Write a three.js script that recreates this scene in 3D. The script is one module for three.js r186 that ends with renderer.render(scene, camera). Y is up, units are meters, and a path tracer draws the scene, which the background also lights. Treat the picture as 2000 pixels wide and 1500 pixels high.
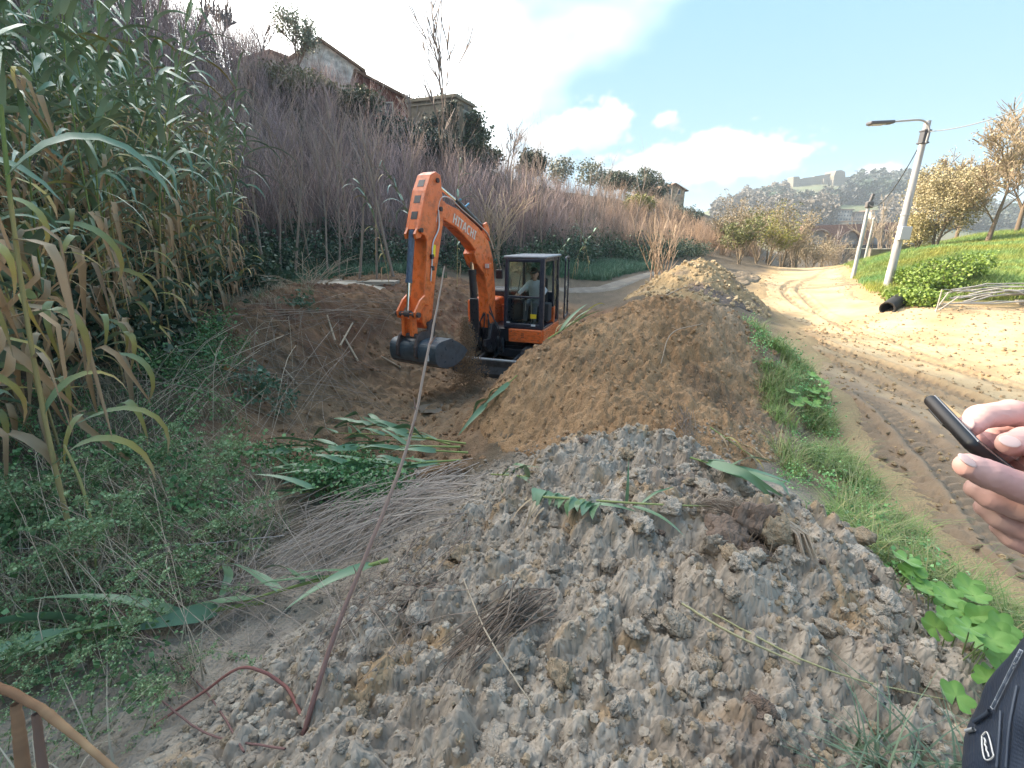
import * as THREE from 'three';
import { mergeGeometries, mergeVertices, toCreasedNormals } from 'three/addons/utils/BufferGeometryUtils.js';
import { RoundedBoxGeometry } from 'three/addons/geometries/RoundedBoxGeometry.js';
import { MarchingCubes } from 'three/addons/objects/MarchingCubes.js';
import { FontLoader } from 'three/addons/loaders/FontLoader.js';
import { TextGeometry } from 'three/addons/geometries/TextGeometry.js';

// ---------------------------------------------------------------- camera, sky, sun, exposure
const scene = new THREE.Scene();
const renderer = new THREE.WebGLRenderer({ antialias: true });
renderer.toneMapping = THREE.LinearToneMapping;
const EXPOSURE = 2.7;
renderer.toneMappingExposure = EXPOSURE;
renderer.shadowMap.enabled = true;

const PITCH = 17.9 * Math.PI / 180, FOCAL = 900, EYE = new THREE.Vector3(0, 2.2, 0);
const camera = new THREE.PerspectiveCamera(2 * Math.atan(750 / FOCAL) * 180 / Math.PI, 4 / 3, 0.05, 4000);
camera.position.copy(EYE);
camera.rotation.x = -PITCH;
// photo pixel (2000 x 1500) -> direction, then a point at a forward distance, at a height
const ray = (px, py) => { const x = (px - 1000) / FOCAL, u = (750 - py) / FOCAL; return new THREE.Vector3(x, u * Math.cos(PITCH) - Math.sin(PITCH), -(Math.cos(PITCH) + u * Math.sin(PITCH))); };
const PD = (px, py, d) => { const r = ray(px, py); return r.multiplyScalar(d / -r.z).add(EYE); };
const PY = (px, py, y) => { const r = ray(px, py); return r.multiplyScalar((y - EYE.y) / r.y).add(EYE); };

const SUN_AZ = -63 * Math.PI / 180, SUN_EL = 30 * Math.PI / 180;
const SUN = new THREE.Vector3(Math.sin(SUN_AZ) * Math.cos(SUN_EL), Math.sin(SUN_EL), -Math.cos(SUN_AZ) * Math.cos(SUN_EL));
const sun = new THREE.DirectionalLight(new THREE.Color(1, 0.86, 0.66), 5.0);
sun.position.copy(SUN).multiplyScalar(90); sun.target.position.set(2, 0, -10);
sun.castShadow = true; sun.shadow.mapSize.set(4096, 4096); sun.shadow.radius = 1.3;
Object.assign(sun.shadow.camera, { left: -60, right: 60, top: 50, bottom: -50, near: 1, far: 260 });
scene.add(sun, sun.target);

// seeded randomness and noise
let seedState = 12345;
const reseed = s => { seedState = (s * 2654435761) >>> 0 || 1; };
const rnd = () => { seedState = (seedState + 0x6D2B79F5) >>> 0; let t = seedState; t = Math.imul(t ^ (t >>> 15), t | 1); t ^= t + Math.imul(t ^ (t >>> 7), t | 61); return ((t ^ (t >>> 14)) >>> 0) / 4294967296; };
const rr = (a, b) => a + (b - a) * rnd();
const pick = a => a[Math.floor(rnd() * a.length)];
const clamp = (x, a = 0, b = 1) => Math.min(b, Math.max(a, x));
const lerp = (a, b, t) => a + (b - a) * t;
const sstep = (a, b, x) => { const t = clamp((x - a) / (b - a)); return t * t * (3 - 2 * t); };
const PERM = new Uint8Array(512);
{ reseed(7); const p = [...Array(256).keys()]; for (let i = 255; i > 0; i--) { const j = Math.floor(rnd() * (i + 1)); [p[i], p[j]] = [p[j], p[i]]; } for (let i = 0; i < 512; i++) PERM[i] = p[i & 255]; }
const fade = t => t * t * t * (t * (t * 6 - 15) + 10);
const grad3 = (h, x, y, z) => { h &= 15; const u = h < 8 ? x : y, v = h < 4 ? y : h === 12 || h === 14 ? x : z; return ((h & 1) ? -u : u) + ((h & 2) ? -v : v); };
function noise(x, y, z = 0) {
  const X = Math.floor(x), Y = Math.floor(y), Z = Math.floor(z); x -= X; y -= Y; z -= Z;
  const u = fade(x), v = fade(y), w = fade(z), a = PERM[X & 255] + (Y & 255), b = PERM[(X + 1) & 255] + (Y & 255);
  const aa = PERM[a & 255] + (Z & 255), ab = PERM[(a + 1) & 255] + (Z & 255), ba = PERM[b & 255] + (Z & 255), bb = PERM[(b + 1) & 255] + (Z & 255), q = i => PERM[i & 255];
  return lerp(lerp(lerp(grad3(q(aa), x, y, z), grad3(q(ba), x - 1, y, z), u), lerp(grad3(q(ab), x, y - 1, z), grad3(q(bb), x - 1, y - 1, z), u), v),
    lerp(lerp(grad3(q(aa + 1), x, y, z - 1), grad3(q(ba + 1), x - 1, y, z - 1), u), lerp(grad3(q(ab + 1), x, y - 1, z - 1), grad3(q(bb + 1), x - 1, y - 1, z - 1), u), v), w);
}
function fbm(x, y, z = 0, oct = 4) { let s = 0, a = 0.5; for (let i = 0; i < oct; i++) { s += a * noise(x, y, z); x = x * 2.03 + 17.1; y = y * 2.03 + 5.3; z = z * 2.03 + 9.7; a *= 0.5; } return s; }
// rounded lumps: 1 at a cell's heart, 0 at its border
function lumps(x, y, s = 0) {
  const X = Math.floor(x), Y = Math.floor(y); let d1 = 9, d2 = 9;
  for (let j = -1; j < 2; j++) for (let i = -1; i < 2; i++) {
    const h = PERM[(PERM[(X + i + s) & 255] + Y + j) & 255], k = PERM[(h + 37) & 255], dx = X + i + h / 255 - x, dy = Y + j + k / 255 - y, d = dx * dx + dy * dy;
    if (d < d1) { d2 = d1; d1 = d; } else if (d < d2) d2 = d;
  }
  return Math.min(1, Math.sqrt(d2) - Math.sqrt(d1));
}

// the sky: clear winter blue, a milky veil round the low sun, a few cumulus over the ridge
{
  const W = 2048, Hh = 1024, data = new Float32Array(W * Hh * 4);
  const dirOf = (px, py) => ray(px, py).normalize();
  // cumulus: pixel centre, half-sizes in radians
  const puffs = [[1150, 250, .06, .032, 1], [1075, 275, .07, .035, .9], [1200, 228, .03, .022, .85], [1306, 226, .022, .012, .95], [1290, 240, .02, .012, .7], [1330, 305, .07, .024, .9], [1440, 290, .075, .026, 1], [1530, 300, .05, .02, .9], [1400, 268, .035, .014, .8], [1380, 342, .09, .02, .8], [1250, 325, .07, .026, .8], [1700, 340, .05, .016, .8], [980, 330, .08, .035, .7], [1480, 325, .05, .018, .9]].map(([px, py, a, b, s]) => { const d = dirOf(px, py); return [Math.atan2(d.x, -d.z), Math.asin(d.y), a, b, s]; });
  for (let j = 0; j < Hh; j++) for (let i = 0; i < W; i++) {
    const el = ((j + .5) / Hh - .5) * Math.PI, th = ((i + .5) / W - .5) * 2 * Math.PI;
    const dx = Math.cos(el) * Math.cos(th), dy = Math.sin(el), dz = Math.cos(el) * Math.sin(th);
    const cs = clamp(dx * SUN.x + dy * SUN.y + dz * SUN.z, -1, 1), ang = Math.acos(cs) * 180 / Math.PI;
    const e = clamp(el / (Math.PI / 2)), k = 1 - Math.pow(1 - e, 2.2);
    let r = lerp(.60, .23, k), g = lerp(.92, .58, k), b = lerp(1.12, 1.02, k);
    // veil
    const wisp = ang < 110 ? fbm(dx * 3.1 + 4, dy * 6 + 2, dz * 3.1, 4) : 0;
    let veil = sstep(73, 34, ang + wisp * 30) * .85 + .6 * Math.exp(-ang / 12);
    r = lerp(r, 5.0, clamp(veil)); g = lerp(g, 4.9, clamp(veil)); b = lerp(b, 4.75, clamp(veil));
    const sg = 2.2 * Math.exp(-ang / 9); r += sg; g += sg * .97; b += sg * .9;
    // clouds
    const az = Math.atan2(dx, -dz);
    if (el > -.02 && el < .7) {
      let c = 0, low = 0;
      for (const [ca, ce, wa, wb, s] of puffs) {
        const u = (az - ca) / wa, v = (el - ce) / wb, q = u * u + v * v;
        if (q < 4) { const m = s * Math.exp(-q * 1.1); c += m; low += m * clamp(.15 - v * .75, 0, 1); }
      }
      // elsewhere round the horizon: scattered cumulus of the same kind
      const out = sstep(.55, .9, Math.abs(az - .35));
      if (out > 0) c += out * sstep(.08, .34, fbm(az * 5, el * 13, 3.3, 4)) * sstep(.02, .1, el) * sstep(.5, .28, el) * .9;
      const n = c > .03 ? fbm(dx * 26, dy * 44, dz * 26, 5) * 1.0 + fbm(dx * 90, dy * 130, dz * 90, 3) * .4 : -.5;
      const a = sstep(.24, .85, c * 1.15 + n * 1.15);
      if (a > 0) {
        const shade = clamp(low / (c + .001) * 1.1 - .15 + n * .4), cr = lerp(1.25, .74, shade), cg = lerp(1.25, .80, shade), cb = lerp(1.25, .90, shade);
        r = lerp(r, Math.max(cr, r * .9), a); g = lerp(g, Math.max(cg, g * .86), a); b = lerp(b, Math.max(cb, b * .84), a);
      }
    }
    if (el < 0) { const t = sstep(0, -.12, el); r = lerp(r, .28, t); g = lerp(g, .27, t); b = lerp(b, .22, t); }
    const o = (j * W + i) * 4, q = 1 / EXPOSURE;
    data[o] = r * q; data[o + 1] = g * q; data[o + 2] = b * q; data[o + 3] = 1;
  }
  const sky = new THREE.DataTexture(data, W, Hh, THREE.RGBAFormat, THREE.FloatType);
  sky.mapping = THREE.EquirectangularReflectionMapping; sky.magFilter = sky.minFilter = THREE.LinearFilter; sky.needsUpdate = true;
  scene.background = sky; scene.environment = sky;
}
scene.fog = new THREE.FogExp2(new THREE.Color(.80, .90, 1.0), 0.0006);

// ---------------------------------------------------------------- helpers
const nameCount = {};
const numbered = n => { const k = nameCount[n] = (nameCount[n] ?? -1) + 1; return k ? `${n}_${String(k).padStart(3, '0')}` : n; };
const mat = (r, g, b, rough = .85, extra = {}) => { const m = new THREE.MeshStandardMaterial({ roughness: rough, ...extra }); m.color.setRGB(r, g, b); return m; };
const leafMat = (r, g, b, rough = .6, extra = {}) => { const m = new THREE.MeshPhysicalMaterial({ roughness: rough, side: THREE.DoubleSide, transmission: .28, thickness: 0, ...extra }); m.color.setRGB(r, g, b); return m; };
function addMesh(name, geo, material, parent) { const m = new THREE.Mesh(geo, material); m.name = name; m.castShadow = m.receiveShadow = true; parent.add(m); return m; }
function thing(name, label, category, pos = [0, 0, 0], group) { const g = new THREE.Group(); g.name = numbered(name); g.position.set(...pos); g.userData = { label, category }; if (group) g.userData.group = group; scene.add(g); return g; }
function single(name, geo, material, label, category, group) { const m = addMesh(numbered(name), geo, material, scene); m.userData = { label, category }; if (group) m.userData.group = group; return m; }
function structure(name, geo, material) { const m = addMesh(numbered(name), geo, material, scene); m.userData.kind = 'structure'; return m; }
function stuff(name, geo, material, matrices, colors, label, category, parent = scene) {
  const m = new THREE.InstancedMesh(geo, material, matrices.length); m.name = parent === scene ? numbered(name) : name;
  matrices.forEach((x, i) => { m.setMatrixAt(i, x); if (colors) m.setColorAt(i, colors[i]); });
  m.castShadow = m.receiveShadow = true; m.userData.kind = 'stuff'; if (label) { m.userData.label = label; if (parent === scene) m.userData.category = category; } parent.add(m); return m;
}
const V = (x, y, z) => new THREE.Vector3(x, y, z);
const _q = new THREE.Quaternion(), _e = new THREE.Euler();
const TR = (x, y, z, rx, ry, rz, sx, sy = sx, sz = sx) => new THREE.Matrix4().compose(V(x, y, z), _q.setFromEuler(_e.set(rx, ry, rz, 'YXZ')), V(sx, sy, sz));
// box between corners, moved/rotated
const box = (w, h, d, x = 0, y = 0, z = 0, rx = 0, ry = 0, rz = 0) => new THREE.BoxGeometry(w, h, d).applyMatrix4(TR(x, y, z, rx, ry, rz, 1));
const rbox = (w, h, d, x = 0, y = 0, z = 0, r = .02, rx = 0, ry = 0, rz = 0) => new RoundedBoxGeometry(w, h, d, 2, Math.min(r, w * .49, h * .49, d * .49)).applyMatrix4(TR(x, y, z, rx, ry, rz, 1));
function cyl(a, b, r0, r1 = r0, seg = 12) { const d = b.clone().sub(a), g = new THREE.CylinderGeometry(r1, r0, d.length(), seg); g.applyQuaternion(new THREE.Quaternion().setFromUnitVectors(V(0, 1, 0), d.normalize())); const c = a.clone().add(b).multiplyScalar(.5); return g.translate(c.x, c.y, c.z); }
const merge = list => mergeGeometries(list.map(g => { const q = g.index ? g.toNonIndexed() : g.clone(); for (const k of Object.keys(q.attributes)) if (!['position', 'normal', 'uv'].includes(k)) q.deleteAttribute(k); return q; }));
// tapered tube along points: pts = [[x,y,z,r], ...]
function tubeInto(P, N, C, I, pts, seg, col) {
  const base = P.length / 3, n = pts.length; let ref = null;
  for (let i = 0; i < n; i++) {
    const a = pts[Math.max(0, i - 1)], b = pts[Math.min(n - 1, i + 1)];
    let tx = b[0] - a[0], ty = b[1] - a[1], tz = b[2] - a[2]; const l = Math.hypot(tx, ty, tz) || 1; tx /= l; ty /= l; tz /= l;
    if (!ref) ref = Math.abs(ty) < .9 ? [0, 1, 0] : [1, 0, 0];
    let ux = ref[1] * tz - ref[2] * ty, uy = ref[2] * tx - ref[0] * tz, uz = ref[0] * ty - ref[1] * tx; const ul = Math.hypot(ux, uy, uz) || 1; ux /= ul; uy /= ul; uz /= ul;
    const vx = ty * uz - tz * uy, vy = tz * ux - tx * uz, vz = tx * uy - ty * ux; ref = [vx, vy, vz]; ref = [-(uy * tz - uz * ty), -(uz * tx - ux * tz), -(ux * ty - uy * tx)];
    const c = typeof col === 'function' ? col(i / (n - 1)) : col;
    for (let k = 0; k < seg; k++) { const an = k / seg * 2 * Math.PI, cs = Math.cos(an), sn = Math.sin(an), nx = ux * cs + vx * sn, ny = uy * cs + vy * sn, nz = uz * cs + vz * sn; P.push(pts[i][0] + nx * pts[i][3], pts[i][1] + ny * pts[i][3], pts[i][2] + nz * pts[i][3]); N.push(nx, ny, nz); C.push(c[0], c[1], c[2]); }
  }
  for (let i = 0; i < n - 1; i++) for (let k = 0; k < seg; k++) { const a = base + i * seg + k, b = base + i * seg + (k + 1) % seg; I.push(a, b, a + seg, b, b + seg, a + seg); }
}
function geoFrom(P, N, C, I, uv) { const g = new THREE.BufferGeometry(); g.setAttribute('position', new THREE.Float32BufferAttribute(P, 3)); if (N) g.setAttribute('normal', new THREE.Float32BufferAttribute(N, 3)); if (C) g.setAttribute('color', new THREE.Float32BufferAttribute(C, 3)); if (uv) g.setAttribute('uv', new THREE.Float32BufferAttribute(uv, 2)); if (I) g.setIndex(I); if (!N) g.computeVertexNormals(); return g; }
function tube(pts, seg = 6, col = [1, 1, 1]) { const P = [], N = [], C = [], I = []; tubeInto(P, N, C, I, pts, seg, col); return geoFrom(P, N, C, I); }
// smooth curve through points, sampled with radii: keys [[x,y,z,r],...]
function curveTube(keys, n = 16, seg = 6, col, wob = 0) {
  const c = new THREE.CatmullRomCurve3(keys.map(k => V(k[0], k[1], k[2]))), pts = [];
  for (let i = 0; i <= n; i++) { const t = i / n, p = c.getPoint(t), f = t * (keys.length - 1), a = Math.min(keys.length - 2, Math.floor(f)); pts.push([p.x + wob * (rnd() - .5), p.y + wob * (rnd() - .5), p.z + wob * (rnd() - .5), lerp(keys[a][3], keys[a + 1][3], f - a)]); }
  return tube(pts, seg, col);
}

// ---------------------------------------------------------------- terrain: a thin-plate surface through measured points
const CTRL = [];
const cp = (x, z, y) => CTRL.push([x, z, y]);
const cY = (y, ...list) => list.forEach(([a, b]) => { const p = PY(a, b, y); cp(p.x, p.z, y); });
const cD = (px, py, d) => { const p = PD(px, py, d); cp(p.x, p.z, p.y); };
// road and sand yard
cY(0, [1540, 715], [1640, 760], [1850, 830], [1950, 950], [1990, 1150], [1900, 660], [1600, 650], [1740, 625], [1500, 625], [1560, 570], [1600, 545], [1540, 545], [1640, 545], [1600, 528]);
for (const q of [[8, -2, 0], [12, -5, 0], [16, -10, 0], [8, 4, 0], [14, 4, 0], [22, -8, 0], [22, 3, 0], [4.5, 2, 0], [24, -38, -.6], [30, -50, -2.6], [26, -62, -3.2], [40, -66, -3]]) cp(...q);
// grass bank on the right
cY(.28, [1745, 585], [1800, 602], [1900, 606], [1990, 598]); cY(.95, [1850, 535], [1950, 528]); cD(1790, 490, 26); cD(1900, 480, 26); cD(1990, 470, 26); cY(.55, [1720, 545]); cY(.4, [1690, 530]);
for (const q of [[24, -36, -.1], [28.5, -34.5, 1.2], [40, -34, 3.0], [36, -20, 2.6], [24, -16, 1.0], [48, -44, 2.4], [27, -41, -.9], [34, -52, -2.2], [44, -60, -2.8]]) cp(...q);
// foreground heap
for (const q of [[-.45, -3.6, .08], [-.56, -2.06, .32], [0, -1, .58], [-.56, -1.19, .45], [-1.24, -1.36, .32], [0, -1.87, .52], [.61, -1.78, .62], [1.06, -1.5, .62], [1.4, -1.35, .5], [1.7, -1.2, .4], [1.93, -2.24, .42], [1.27, -2.35, .66], [.72, -3.2, .72], [0.05, -3.2, .34], [1.55, -3.05, .5], [2.05, -2.9, .28], [.9, -2.7, .68], [.6, .2, .6], [1.5, .3, .45], [-.8, .3, .5], [0, 2, .6], [2.2, -.6, .2]]) cp(...q);
// left foreground
for (const q of [[-3.6, -3.7, .28], [-3.3, -4.75, .02], [-3.2, -2.8, .34], [-1.85, -1.6, .33], [-1.4, -2.04, .2], [-1.56, -3.5, -.1], [-2.4, -5, -.25], [-2.6, -3.6, .12], [-4.6, -4.2, .5], [-5.7, -6.9, .62], [-5.8, -9.1, .92]]) cp(...q);
// main heap
cD(1290, 590, 6.5); cD(1190, 622, 6.3); cD(1440, 630, 7.0); cD(1370, 597, 6.9); cD(1100, 665, 6.0); cD(1000, 728, 5.8); cD(1250, 720, 5.3); cD(1200, 800, 4.5); cD(1050, 850, 4.7); cD(1400, 760, 5.2); cD(1480, 730, 5.8);
for (const q of [[-.75, -6, -.4], [-.3, -4.6, -.15], [3.5, -4.9, .02], [4.6, -7.7, .02], [3.3, -10, .3], [1.3, -9, -.3], [2.9, -8.4, .5], [2.4, -7.5, .85], [3.6, -8, .5], [.5, -7.4, -.05], [.9, -3.75, .34]]) cp(...q);
// pit and the floor the machine stands on
for (const q of [[0, -11.2, -.78], [-1.3, -10.4, -.78], [1.2, -11.6, -.78], [0, -12.9, -.76], [.1, -9.7, -.76], [-1.2, -9.3, -.74], [-1.4, -7.7, -.72], [-2.15, -5.9, -.5], [-1.1, -5.6, -.5], [1.9, -10.4, -.6], [-2.4, -7.6, -.62], [2.2, -12.5, -.5], [-2.9, -6.4, -.5]]) cp(...q);
cY(-.58, [600, 835], [700, 772]); cY(-.66, [800, 738], [880, 717]); cY(.9, [600, 567], [720, 567], [440, 585]);
for (const q of [[-4.3, -7.9, .92], [-4.1, -9.3, 1.08], [-3.4, -10.7, 1.05], [-2.5, -12.1, .9], [-4.45, -6.5, .55], [-3.7, -5.2, .25], [-1.3, -13.7, .42], [-4.9, -8.6, 1.02], [-4.5, -10.6, 1.08], [-3.3, -12.4, .98], [-5.2, -6.8, .6]]) cp(...q);
for (const q of [[.6, -14.8, .05], [3.6, -18.2, 0], [1.6, -14, -.3], [3.2, -14.6, .1]]) cp(...q);
// rear heap and rubble along the road
for (const q of [[5.7, -14.2, 1.42], [5.2, -13.1, 1.15], [6.4, -14.6, 1.2], [7.8, -14.8, .05], [3.7, -15.4, .1], [5.6, -17.6, .25], [4.6, -11.8, .72], [6.4, -12.6, .3], [9.3, -19.5, .5], [8.4, -21, .5], [12, -24.8, .25]]) cp(...q);
// hillside: toe, slope, crest, back
for (const q of [[-7.4, -12, 1.0], [-5.6, -14, 1.05], [2.4, -22, .7], [7.4, -27, .6], [16, -35, .5], [22, -42, 0], [-2.4, -15.6, .88],
  [-10, -19, 3.2], [-6, -23, 3.4], [-2, -27, 3], [4, -33, 3], [12, -41, 2.4], [-13, -24, 6.6], [-9, -27, 5.6],
  [-26, -8, 18], [-20, -14.5, 15.2], [-18, -22, 11.6], [-14.8, -30, 10.4], [-11.6, -30.5, 9.3], [-7.9, -32, 7.9], [-4.4, -34, 6.4], [0, -40, 6.2], [7, -46, 5.3], [17, -55, 4], [27, -65, 2.2],  // left ridge, hidden from view, built up to shade the near road
  [-30, -40, 12], [-15, -45, 11], [0, -55, 7], [15, -70, 5], [-40, -15, 18], [-36, 4, 18], [-9, -8, 2.4], [-14, -10, 5.6], [-8, -2, 1.4], [-14, 0, 5], [-6, 2.5, .9], [-22, 3, 14.5], [-12, 6, 3]]) cp(...q);
const TPS = (() => {
  const n = CTRL.length, m = n + 3, A = Array.from({ length: m }, () => new Float64Array(m + 1)), U = r2 => r2 < 1e-9 ? 0 : .5 * r2 * Math.log(r2);
  for (let i = 0; i < n; i++) {
    const [x, z, y] = CTRL[i], far = Math.hypot(x, z);
    for (let j = 0; j < n; j++) A[i][j] = U((x - CTRL[j][0]) ** 2 + (z - CTRL[j][1]) ** 2);
    A[i][i] += .004 + .008 * far; A[i][n] = A[n][i] = 1; A[i][n + 1] = A[n + 1][i] = x; A[i][n + 2] = A[n + 2][i] = z; A[i][m] = y;
  }
  for (let c = 0; c < m; c++) {
    let p = c; for (let r = c + 1; r < m; r++) if (Math.abs(A[r][c]) > Math.abs(A[p][c])) p = r;
    [A[c], A[p]] = [A[p], A[c]];
    for (let r = 0; r < m; r++) if (r !== c) { const f = A[r][c] / A[c][c]; if (f) for (let k = c; k <= m; k++) A[r][k] -= f * A[c][k]; }
  }
  const w = Float64Array.from(A, (row, i) => row[m] / row[i]);
  return (x, z) => { let s = w[n] + w[n + 1] * x + w[n + 2] * z; for (let i = 0; i < n; i++) { const dx = x - CTRL[i][0], dz = z - CTRL[i][1], r2 = dx * dx + dz * dz; if (r2 > 1e-9) s += w[i] * .5 * r2 * Math.log(r2); } return s; };
})();
function baseHeight(x, z) {
  const far = Math.max(sstep(44, 70, Math.abs(x - 2)), sstep(72, 95, -z), sstep(7, 30, z));
  const t = far < 1 ? TPS(x, z) : 0, side = x < 0 ? 9 : 1.5;
  return lerp(t, z < -60 ? -3.5 + (x < 0 ? 9 : 0) * sstep(0, -40, x) : side, far);
}
// polygons in plan
const inPoly = (poly, x, z) => { let c = false; for (let i = 0, j = poly.length - 1; i < poly.length; j = i++) { const [xi, zi] = poly[i], [xj, zj] = poly[j]; if ((zi > z) !== (zj > z) && x < (xj - xi) * (z - zi) / (zj - zi) + xi) c = !c; } return c; };
const polyDist = (poly, x, z, closed = true) => { let best = 1e9, along = 0, acc = 0; const n = poly.length, m = closed ? n : n - 1; for (let i = 0; i < m; i++) { const a = poly[i], b = poly[(i + 1) % n], ex = b[0] - a[0], ez = b[1] - a[1], L2 = ex * ex + ez * ez, t = clamp(((x - a[0]) * ex + (z - a[1]) * ez) / L2), d = Math.hypot(x - a[0] - ex * t, z - a[1] - ez * t); if (d < best) { best = d; along = acc + t * Math.sqrt(L2); } acc += Math.sqrt(L2); } return [best, along]; };
const inside = (poly, x, z) => { const b = bbOf(poly); return x < b[0] || x > b[1] || z < b[2] || z > b[3] ? -9 : (inPoly(poly, x, z) ? 1 : -1) * polyDist(poly, x, z)[0]; };
const ROAD = [[13.6, -26], [10.8, -20.5], [8.5, -16.4], [7.9, -13], [5.7, -9], [4.7, -7.2], [3.8, -5], [3.1, -3.2], [2.9, -1.5], [3.1, 1], [3.3, 5], [26, 5], [26, -12.4], [15, -13.0], [11.6, -13.4], [12.2, -16], [15.5, -21.5], [18, -25], [21.5, -31], [23, -36], [20, -36], [16.6, -30]];
const HEAP0 = [[-1.5, -.3], [-1.5, -1.2], [-1.15, -1.9], [-.8, -2.6], [-.4, -3.2], [.1, -3.55], [.75, -3.85], [1.5, -3.5], [2.1, -3.1], [2.35, -2.4], [2.25, -1.4], [2.3, .2], [1.5, 1.2], [-.4, 1.2]];
const HEAP1 = [[-.7, -5.9], [-.25, -4.7], [.4, -4.0], [1.0, -3.6], [1.9, -3.5], [2.9, -4.1], [3.6, -5.1], [4.2, -6.6], [4.5, -8], [4.2, -10.2], [3.4, -11], [2.2, -10.4], [1.2, -9.4], [.3, -8.2], [-.4, -7]];
const HEAP2 = [[3.5, -14.8], [3.9, -12.6], [4.3, -11.2], [5.4, -11.3], [6.8, -12.2], [7.8, -13.8], [8, -15], [7.2, -16.6], [5.8, -17.6], [4.2, -16.8]];
const HEAP3 = [[8.6, -17.6], [10.2, -19.6], [12.4, -23.4], [13.2, -25.6], [11.8, -26], [9, -22.6], [7.4, -19.6], [7.4, -17.8]];
const HEAPS = [HEAP0, HEAP1, HEAP2, HEAP3];
const GRASSBANK = [[11.8, -13.7], [15, -13.3], [26, -12.6], [50, -14], [50, -50], [26, -40], [22.4, -32.5], [18.4, -25], [15.8, -21.5], [12.5, -16.4]];
const PIT = [[-2.6, -5], [-1, -4.8], [-.4, -6.6], [.8, -9], [1.9, -11], [2.4, -13.4], [1.4, -15.2], [-2.4, -15.4], [-5, -13.6], [-6.6, -11.4], [-5.4, -8.6], [-4, -6.6]];
const BB = new Map();
function bbOf(p) { let b = BB.get(p); if (!b) { const xs = p.map(q => q[0]), zs = p.map(q => q[1]); BB.set(p, b = [Math.min(...xs) - 1.7, Math.max(...xs) + 1.7, Math.min(...zs) - 1.7, Math.max(...zs) + 1.7]); } return b; }
const DITCH = [[-.7, .8], [-.6, -1.2], [-.2, -3.1], [.3, -3.9], [.3, -7], [1.6, -9.5], [3, -12], [2.8, -15], [-2.4, -16.6], [-7, -15], [-7.6, -9], [-6, -5.5], [-5.2, -1.4], [-3.6, .8]];
const heapEdge = (x, z) => Math.max(...HEAPS.map(h => inside(h, x, z)));

// fine soil bump, metres tile 1 x 1
function dataTex(n, f, srgb = false) { const d = new Uint8Array(n * n * 4); for (let j = 0; j < n; j++) for (let i = 0; i < n; i++) { const v = f(i / n, j / n), o = (j * n + i) * 4; if (Array.isArray(v)) { d[o] = 255 * clamp(v[0]); d[o + 1] = 255 * clamp(v[1]); d[o + 2] = 255 * clamp(v[2]); } else d[o] = d[o + 1] = d[o + 2] = 255 * clamp(v); d[o + 3] = 255; } const t = new THREE.DataTexture(d, n, n, THREE.RGBAFormat); t.magFilter = THREE.LinearFilter; t.minFilter = THREE.LinearMipmapLinearFilter; t.generateMipmaps = true; t.wrapS = t.wrapT = THREE.RepeatWrapping; if (srgb) t.colorSpace = THREE.SRGBColorSpace; t.needsUpdate = true; return t; }
const loop = (f, u, v, k) => { const a = sstep(.8, 1, u), b = sstep(.8, 1, v), g = (x, y) => f(x * k, y * k); return lerp(lerp(g(u, v), g(u - 1, v), a), lerp(g(u, v - 1), g(u - 1, v - 1), a), b); };
const SOILBUMP = dataTex(512, (u, v) => .5 + .5 * loop((x, y) => fbm(x, y, 1.5, 4), u, v, 30) + .3 * (loop((x, y) => lumps(x, y), u, v, 44) - .4));
const soilMat = new THREE.MeshStandardMaterial({ vertexColors: true, roughness: .96, bumpMap: SOILBUMP, bumpScale: .028 });
const roadMat = new THREE.MeshStandardMaterial({ vertexColors: true, roughness: .9, bumpMap: SOILBUMP, bumpScale: .007 });
const groundMat = new THREE.MeshStandardMaterial({ vertexColors: true, roughness: .96, bumpMap: SOILBUMP, bumpScale: .03 });

const mix3 = (a, b, t) => [lerp(a[0], b[0], t), lerp(a[1], b[1], t), lerp(a[2], b[2], t)];
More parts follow.
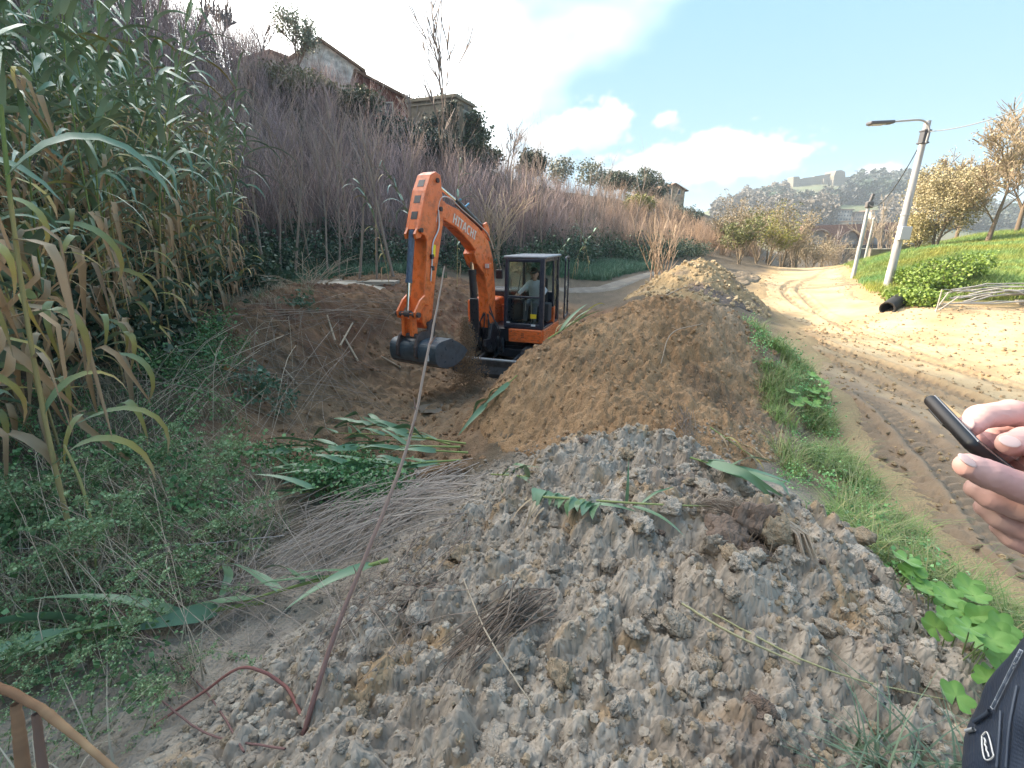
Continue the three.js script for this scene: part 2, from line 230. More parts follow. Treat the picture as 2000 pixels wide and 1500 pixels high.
// grid lines that get coarser away from c
function gridLines(lo, hi, c, s0, k) { const up = [], dn = []; for (let x = c; x < hi; x += s0 + k * Math.abs(x - c)) up.push(x); up.push(hi); for (let x = c; x > lo; x -= s0 + k * Math.abs(x - c)) dn.push(x); dn.push(lo); return [...dn.slice(1).reverse(), ...up]; }
function heightMesh(xs, zs, hf, cf, keep) {
  const nx = xs.length, nz = zs.length, P = new Float32Array(nx * nz * 3), C = new Float32Array(nx * nz * 3), uv = new Float32Array(nx * nz * 2), K = new Uint8Array(nx * nz), I = [];
  for (let j = 0; j < nz; j++) for (let i = 0; i < nx; i++) {
    const o = j * nx + i, x = xs[i], z = zs[j]; K[o] = keep ? (keep(x, z) ? 1 : 0) : 1;
    P[o * 3] = x; P[o * 3 + 2] = z; uv[o * 2] = x; uv[o * 2 + 1] = z;
    if (K[o]) { const y = hf(x, z), c = cf(x, z, y); P[o * 3 + 1] = y; C.set(c, o * 3); }
  }
  for (let j = 0; j < nz - 1; j++) for (let i = 0; i < nx - 1; i++) { const a = j * nx + i, b = a + 1, c = a + nx, d = c + 1; if (K[a] && K[b] && K[c] && K[d]) I.push(a, c, b, b, c, d); }
  // drop unused vertices
  const used = new Int32Array(nx * nz).fill(-1); let n = 0; for (const i of I) if (used[i] < 0) used[i] = n++;
  const P2 = new Float32Array(n * 3), C2 = new Float32Array(n * 3), U2 = new Float32Array(n * 2);
  used.forEach((k, o) => { if (k >= 0) { P2.set(P.subarray(o * 3, o * 3 + 3), k * 3); C2.set(C.subarray(o * 3, o * 3 + 3), k * 3); U2.set(uv.subarray(o * 2, o * 2 + 2), k * 2); } });
  const g = new THREE.BufferGeometry(); g.setAttribute('position', new THREE.BufferAttribute(P2, 3)); g.setAttribute('color', new THREE.BufferAttribute(C2, 3)); g.setAttribute('uv', new THREE.BufferAttribute(U2, 2)); g.setIndex(I.map(i => used[i])); g.computeVertexNormals(); return g;
}
// ---- the ground everywhere
const roadEdgeNoise = (x, z) => fbm(x * .9, z * .9, 4, 3) * .7;
const onRoad = (x, z) => inside(ROAD, x, z) + roadEdgeNoise(x, z);
function roughness(x, z) { // relief of churned soil away from the road
  const pit = clamp(inside(PIT, x, z) + 1.2, 0, 1.2) / 1.2;
  return .05 * fbm(x * .8, z * .8, 2, 3) + (.03 + .12 * pit) * fbm(x * 2.3, z * 2.3, 6, 4) + pit * (.05 * lumps(x * 3.2, z * 3.2) + .03 * lumps(x * 7, z * 7, 9) - .03);
}
function groundHeight(x, z) {
  const near = Math.abs(x) < 30 && z > -40, r = near ? onRoad(x, z) : -9, off = sstep(.25, -.45, r);
  let y = baseHeight(x, z);
  if (near) y += roughness(x, z) * off; else y += .5 * fbm(x * .2, z * .2, 2, 3);
  return y;
}
const SAND = [.47, .355, .21], SANDB = [.36, .25, .13], SHADED_SOIL = [.20, .145, .10];
function groundColor(x, z, y) {
  const n = fbm(x * 1.3, z * 1.3, 8, 4), m = fbm(x * .35, z * .35, 3, 3), f = fbm(x * 6, z * 6, 1, 3);
  let c = mix3([.085, .068, .045], [.13, .10, .07], clamp(.5 + n * 1.2));
  const g = inside(GRASSBANK, x, z);
  if (g > -.4) c = mix3(c, mix3([.13, .16, .035], [.20, .21, .05], clamp(.5 + m * 2)), sstep(-.4, .3, g + n * .8));
  const p = inside(PIT, x, z);
  if (p > -1.6) { let s = mix3([.215, .12, .063], [.12, .06, .036], clamp(.5 + n * 1.8)); s = mix3(s, [.22, .145, .085], clamp(.3 + m * 1.8 + sstep(.3, -.6, y) * .4)); c = mix3(c, s, sstep(-1.3, -.3, p + n * .9)); }
  const h = inside(HEAP0, x, z); if (h > -1.5) c = mix3(c, mix3([.34, .29, .24], [.25, .205, .16], clamp(.5 + n * 1.5)), sstep(-1.1, -.2, h + n * .9));
  const r = onRoad(x, z); if (r > -1) c = mix3(c, SANDB, sstep(-.7, 0, r));
  const k = 1 + f * .6; return [c[0] * k, c[1] * k, c[2] * k];
}
{
  const xs = gridLines(-900, 900, 0, .06, .026), zs = gridLines(-1300, 60, -1, .06, .026);
  const sink = (x, z) => { const near = Math.abs(x) < 30 && z > -40; if (!near) return 0; const e = heapEdge(x, z), r = onRoad(x, z); return -.35 * sstep(.12, .5, e) - .09 * sstep(.25, .6, r) - .3 * sstep(.1, .45, inside(DITCH, x, z)); };
  structure('ground', heightMesh(xs, zs, (x, z) => groundHeight(x, z) + sink(x, z), groundColor), groundMat);
}
// ---- the dug ditch and the trampled ground left of the heaps, in finer relief
function ditchHeight(x, z) {
  const e = inside(DITCH, x, z), p = sstep(-1.5, .2, inside(PIT, x, z)), w = fbm(x * 1.1, z * 1.1, 15, 3);
  return groundHeight(x, z) + .012 + (.07 + .1 * p) * fbm(x * 3.1 + w, z * 3.1, 6, 4) + (.02 + .05 * p) * (lumps(x * 4.6 + w, z * 4.6, 3) - .3) + .04 * (lumps(x * 9 + w, z * 9, 6) - .3) + .022 * (lumps(x * 19, z * 19 + w, 8) - .3) + .02 * fbm(x * 12, z * 12, 5, 3) - .35 * sstep(.14, -.02, e);
}
structure('ditch_floor', heightMesh(Array.from({ length: 272 }, (_, i) => -7.7 + i * .04), Array.from({ length: 440 }, (_, i) => -16.7 + i * .04), ditchHeight, groundColor, (x, z) => inside(DITCH, x, z) > -.1 && heapEdge(x, z) < .6), soilMat);
// ---- the sand road with ruts and tyre tracks
const TRACKS = [[[2000, 800], [1800, 722], [1600, 672], [1490, 645]], [[2000, 745], [1820, 697], [1620, 655], [1500, 632]], [[1990, 905], [1850, 800], [1700, 722], [1590, 690], [1530, 680]], [[1990, 830], [1840, 752], [1700, 700], [1560, 668]], [[1990, 1230], [1850, 1020], [1740, 880], [1650, 790], [1590, 740]], [[1990, 1080], [1880, 940], [1790, 850], [1700, 775]], [[1830, 690], [1690, 640], [1600, 600], [1560, 572], [1600, 540]], [[1760, 660], [1640, 615], [1540, 585], [1540, 560], [1620, 532]], [[2000, 690], [1850, 668], [1700, 650], [1560, 640]]]
  .map((l, k) => ({ w: k === 0 || k === 2 || k === 5 ? .2 : .16, deep: [.055, .035, .045, .035, .04, .036, .035, .035, .025][k], pts: new THREE.CatmullRomCurve3(l.map(([a, b]) => PY(a, b, 0))).getPoints(14).map(p => [p.x, p.z]) }));
function rutAt(x, z) {
  let y = 0, wet = 0;
  for (const t of TRACKS) {
    const [d, s] = polyDist(t.pts, x, z, false); if (d > t.w * 2.6) continue;
    const inn = sstep(t.w, t.w * .7, d), rim = Math.exp(-(((d - t.w * 1.25) / (t.w * .3)) ** 2));
    const bar = Math.sin((s + (Math.floor(d * 9) % 2 ? .07 : 0) + d * .5) * 2 * Math.PI / .14);
    y += -t.deep * inn + inn * .026 * bar + rim * t.deep * (.45 + .7 * fbm(x * 2.2, z * 2.2, 3, 3)); wet = Math.max(wet, inn * t.deep / .06, rim * .5);
  }
  return [y, wet];
}
function roadHeight(x, z) {
  const [rut] = rutAt(x, z), e = onRoad(x, z);
  return baseHeight(x, z) + rut + .018 * fbm(x * 1.6, z * 1.6, 5, 3) + .02 * sstep(.9, 0, e) * lumps(x * 5, z * 5) + .012 * fbm(x * 7, z * 7, 2, 3) - .1 * sstep(.5, .02, e) + .012;
}
function roadColor(x, z) {
  const [, wet] = rutAt(x, z), n = fbm(x * .8, z * .8, 12, 4), f = fbm(x * 5, z * 5, 7, 3), e = onRoad(x, z);
  let c = mix3(SANDB, SAND, clamp(.62 + n * 1.5)); c = mix3(c, [.30, .20, .11], clamp(wet * .95 + clamp(-n * 2 - .1) * .5));
  c = mix3(c, SHADED_SOIL, .85 * sstep(6.3, 4.6, x + z * .12 + n * 1.6) * sstep(-9.5, -7, z)); // dark soil along the heap, with the shade on it painted in
  c = mix3(c, [.22, .15, .09], .6 * sstep(.8, .1, e)); const k = 1 + f * .3; return [c[0] * k, c[1] * k, c[2] * k];
}
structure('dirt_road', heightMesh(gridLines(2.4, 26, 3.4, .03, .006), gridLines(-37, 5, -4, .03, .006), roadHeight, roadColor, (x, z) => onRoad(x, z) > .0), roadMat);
// ---- spoil heaps
const dome = v => { const u = Math.min(1, v * 1.35); return 1 - (1 - u) * (1 - u); };
const crumb = (x, z, a) => a * (.42 * (dome(lumps(x * 8, z * 8)) - .5) + .3 * (dome(lumps(x * 17, z * 17, 5)) - .5) + .16 * (dome(lumps(x * 36, z * 36, 11)) - .5));
function heap0Detail(x, z) { const big = fbm(x * 2.1, z * 2.1, 9, 4), ridge = 1 - Math.abs(fbm(x * 1.7 + 3, z * 1.7, 4, 3)) * 3; const w = .12 * fbm(x * 6, z * 6, 30, 2); const q = dome; return big * .17 + ridge * .04 + .12 * (q(lumps(x * 3.1 + big, z * 3.1, 3)) - .5) * sstep(-.25, .2, big + .12) + .035 * (q(lumps(x * 6.3 + w * 3, z * 6.3 + big, 17)) - .5) + crumb(x + w + big * .1, z - w, .1) + .02 * fbm(x * 15, z * 15, 8, 4) + .012 * fbm(x * 40, z * 40, 3, 2); }
function heap1Detail(x, z) { const w = fbm(x * 2.2, z * 2.2, 2, 3), q = v => 1 - (1 - v) * (1 - v); return .15 * fbm(x * 1.5, z * 1.5, 3, 5) + .1 * (q(lumps(x * 2.4 + w, z * 2.4, 2)) - .5) * sstep(-.05, .25, fbm(x * .8, z * .8, 7, 2)) + .035 * (q(lumps(x * 5.2 + w, z * 5.2 - w, 8)) - .5) + crumb(x + .12 * w, z - .12 * w, .1) + .022 * fbm(x * 13, z * 13, 2, 4); }
const HEAPDEF = [
  { poly: HEAP0, det: heap0Detail, step: .0135, edge: .45, col: (x, z, y) => { const n = fbm(x * 2, z * 2, 3, 4), f = fbm(x * 12, z * 12, 3, 3), dk = sstep(.05, .28, fbm(x * 1.5 + 8, z * 1.5, 5, 3)); let c = mix3([.40, .345, .285], [.32, .265, .21], clamp(.5 + n * 1.6)); c = mix3(c, [.36, .235, .12], sstep(.1, .3, fbm(x * 3, z * 3, 21, 3)) * .75); c = mix3(c, [.17, .125, .095], dk * .7 * sstep(.3, .9, x)); const k = 1 + f * .55; return c.map(v => v * k); } },
  { poly: HEAP1, det: heap1Detail, step: .025, edge: .35, col: (x, z, y) => { const n = fbm(x * 1.2, z * 1.2, 3, 4), f = fbm(x * 9, z * 9, 3, 3); let c = mix3([.235, .138, .068], [.31, .195, .105], clamp(.5 + n * 1.6)); c = mix3(c, [.13, .08, .045], sstep(.05, .3, fbm(x * .9, z * .9, 13, 3)) * .8); c = mix3(c, [.31, .245, .175], sstep(2.2, 3.4, x) * .7 * clamp(.6 + n * 1.5)); const k = 1 + f * .7; return c.map(v => v * k); } },
  { poly: HEAP2, det: (x, z) => heap1Detail(x + 9, z) * 1.3, step: .06, edge: .4, col: (x, z, y) => { const n = fbm(x * 1.2, z * 1.2, 3, 4); let c = mix3([.25, .175, .09], [.34, .25, .14], clamp(.5 + n * 1.6)); c = mix3(c, [.13, .10, .085], sstep(0, .25, fbm(x * .8, z * .8, 33, 3))); return c; } },
  { poly: HEAP3, det: (x, z) => heap1Detail(x + 19, z) * 1.6, step: .09, edge: .4, col: (x, z, y) => { const n = fbm(x * 1.2, z * 1.2, 3, 4); return mix3([.13, .105, .08], [.25, .19, .125], clamp(.5 + n * 2)); } },
];
const heapHeight = (h, x, z) => { const e = inside(h.poly, x, z) + .25 * fbm(x * 2, z * 2, 6, 2) * Math.min(1, h.edge * 2); return baseHeight(x, z) + (h.det(x, z) + .05) * sstep(-.02, h.edge, e) + .02 - .42 * sstep(.08, -.12, e); };
const HEAPLABEL = ['crumbly grey clod heap littered with dry straw and a reed plume', 'tall brown spoil heap with a grassy flank between digger and road', 'sunlit tan spoil heap beside the bare bush at the road edge', 'low dark ridge of rubble and soil along the far road edge'];
const heapThings = HEAPDEF.map((h, k) => {
  const xs = h.poly.map(p => p[0]), zs = h.poly.map(p => p[1]), lin = (a, b) => { const o = []; for (let v = a; v <= b; v += h.step) o.push(v); return o; };
  const g = heightMesh(lin(Math.min(...xs) - .3, Math.max(...xs) + .3), lin(Math.min(...zs) - .3, Math.max(...zs) + .3), (x, z) => heapHeight(h, x, z), h.col, (x, z) => inside(h.poly, x, z) > -.24 && !(k === 0 && z > .3));
  const t = thing('spoil_heap', HEAPLABEL[k], 'soil heap'); addMesh('soil_mass', g, soilMat, t); return t;
});
// the surface that things rest on
function surface(x, z) {
  let y = groundHeight(x, z); if (inside(DITCH, x, z) > 0) y = Math.max(y - .3, ditchHeight(x, z)); if (Math.abs(x) < 30 && z > -40) { if (onRoad(x, z) > .1) y = Math.max(y - .09, roadHeight(x, z)); for (const h of HEAPDEF) if (inside(h.poly, x, z) > 0) y = Math.max(y - .2, heapHeight(h, x, z)); }
  return y;
}
// the ground point seen at a photo pixel
function hit(px, py) { const r = ray(px, py).normalize(); let t = .4, s = .04; for (; t < 60; t += s, s *= 1.01) { const y = EYE.y + r.y * t; if (y < surface(r.x * t, r.z * t)) break; } let a = t - s, b = t; for (let i = 0; i < 12; i++) { const m = (a + b) / 2; if (EYE.y + r.y * m < surface(r.x * m, r.z * m)) b = m; else a = m; } return r.multiplyScalar(b).add(EYE); }

// ---------------------------------------------------------------- plant builders
// ribbon leaf: base at the origin, runs along +x, arches by a0 (start angle) to a1 (end angle), V-shaped across z
function ribbonLeaf(len, width, a0, a1, col, { n = 8, twist = 0, kink = -1, vee = .22, peak = .18 } = {}) {
  const P = [], C = [], I = []; let x = 0, y = 0; const s = len / n;
  for (let i = 0; i <= n; i++) {
    const t = i / n, k = kink > 0 ? sstep(kink - .12, kink + .12, t) : t * t * (3 - 2 * t), a = lerp(a0, a1, k);
    const w = width * .5 * (t < peak ? lerp(.55, 1, t / peak) : Math.pow(1 - (t - peak) / (1 - peak), .75)) + .0006, tw = twist * t, c = col(t);
    const nx = -Math.sin(a), ny = Math.cos(a), cz = Math.cos(tw), sz = Math.sin(tw);
    for (const q of [-1, 0, 1]) { const lift = q ? vee * w : 0, oz = q * w * cz - lift * sz, on = q * w * sz + lift * cz; P.push(x + nx * on, y + ny * on, oz); C.push(...c); }
    x += Math.cos(a) * s; y += Math.sin(a) * s;
  }
  for (let i = 0; i < n; i++) for (let q = 0; q < 2; q++) { const a = i * 3 + q; I.push(a, a + 3, a + 1, a + 1, a + 3, a + 4); }
  return geoFrom(P, null, C, I);
}
const ramp = (...stops) => t => { let i = 0; while (i < stops.length - 2 && t > stops[i + 1][0]) i++; const [t0, a] = stops[i], [t1, b] = stops[i + 1]; return mix3(a, b, clamp((t - t0) / (t1 - t0))); };
const GR1 = [.10, .20, .085], GR2 = [.18, .295, .165], GR3 = [.36, .47, .37], YEL = [.40, .30, .06], TAN = [.52, .35, .21], TAN2 = [.42, .275, .165], STRAW = [.45, .36, .24];
const reedLeafMat = new THREE.MeshPhysicalMaterial({ vertexColors: true, side: THREE.DoubleSide, roughness: .32, transmission: .22, thickness: 0 });
const dryLeafMat = new THREE.MeshPhysicalMaterial({ vertexColors: true, side: THREE.DoubleSide, roughness: .8, transmission: .25, thickness: 0 });
const woodMat = new THREE.MeshStandardMaterial({ vertexColors: true, roughness: .9 });
reseed(21);
const GREENLEAF = [], MIXLEAF = [], DRYLEAF = [];
for (let k = 0; k < 9; k++) GREENLEAF.push(ribbonLeaf(rr(.55, .85), rr(.05, .072), rr(.7, 1.15), rr(-1.45, -.5), ramp([0, mix3(GR2, GR3, rnd())], [.5, mix3(GR1, GR3, rnd() * .8)], [1, mix3(GR1, GR3, rnd())]), { twist: rr(-1.6, 1.6), kink: k % 3 === 0 ? rr(.35, .6) : -1 }));
for (let k = 0; k < 6; k++) MIXLEAF.push(ribbonLeaf(rr(.5, .75), rr(.045, .062), rr(.7, 1.1), rr(-1.5, -.7), ramp([0, GR2], [rr(.25, .5), mix3(GR2, YEL, .4)], [rr(.6, .75), YEL], [1, TAN]), { twist: rr(-1.2, 1.2) }));
for (let k = 0; k < 7; k++) DRYLEAF.push(ribbonLeaf(rr(.45, .75), rr(.03, .055), rr(-.2, .8), rr(-1.7, -1.4), ramp([0, mix3(TAN, STRAW, rnd())], [.5, mix3(TAN, TAN2, rnd())], [1, TAN2]), { twist: rr(-3, 3), kink: rr(.08, .25), vee: .5 }));
// reed cane: stem with nodes, leaves in two ranks; leanX/leanZ bend the top; wind turns leaves towards +x
function makeCane(name, label, h, leanX, leanZ, { leaves = 14, green = .55, wind = .9, bare = .12, parent = null, plume = false } = {}) {
  const t = parent || thing(name, label, 'reed'), at = u => [leanX * u * u + .03 * Math.sin(u * 5), h * (u - .06 * u * u * (Math.abs(leanX) + Math.abs(leanZ))), leanZ * u * u], pts = [];
  const nodes = Math.round(h / .22), P = [], N = [], C = [], I = [];
  for (let i = 0; i <= nodes * 2; i++) { const u = i / (nodes * 2), p = at(u), r = lerp(.012, .004, u) * (i % 2 ? 1 : 1.18); pts.push([...p, r]); }
  tubeInto(P, N, C, I, pts, 6, u => u < 1 - green ? mix3([.40, .30, .14], [.30, .30, .10], u) : [.20, .26, .08]);
  addMesh('stem', geoFrom(P, N, C, I), woodMat, t);
  for (let k = 0; k < leaves; k++) {
    const u = lerp(bare, 1, (k + .5) / leaves), p = at(u), dry = u < 1 - green + rr(-.12, .12), mid = !dry && rnd() < .18;
    const g = pick(dry ? (rnd() < .75 ? DRYLEAF : MIXLEAF) : mid ? MIXLEAF : GREENLEAF), m = addMesh(g.dry || dry ? 'dry_leaf' : 'leaf', g, dry ? dryLeafMat : reedLeafMat, t);
    const s = rr(.85, 1.35) * (u > .9 ? .8 : 1); m.position.set(...p); const side = (k % 2 ? 1 : -1) * 1.25 + rr(-.5, .5); m.rotation.set(rr(-.2, .2), lerp(side + Math.PI * .5 * 0, rr(-.55, .55), wind * rnd()), u > .92 ? rr(.2, .6) : rr(-.35, .2), 'YXZ'); m.scale.setScalar(s);
  }
  return t;
}
function cloneThing(proto, pos, ry, s, label, group) { const c = proto.clone(); c.name = numbered(proto.name.replace(/_\d{3}$/, '')); c.position.copy(pos); c.rotation.set(0, ry, 0); c.scale.setScalar(s); c.userData = { ...proto.userData, label, category: proto.userData.category }; if (group) c.userData.group = group; scene.add(c); return c; }
// bare shrub or small tree as one geometry of tapered stems
function branchInto(B, x, y, z, dx, dy, dz, len, r, depth, o) {
  const n = depth ? 4 : 3, pts = []; let px = x, py = y, pz = z;
  for (let i = 0; i <= n; i++) { pts.push([px, py, pz, Math.max(o.rmin, r * (1 - .75 * i / n))]); if (i < n) { const w = o.wob * (1 + (2 - depth) * .3); dx += rr(-w, w); dy += rr(-w, w) * .6 + o.up; dz += rr(-w, w); const l = Math.hypot(dx, dy, dz); dx /= l; dy /= l; dz /= l; px += dx * len / n; py += dy * len / n; pz += dz * len / n; } }
  tubeInto(B.P, B.N, B.C, B.I, pts, depth === o.depth ? o.seg : 3, u => mix3(o.c0, o.c1, clamp((o.depth - depth + u) / (o.depth + 1))));
  if (B.tips) B.tips.push([px, py, pz, dx, dy, dz]);
  if (!depth) return;
  const kids = Math.round(rr(o.kids[0], o.kids[1]));
  for (let k = 0; k < kids; k++) {
    const u = rr(depth === o.depth ? o.from : .2, 1), f = u * n, i = Math.min(n - 1, Math.floor(f)), a = pts[i], b = pts[i + 1], q = f - i, an = rr(0, 6.283), sp = rr(o.spread[0], o.spread[1]);
    let ux = Math.cos(an), uz = Math.sin(an), uy = rr(-.1, .2); let ex = dx + ux * sp, ey = dy + uy * sp, ez = dz + uz * sp; const l = Math.hypot(ex, ey, ez);
    branchInto(B, lerp(a[0], b[0], q), lerp(a[1], b[1], q), lerp(a[2], b[2], q), ex / l, ey / l, ez / l, len * rr(o.short[0], o.short[1]), r * .5 * (1 - .5 * u) + .001, depth - 1, o);
  }
}
const newB = tips => ({ P: [], N: [], C: [], I: [], tips: tips ? [] : null });
const WOOD0 = [.15, .115, .10], WOOD1 = [.24, .175, .165];
function shrubGeo(h, stems, o = {}) { const B = newB(), q = { rmin: .0035, wob: .09, up: .03, depth: 1, seg: 3, c0: WOOD0, c1: WOOD1, kids: [5, 8], from: .3, spread: [.25, .6], short: [.28, .5], ...o }; for (let k = 0; k < stems; k++) { const a = rr(0, 6.283), l = rr(.02, q.flare ?? .3); branchInto(B, rr(-.25, .25), -.1, rr(-.25, .25), Math.cos(a) * l, 1, Math.sin(a) * l, h * rr(.7, 1.05), rr(.013, .024), q.depth, q); } return geoFrom(B.P, B.N, B.C, B.I); }
// small leaf cards gathered round points: list of [x,y,z], r = scatter; each leaf a bent quad of four triangles
function leafCloud(points, perPoint, scatter, size, colA, colB, { up = .4, flat = 1 } = {}) {
  const P = [], C = [], I = [], N = [];
  for (const p of points) for (let k = 0; k < perPoint; k++) {
    const ox = p[0] + (rnd() + rnd() - 1) * scatter, oy = p[1] + (rnd() + rnd() - 1) * scatter * flat, oz = p[2] + (rnd() + rnd() - 1) * scatter, s = size * rr(.6, 1.3), a = rr(0, 6.283), tx = Math.cos(a), tz = Math.sin(a), ty = rr(-.7, .5); const l = Math.hypot(tx, ty, tz);
    const d = V(tx / l, ty / l, tz / l), w = V(rr(-1, 1), rr(-up, up), rr(-1, 1)).cross(d).normalize(), nn = d.clone().cross(w), b = P.length / 3, c = mix3(colA, colB, rnd());
    for (const [u, v, q] of [[0, 0, 0], [.45, -.42, .1], [.45, .42, .1], [1, 0, -.06]]) { P.push(ox + (d.x * u + w.x * v + nn.x * q) * s, oy + (d.y * u + w.y * v + nn.y * q) * s, oz + (d.z * u + w.z * v + nn.z * q) * s); C.push(...c); N.push(nn.x, nn.y, nn.z); }
    I.push(b, b + 1, b + 2, b + 1, b + 3, b + 2);
  }
  return geoFrom(P, N, C, I);
}
const foliageMat = new THREE.MeshPhysicalMaterial({ vertexColors: true, side: THREE.DoubleSide, roughness: .65, transmission: .25, thickness: 0 });
// grass tuft
function tuftGeo(blades, h, spread, colA, colB, lean = .5, w = .006) {
  const P = [], C = [], I = [];
  for (let k = 0; k < blades; k++) {
    const a = rr(0, 6.283), r = spread * Math.sqrt(rnd()), x = Math.cos(rr(0, 6.28)) * r, z = Math.sin(rr(0, 6.28)) * r, H = h * rr(.5, 1.1), ln = lean * rr(.2, 1.2) * H, c = mix3(colA, colB, rnd()), cx = Math.cos(a), cz = Math.sin(a), b = P.length / 3;
    for (let i = 0; i < 4; i++) { const t = i / 3, ww = w * (1 - t * .92); const px = x + cx * ln * t * t, pz = z + cz * ln * t * t, py = -.02 + H * t * (1 - .25 * t * lean); P.push(px - cz * ww, py, pz + cx * ww, px + cz * ww, py, pz - cx * ww); C.push(...c, ...c); }
    for (let i = 0; i < 3; i++) { const q = b + i * 2; I.push(q, q + 1, q + 2, q + 1, q + 3, q + 2); }
  }
  return geoFrom(P, null, C, I);
}
// scatter n points over a polygon in plan
function scatter(poly, n, accept = () => true) { const b = [Math.min(...poly.map(p => p[0])), Math.max(...poly.map(p => p[0])), Math.min(...poly.map(p => p[1])), Math.max(...poly.map(p => p[1]))], out = []; let tries = 0; while (out.length < n && tries++ < n * 40) { const x = rr(b[0], b[1]), z = rr(b[2], b[3]); if (inPoly(poly, x, z) && accept(x, z)) out.push([x, z]); } return out; }
const tint = (lo, hi, warm = 0) => { const k = rr(lo, hi), w = rr(-warm, warm); return new THREE.Color(k * (1 + w), k, k * (1 - w)); };
// instanced cover from several geometry variants under one name
function cover(name, label, category, geos, material, spots, tr, col) { const sets = geos.map(() => [[], []]); spots.forEach(([x, z], i) => { const s = sets[Math.floor(rnd() * geos.length)]; s[0].push(tr(x, z, i)); s[1].push(col ? col(x, z) : tint(.8, 1.2, .05)); }); sets.forEach(([m, c], k) => { if (m.length) stuff(name, geos[k], material, m, c, label, category); }); }

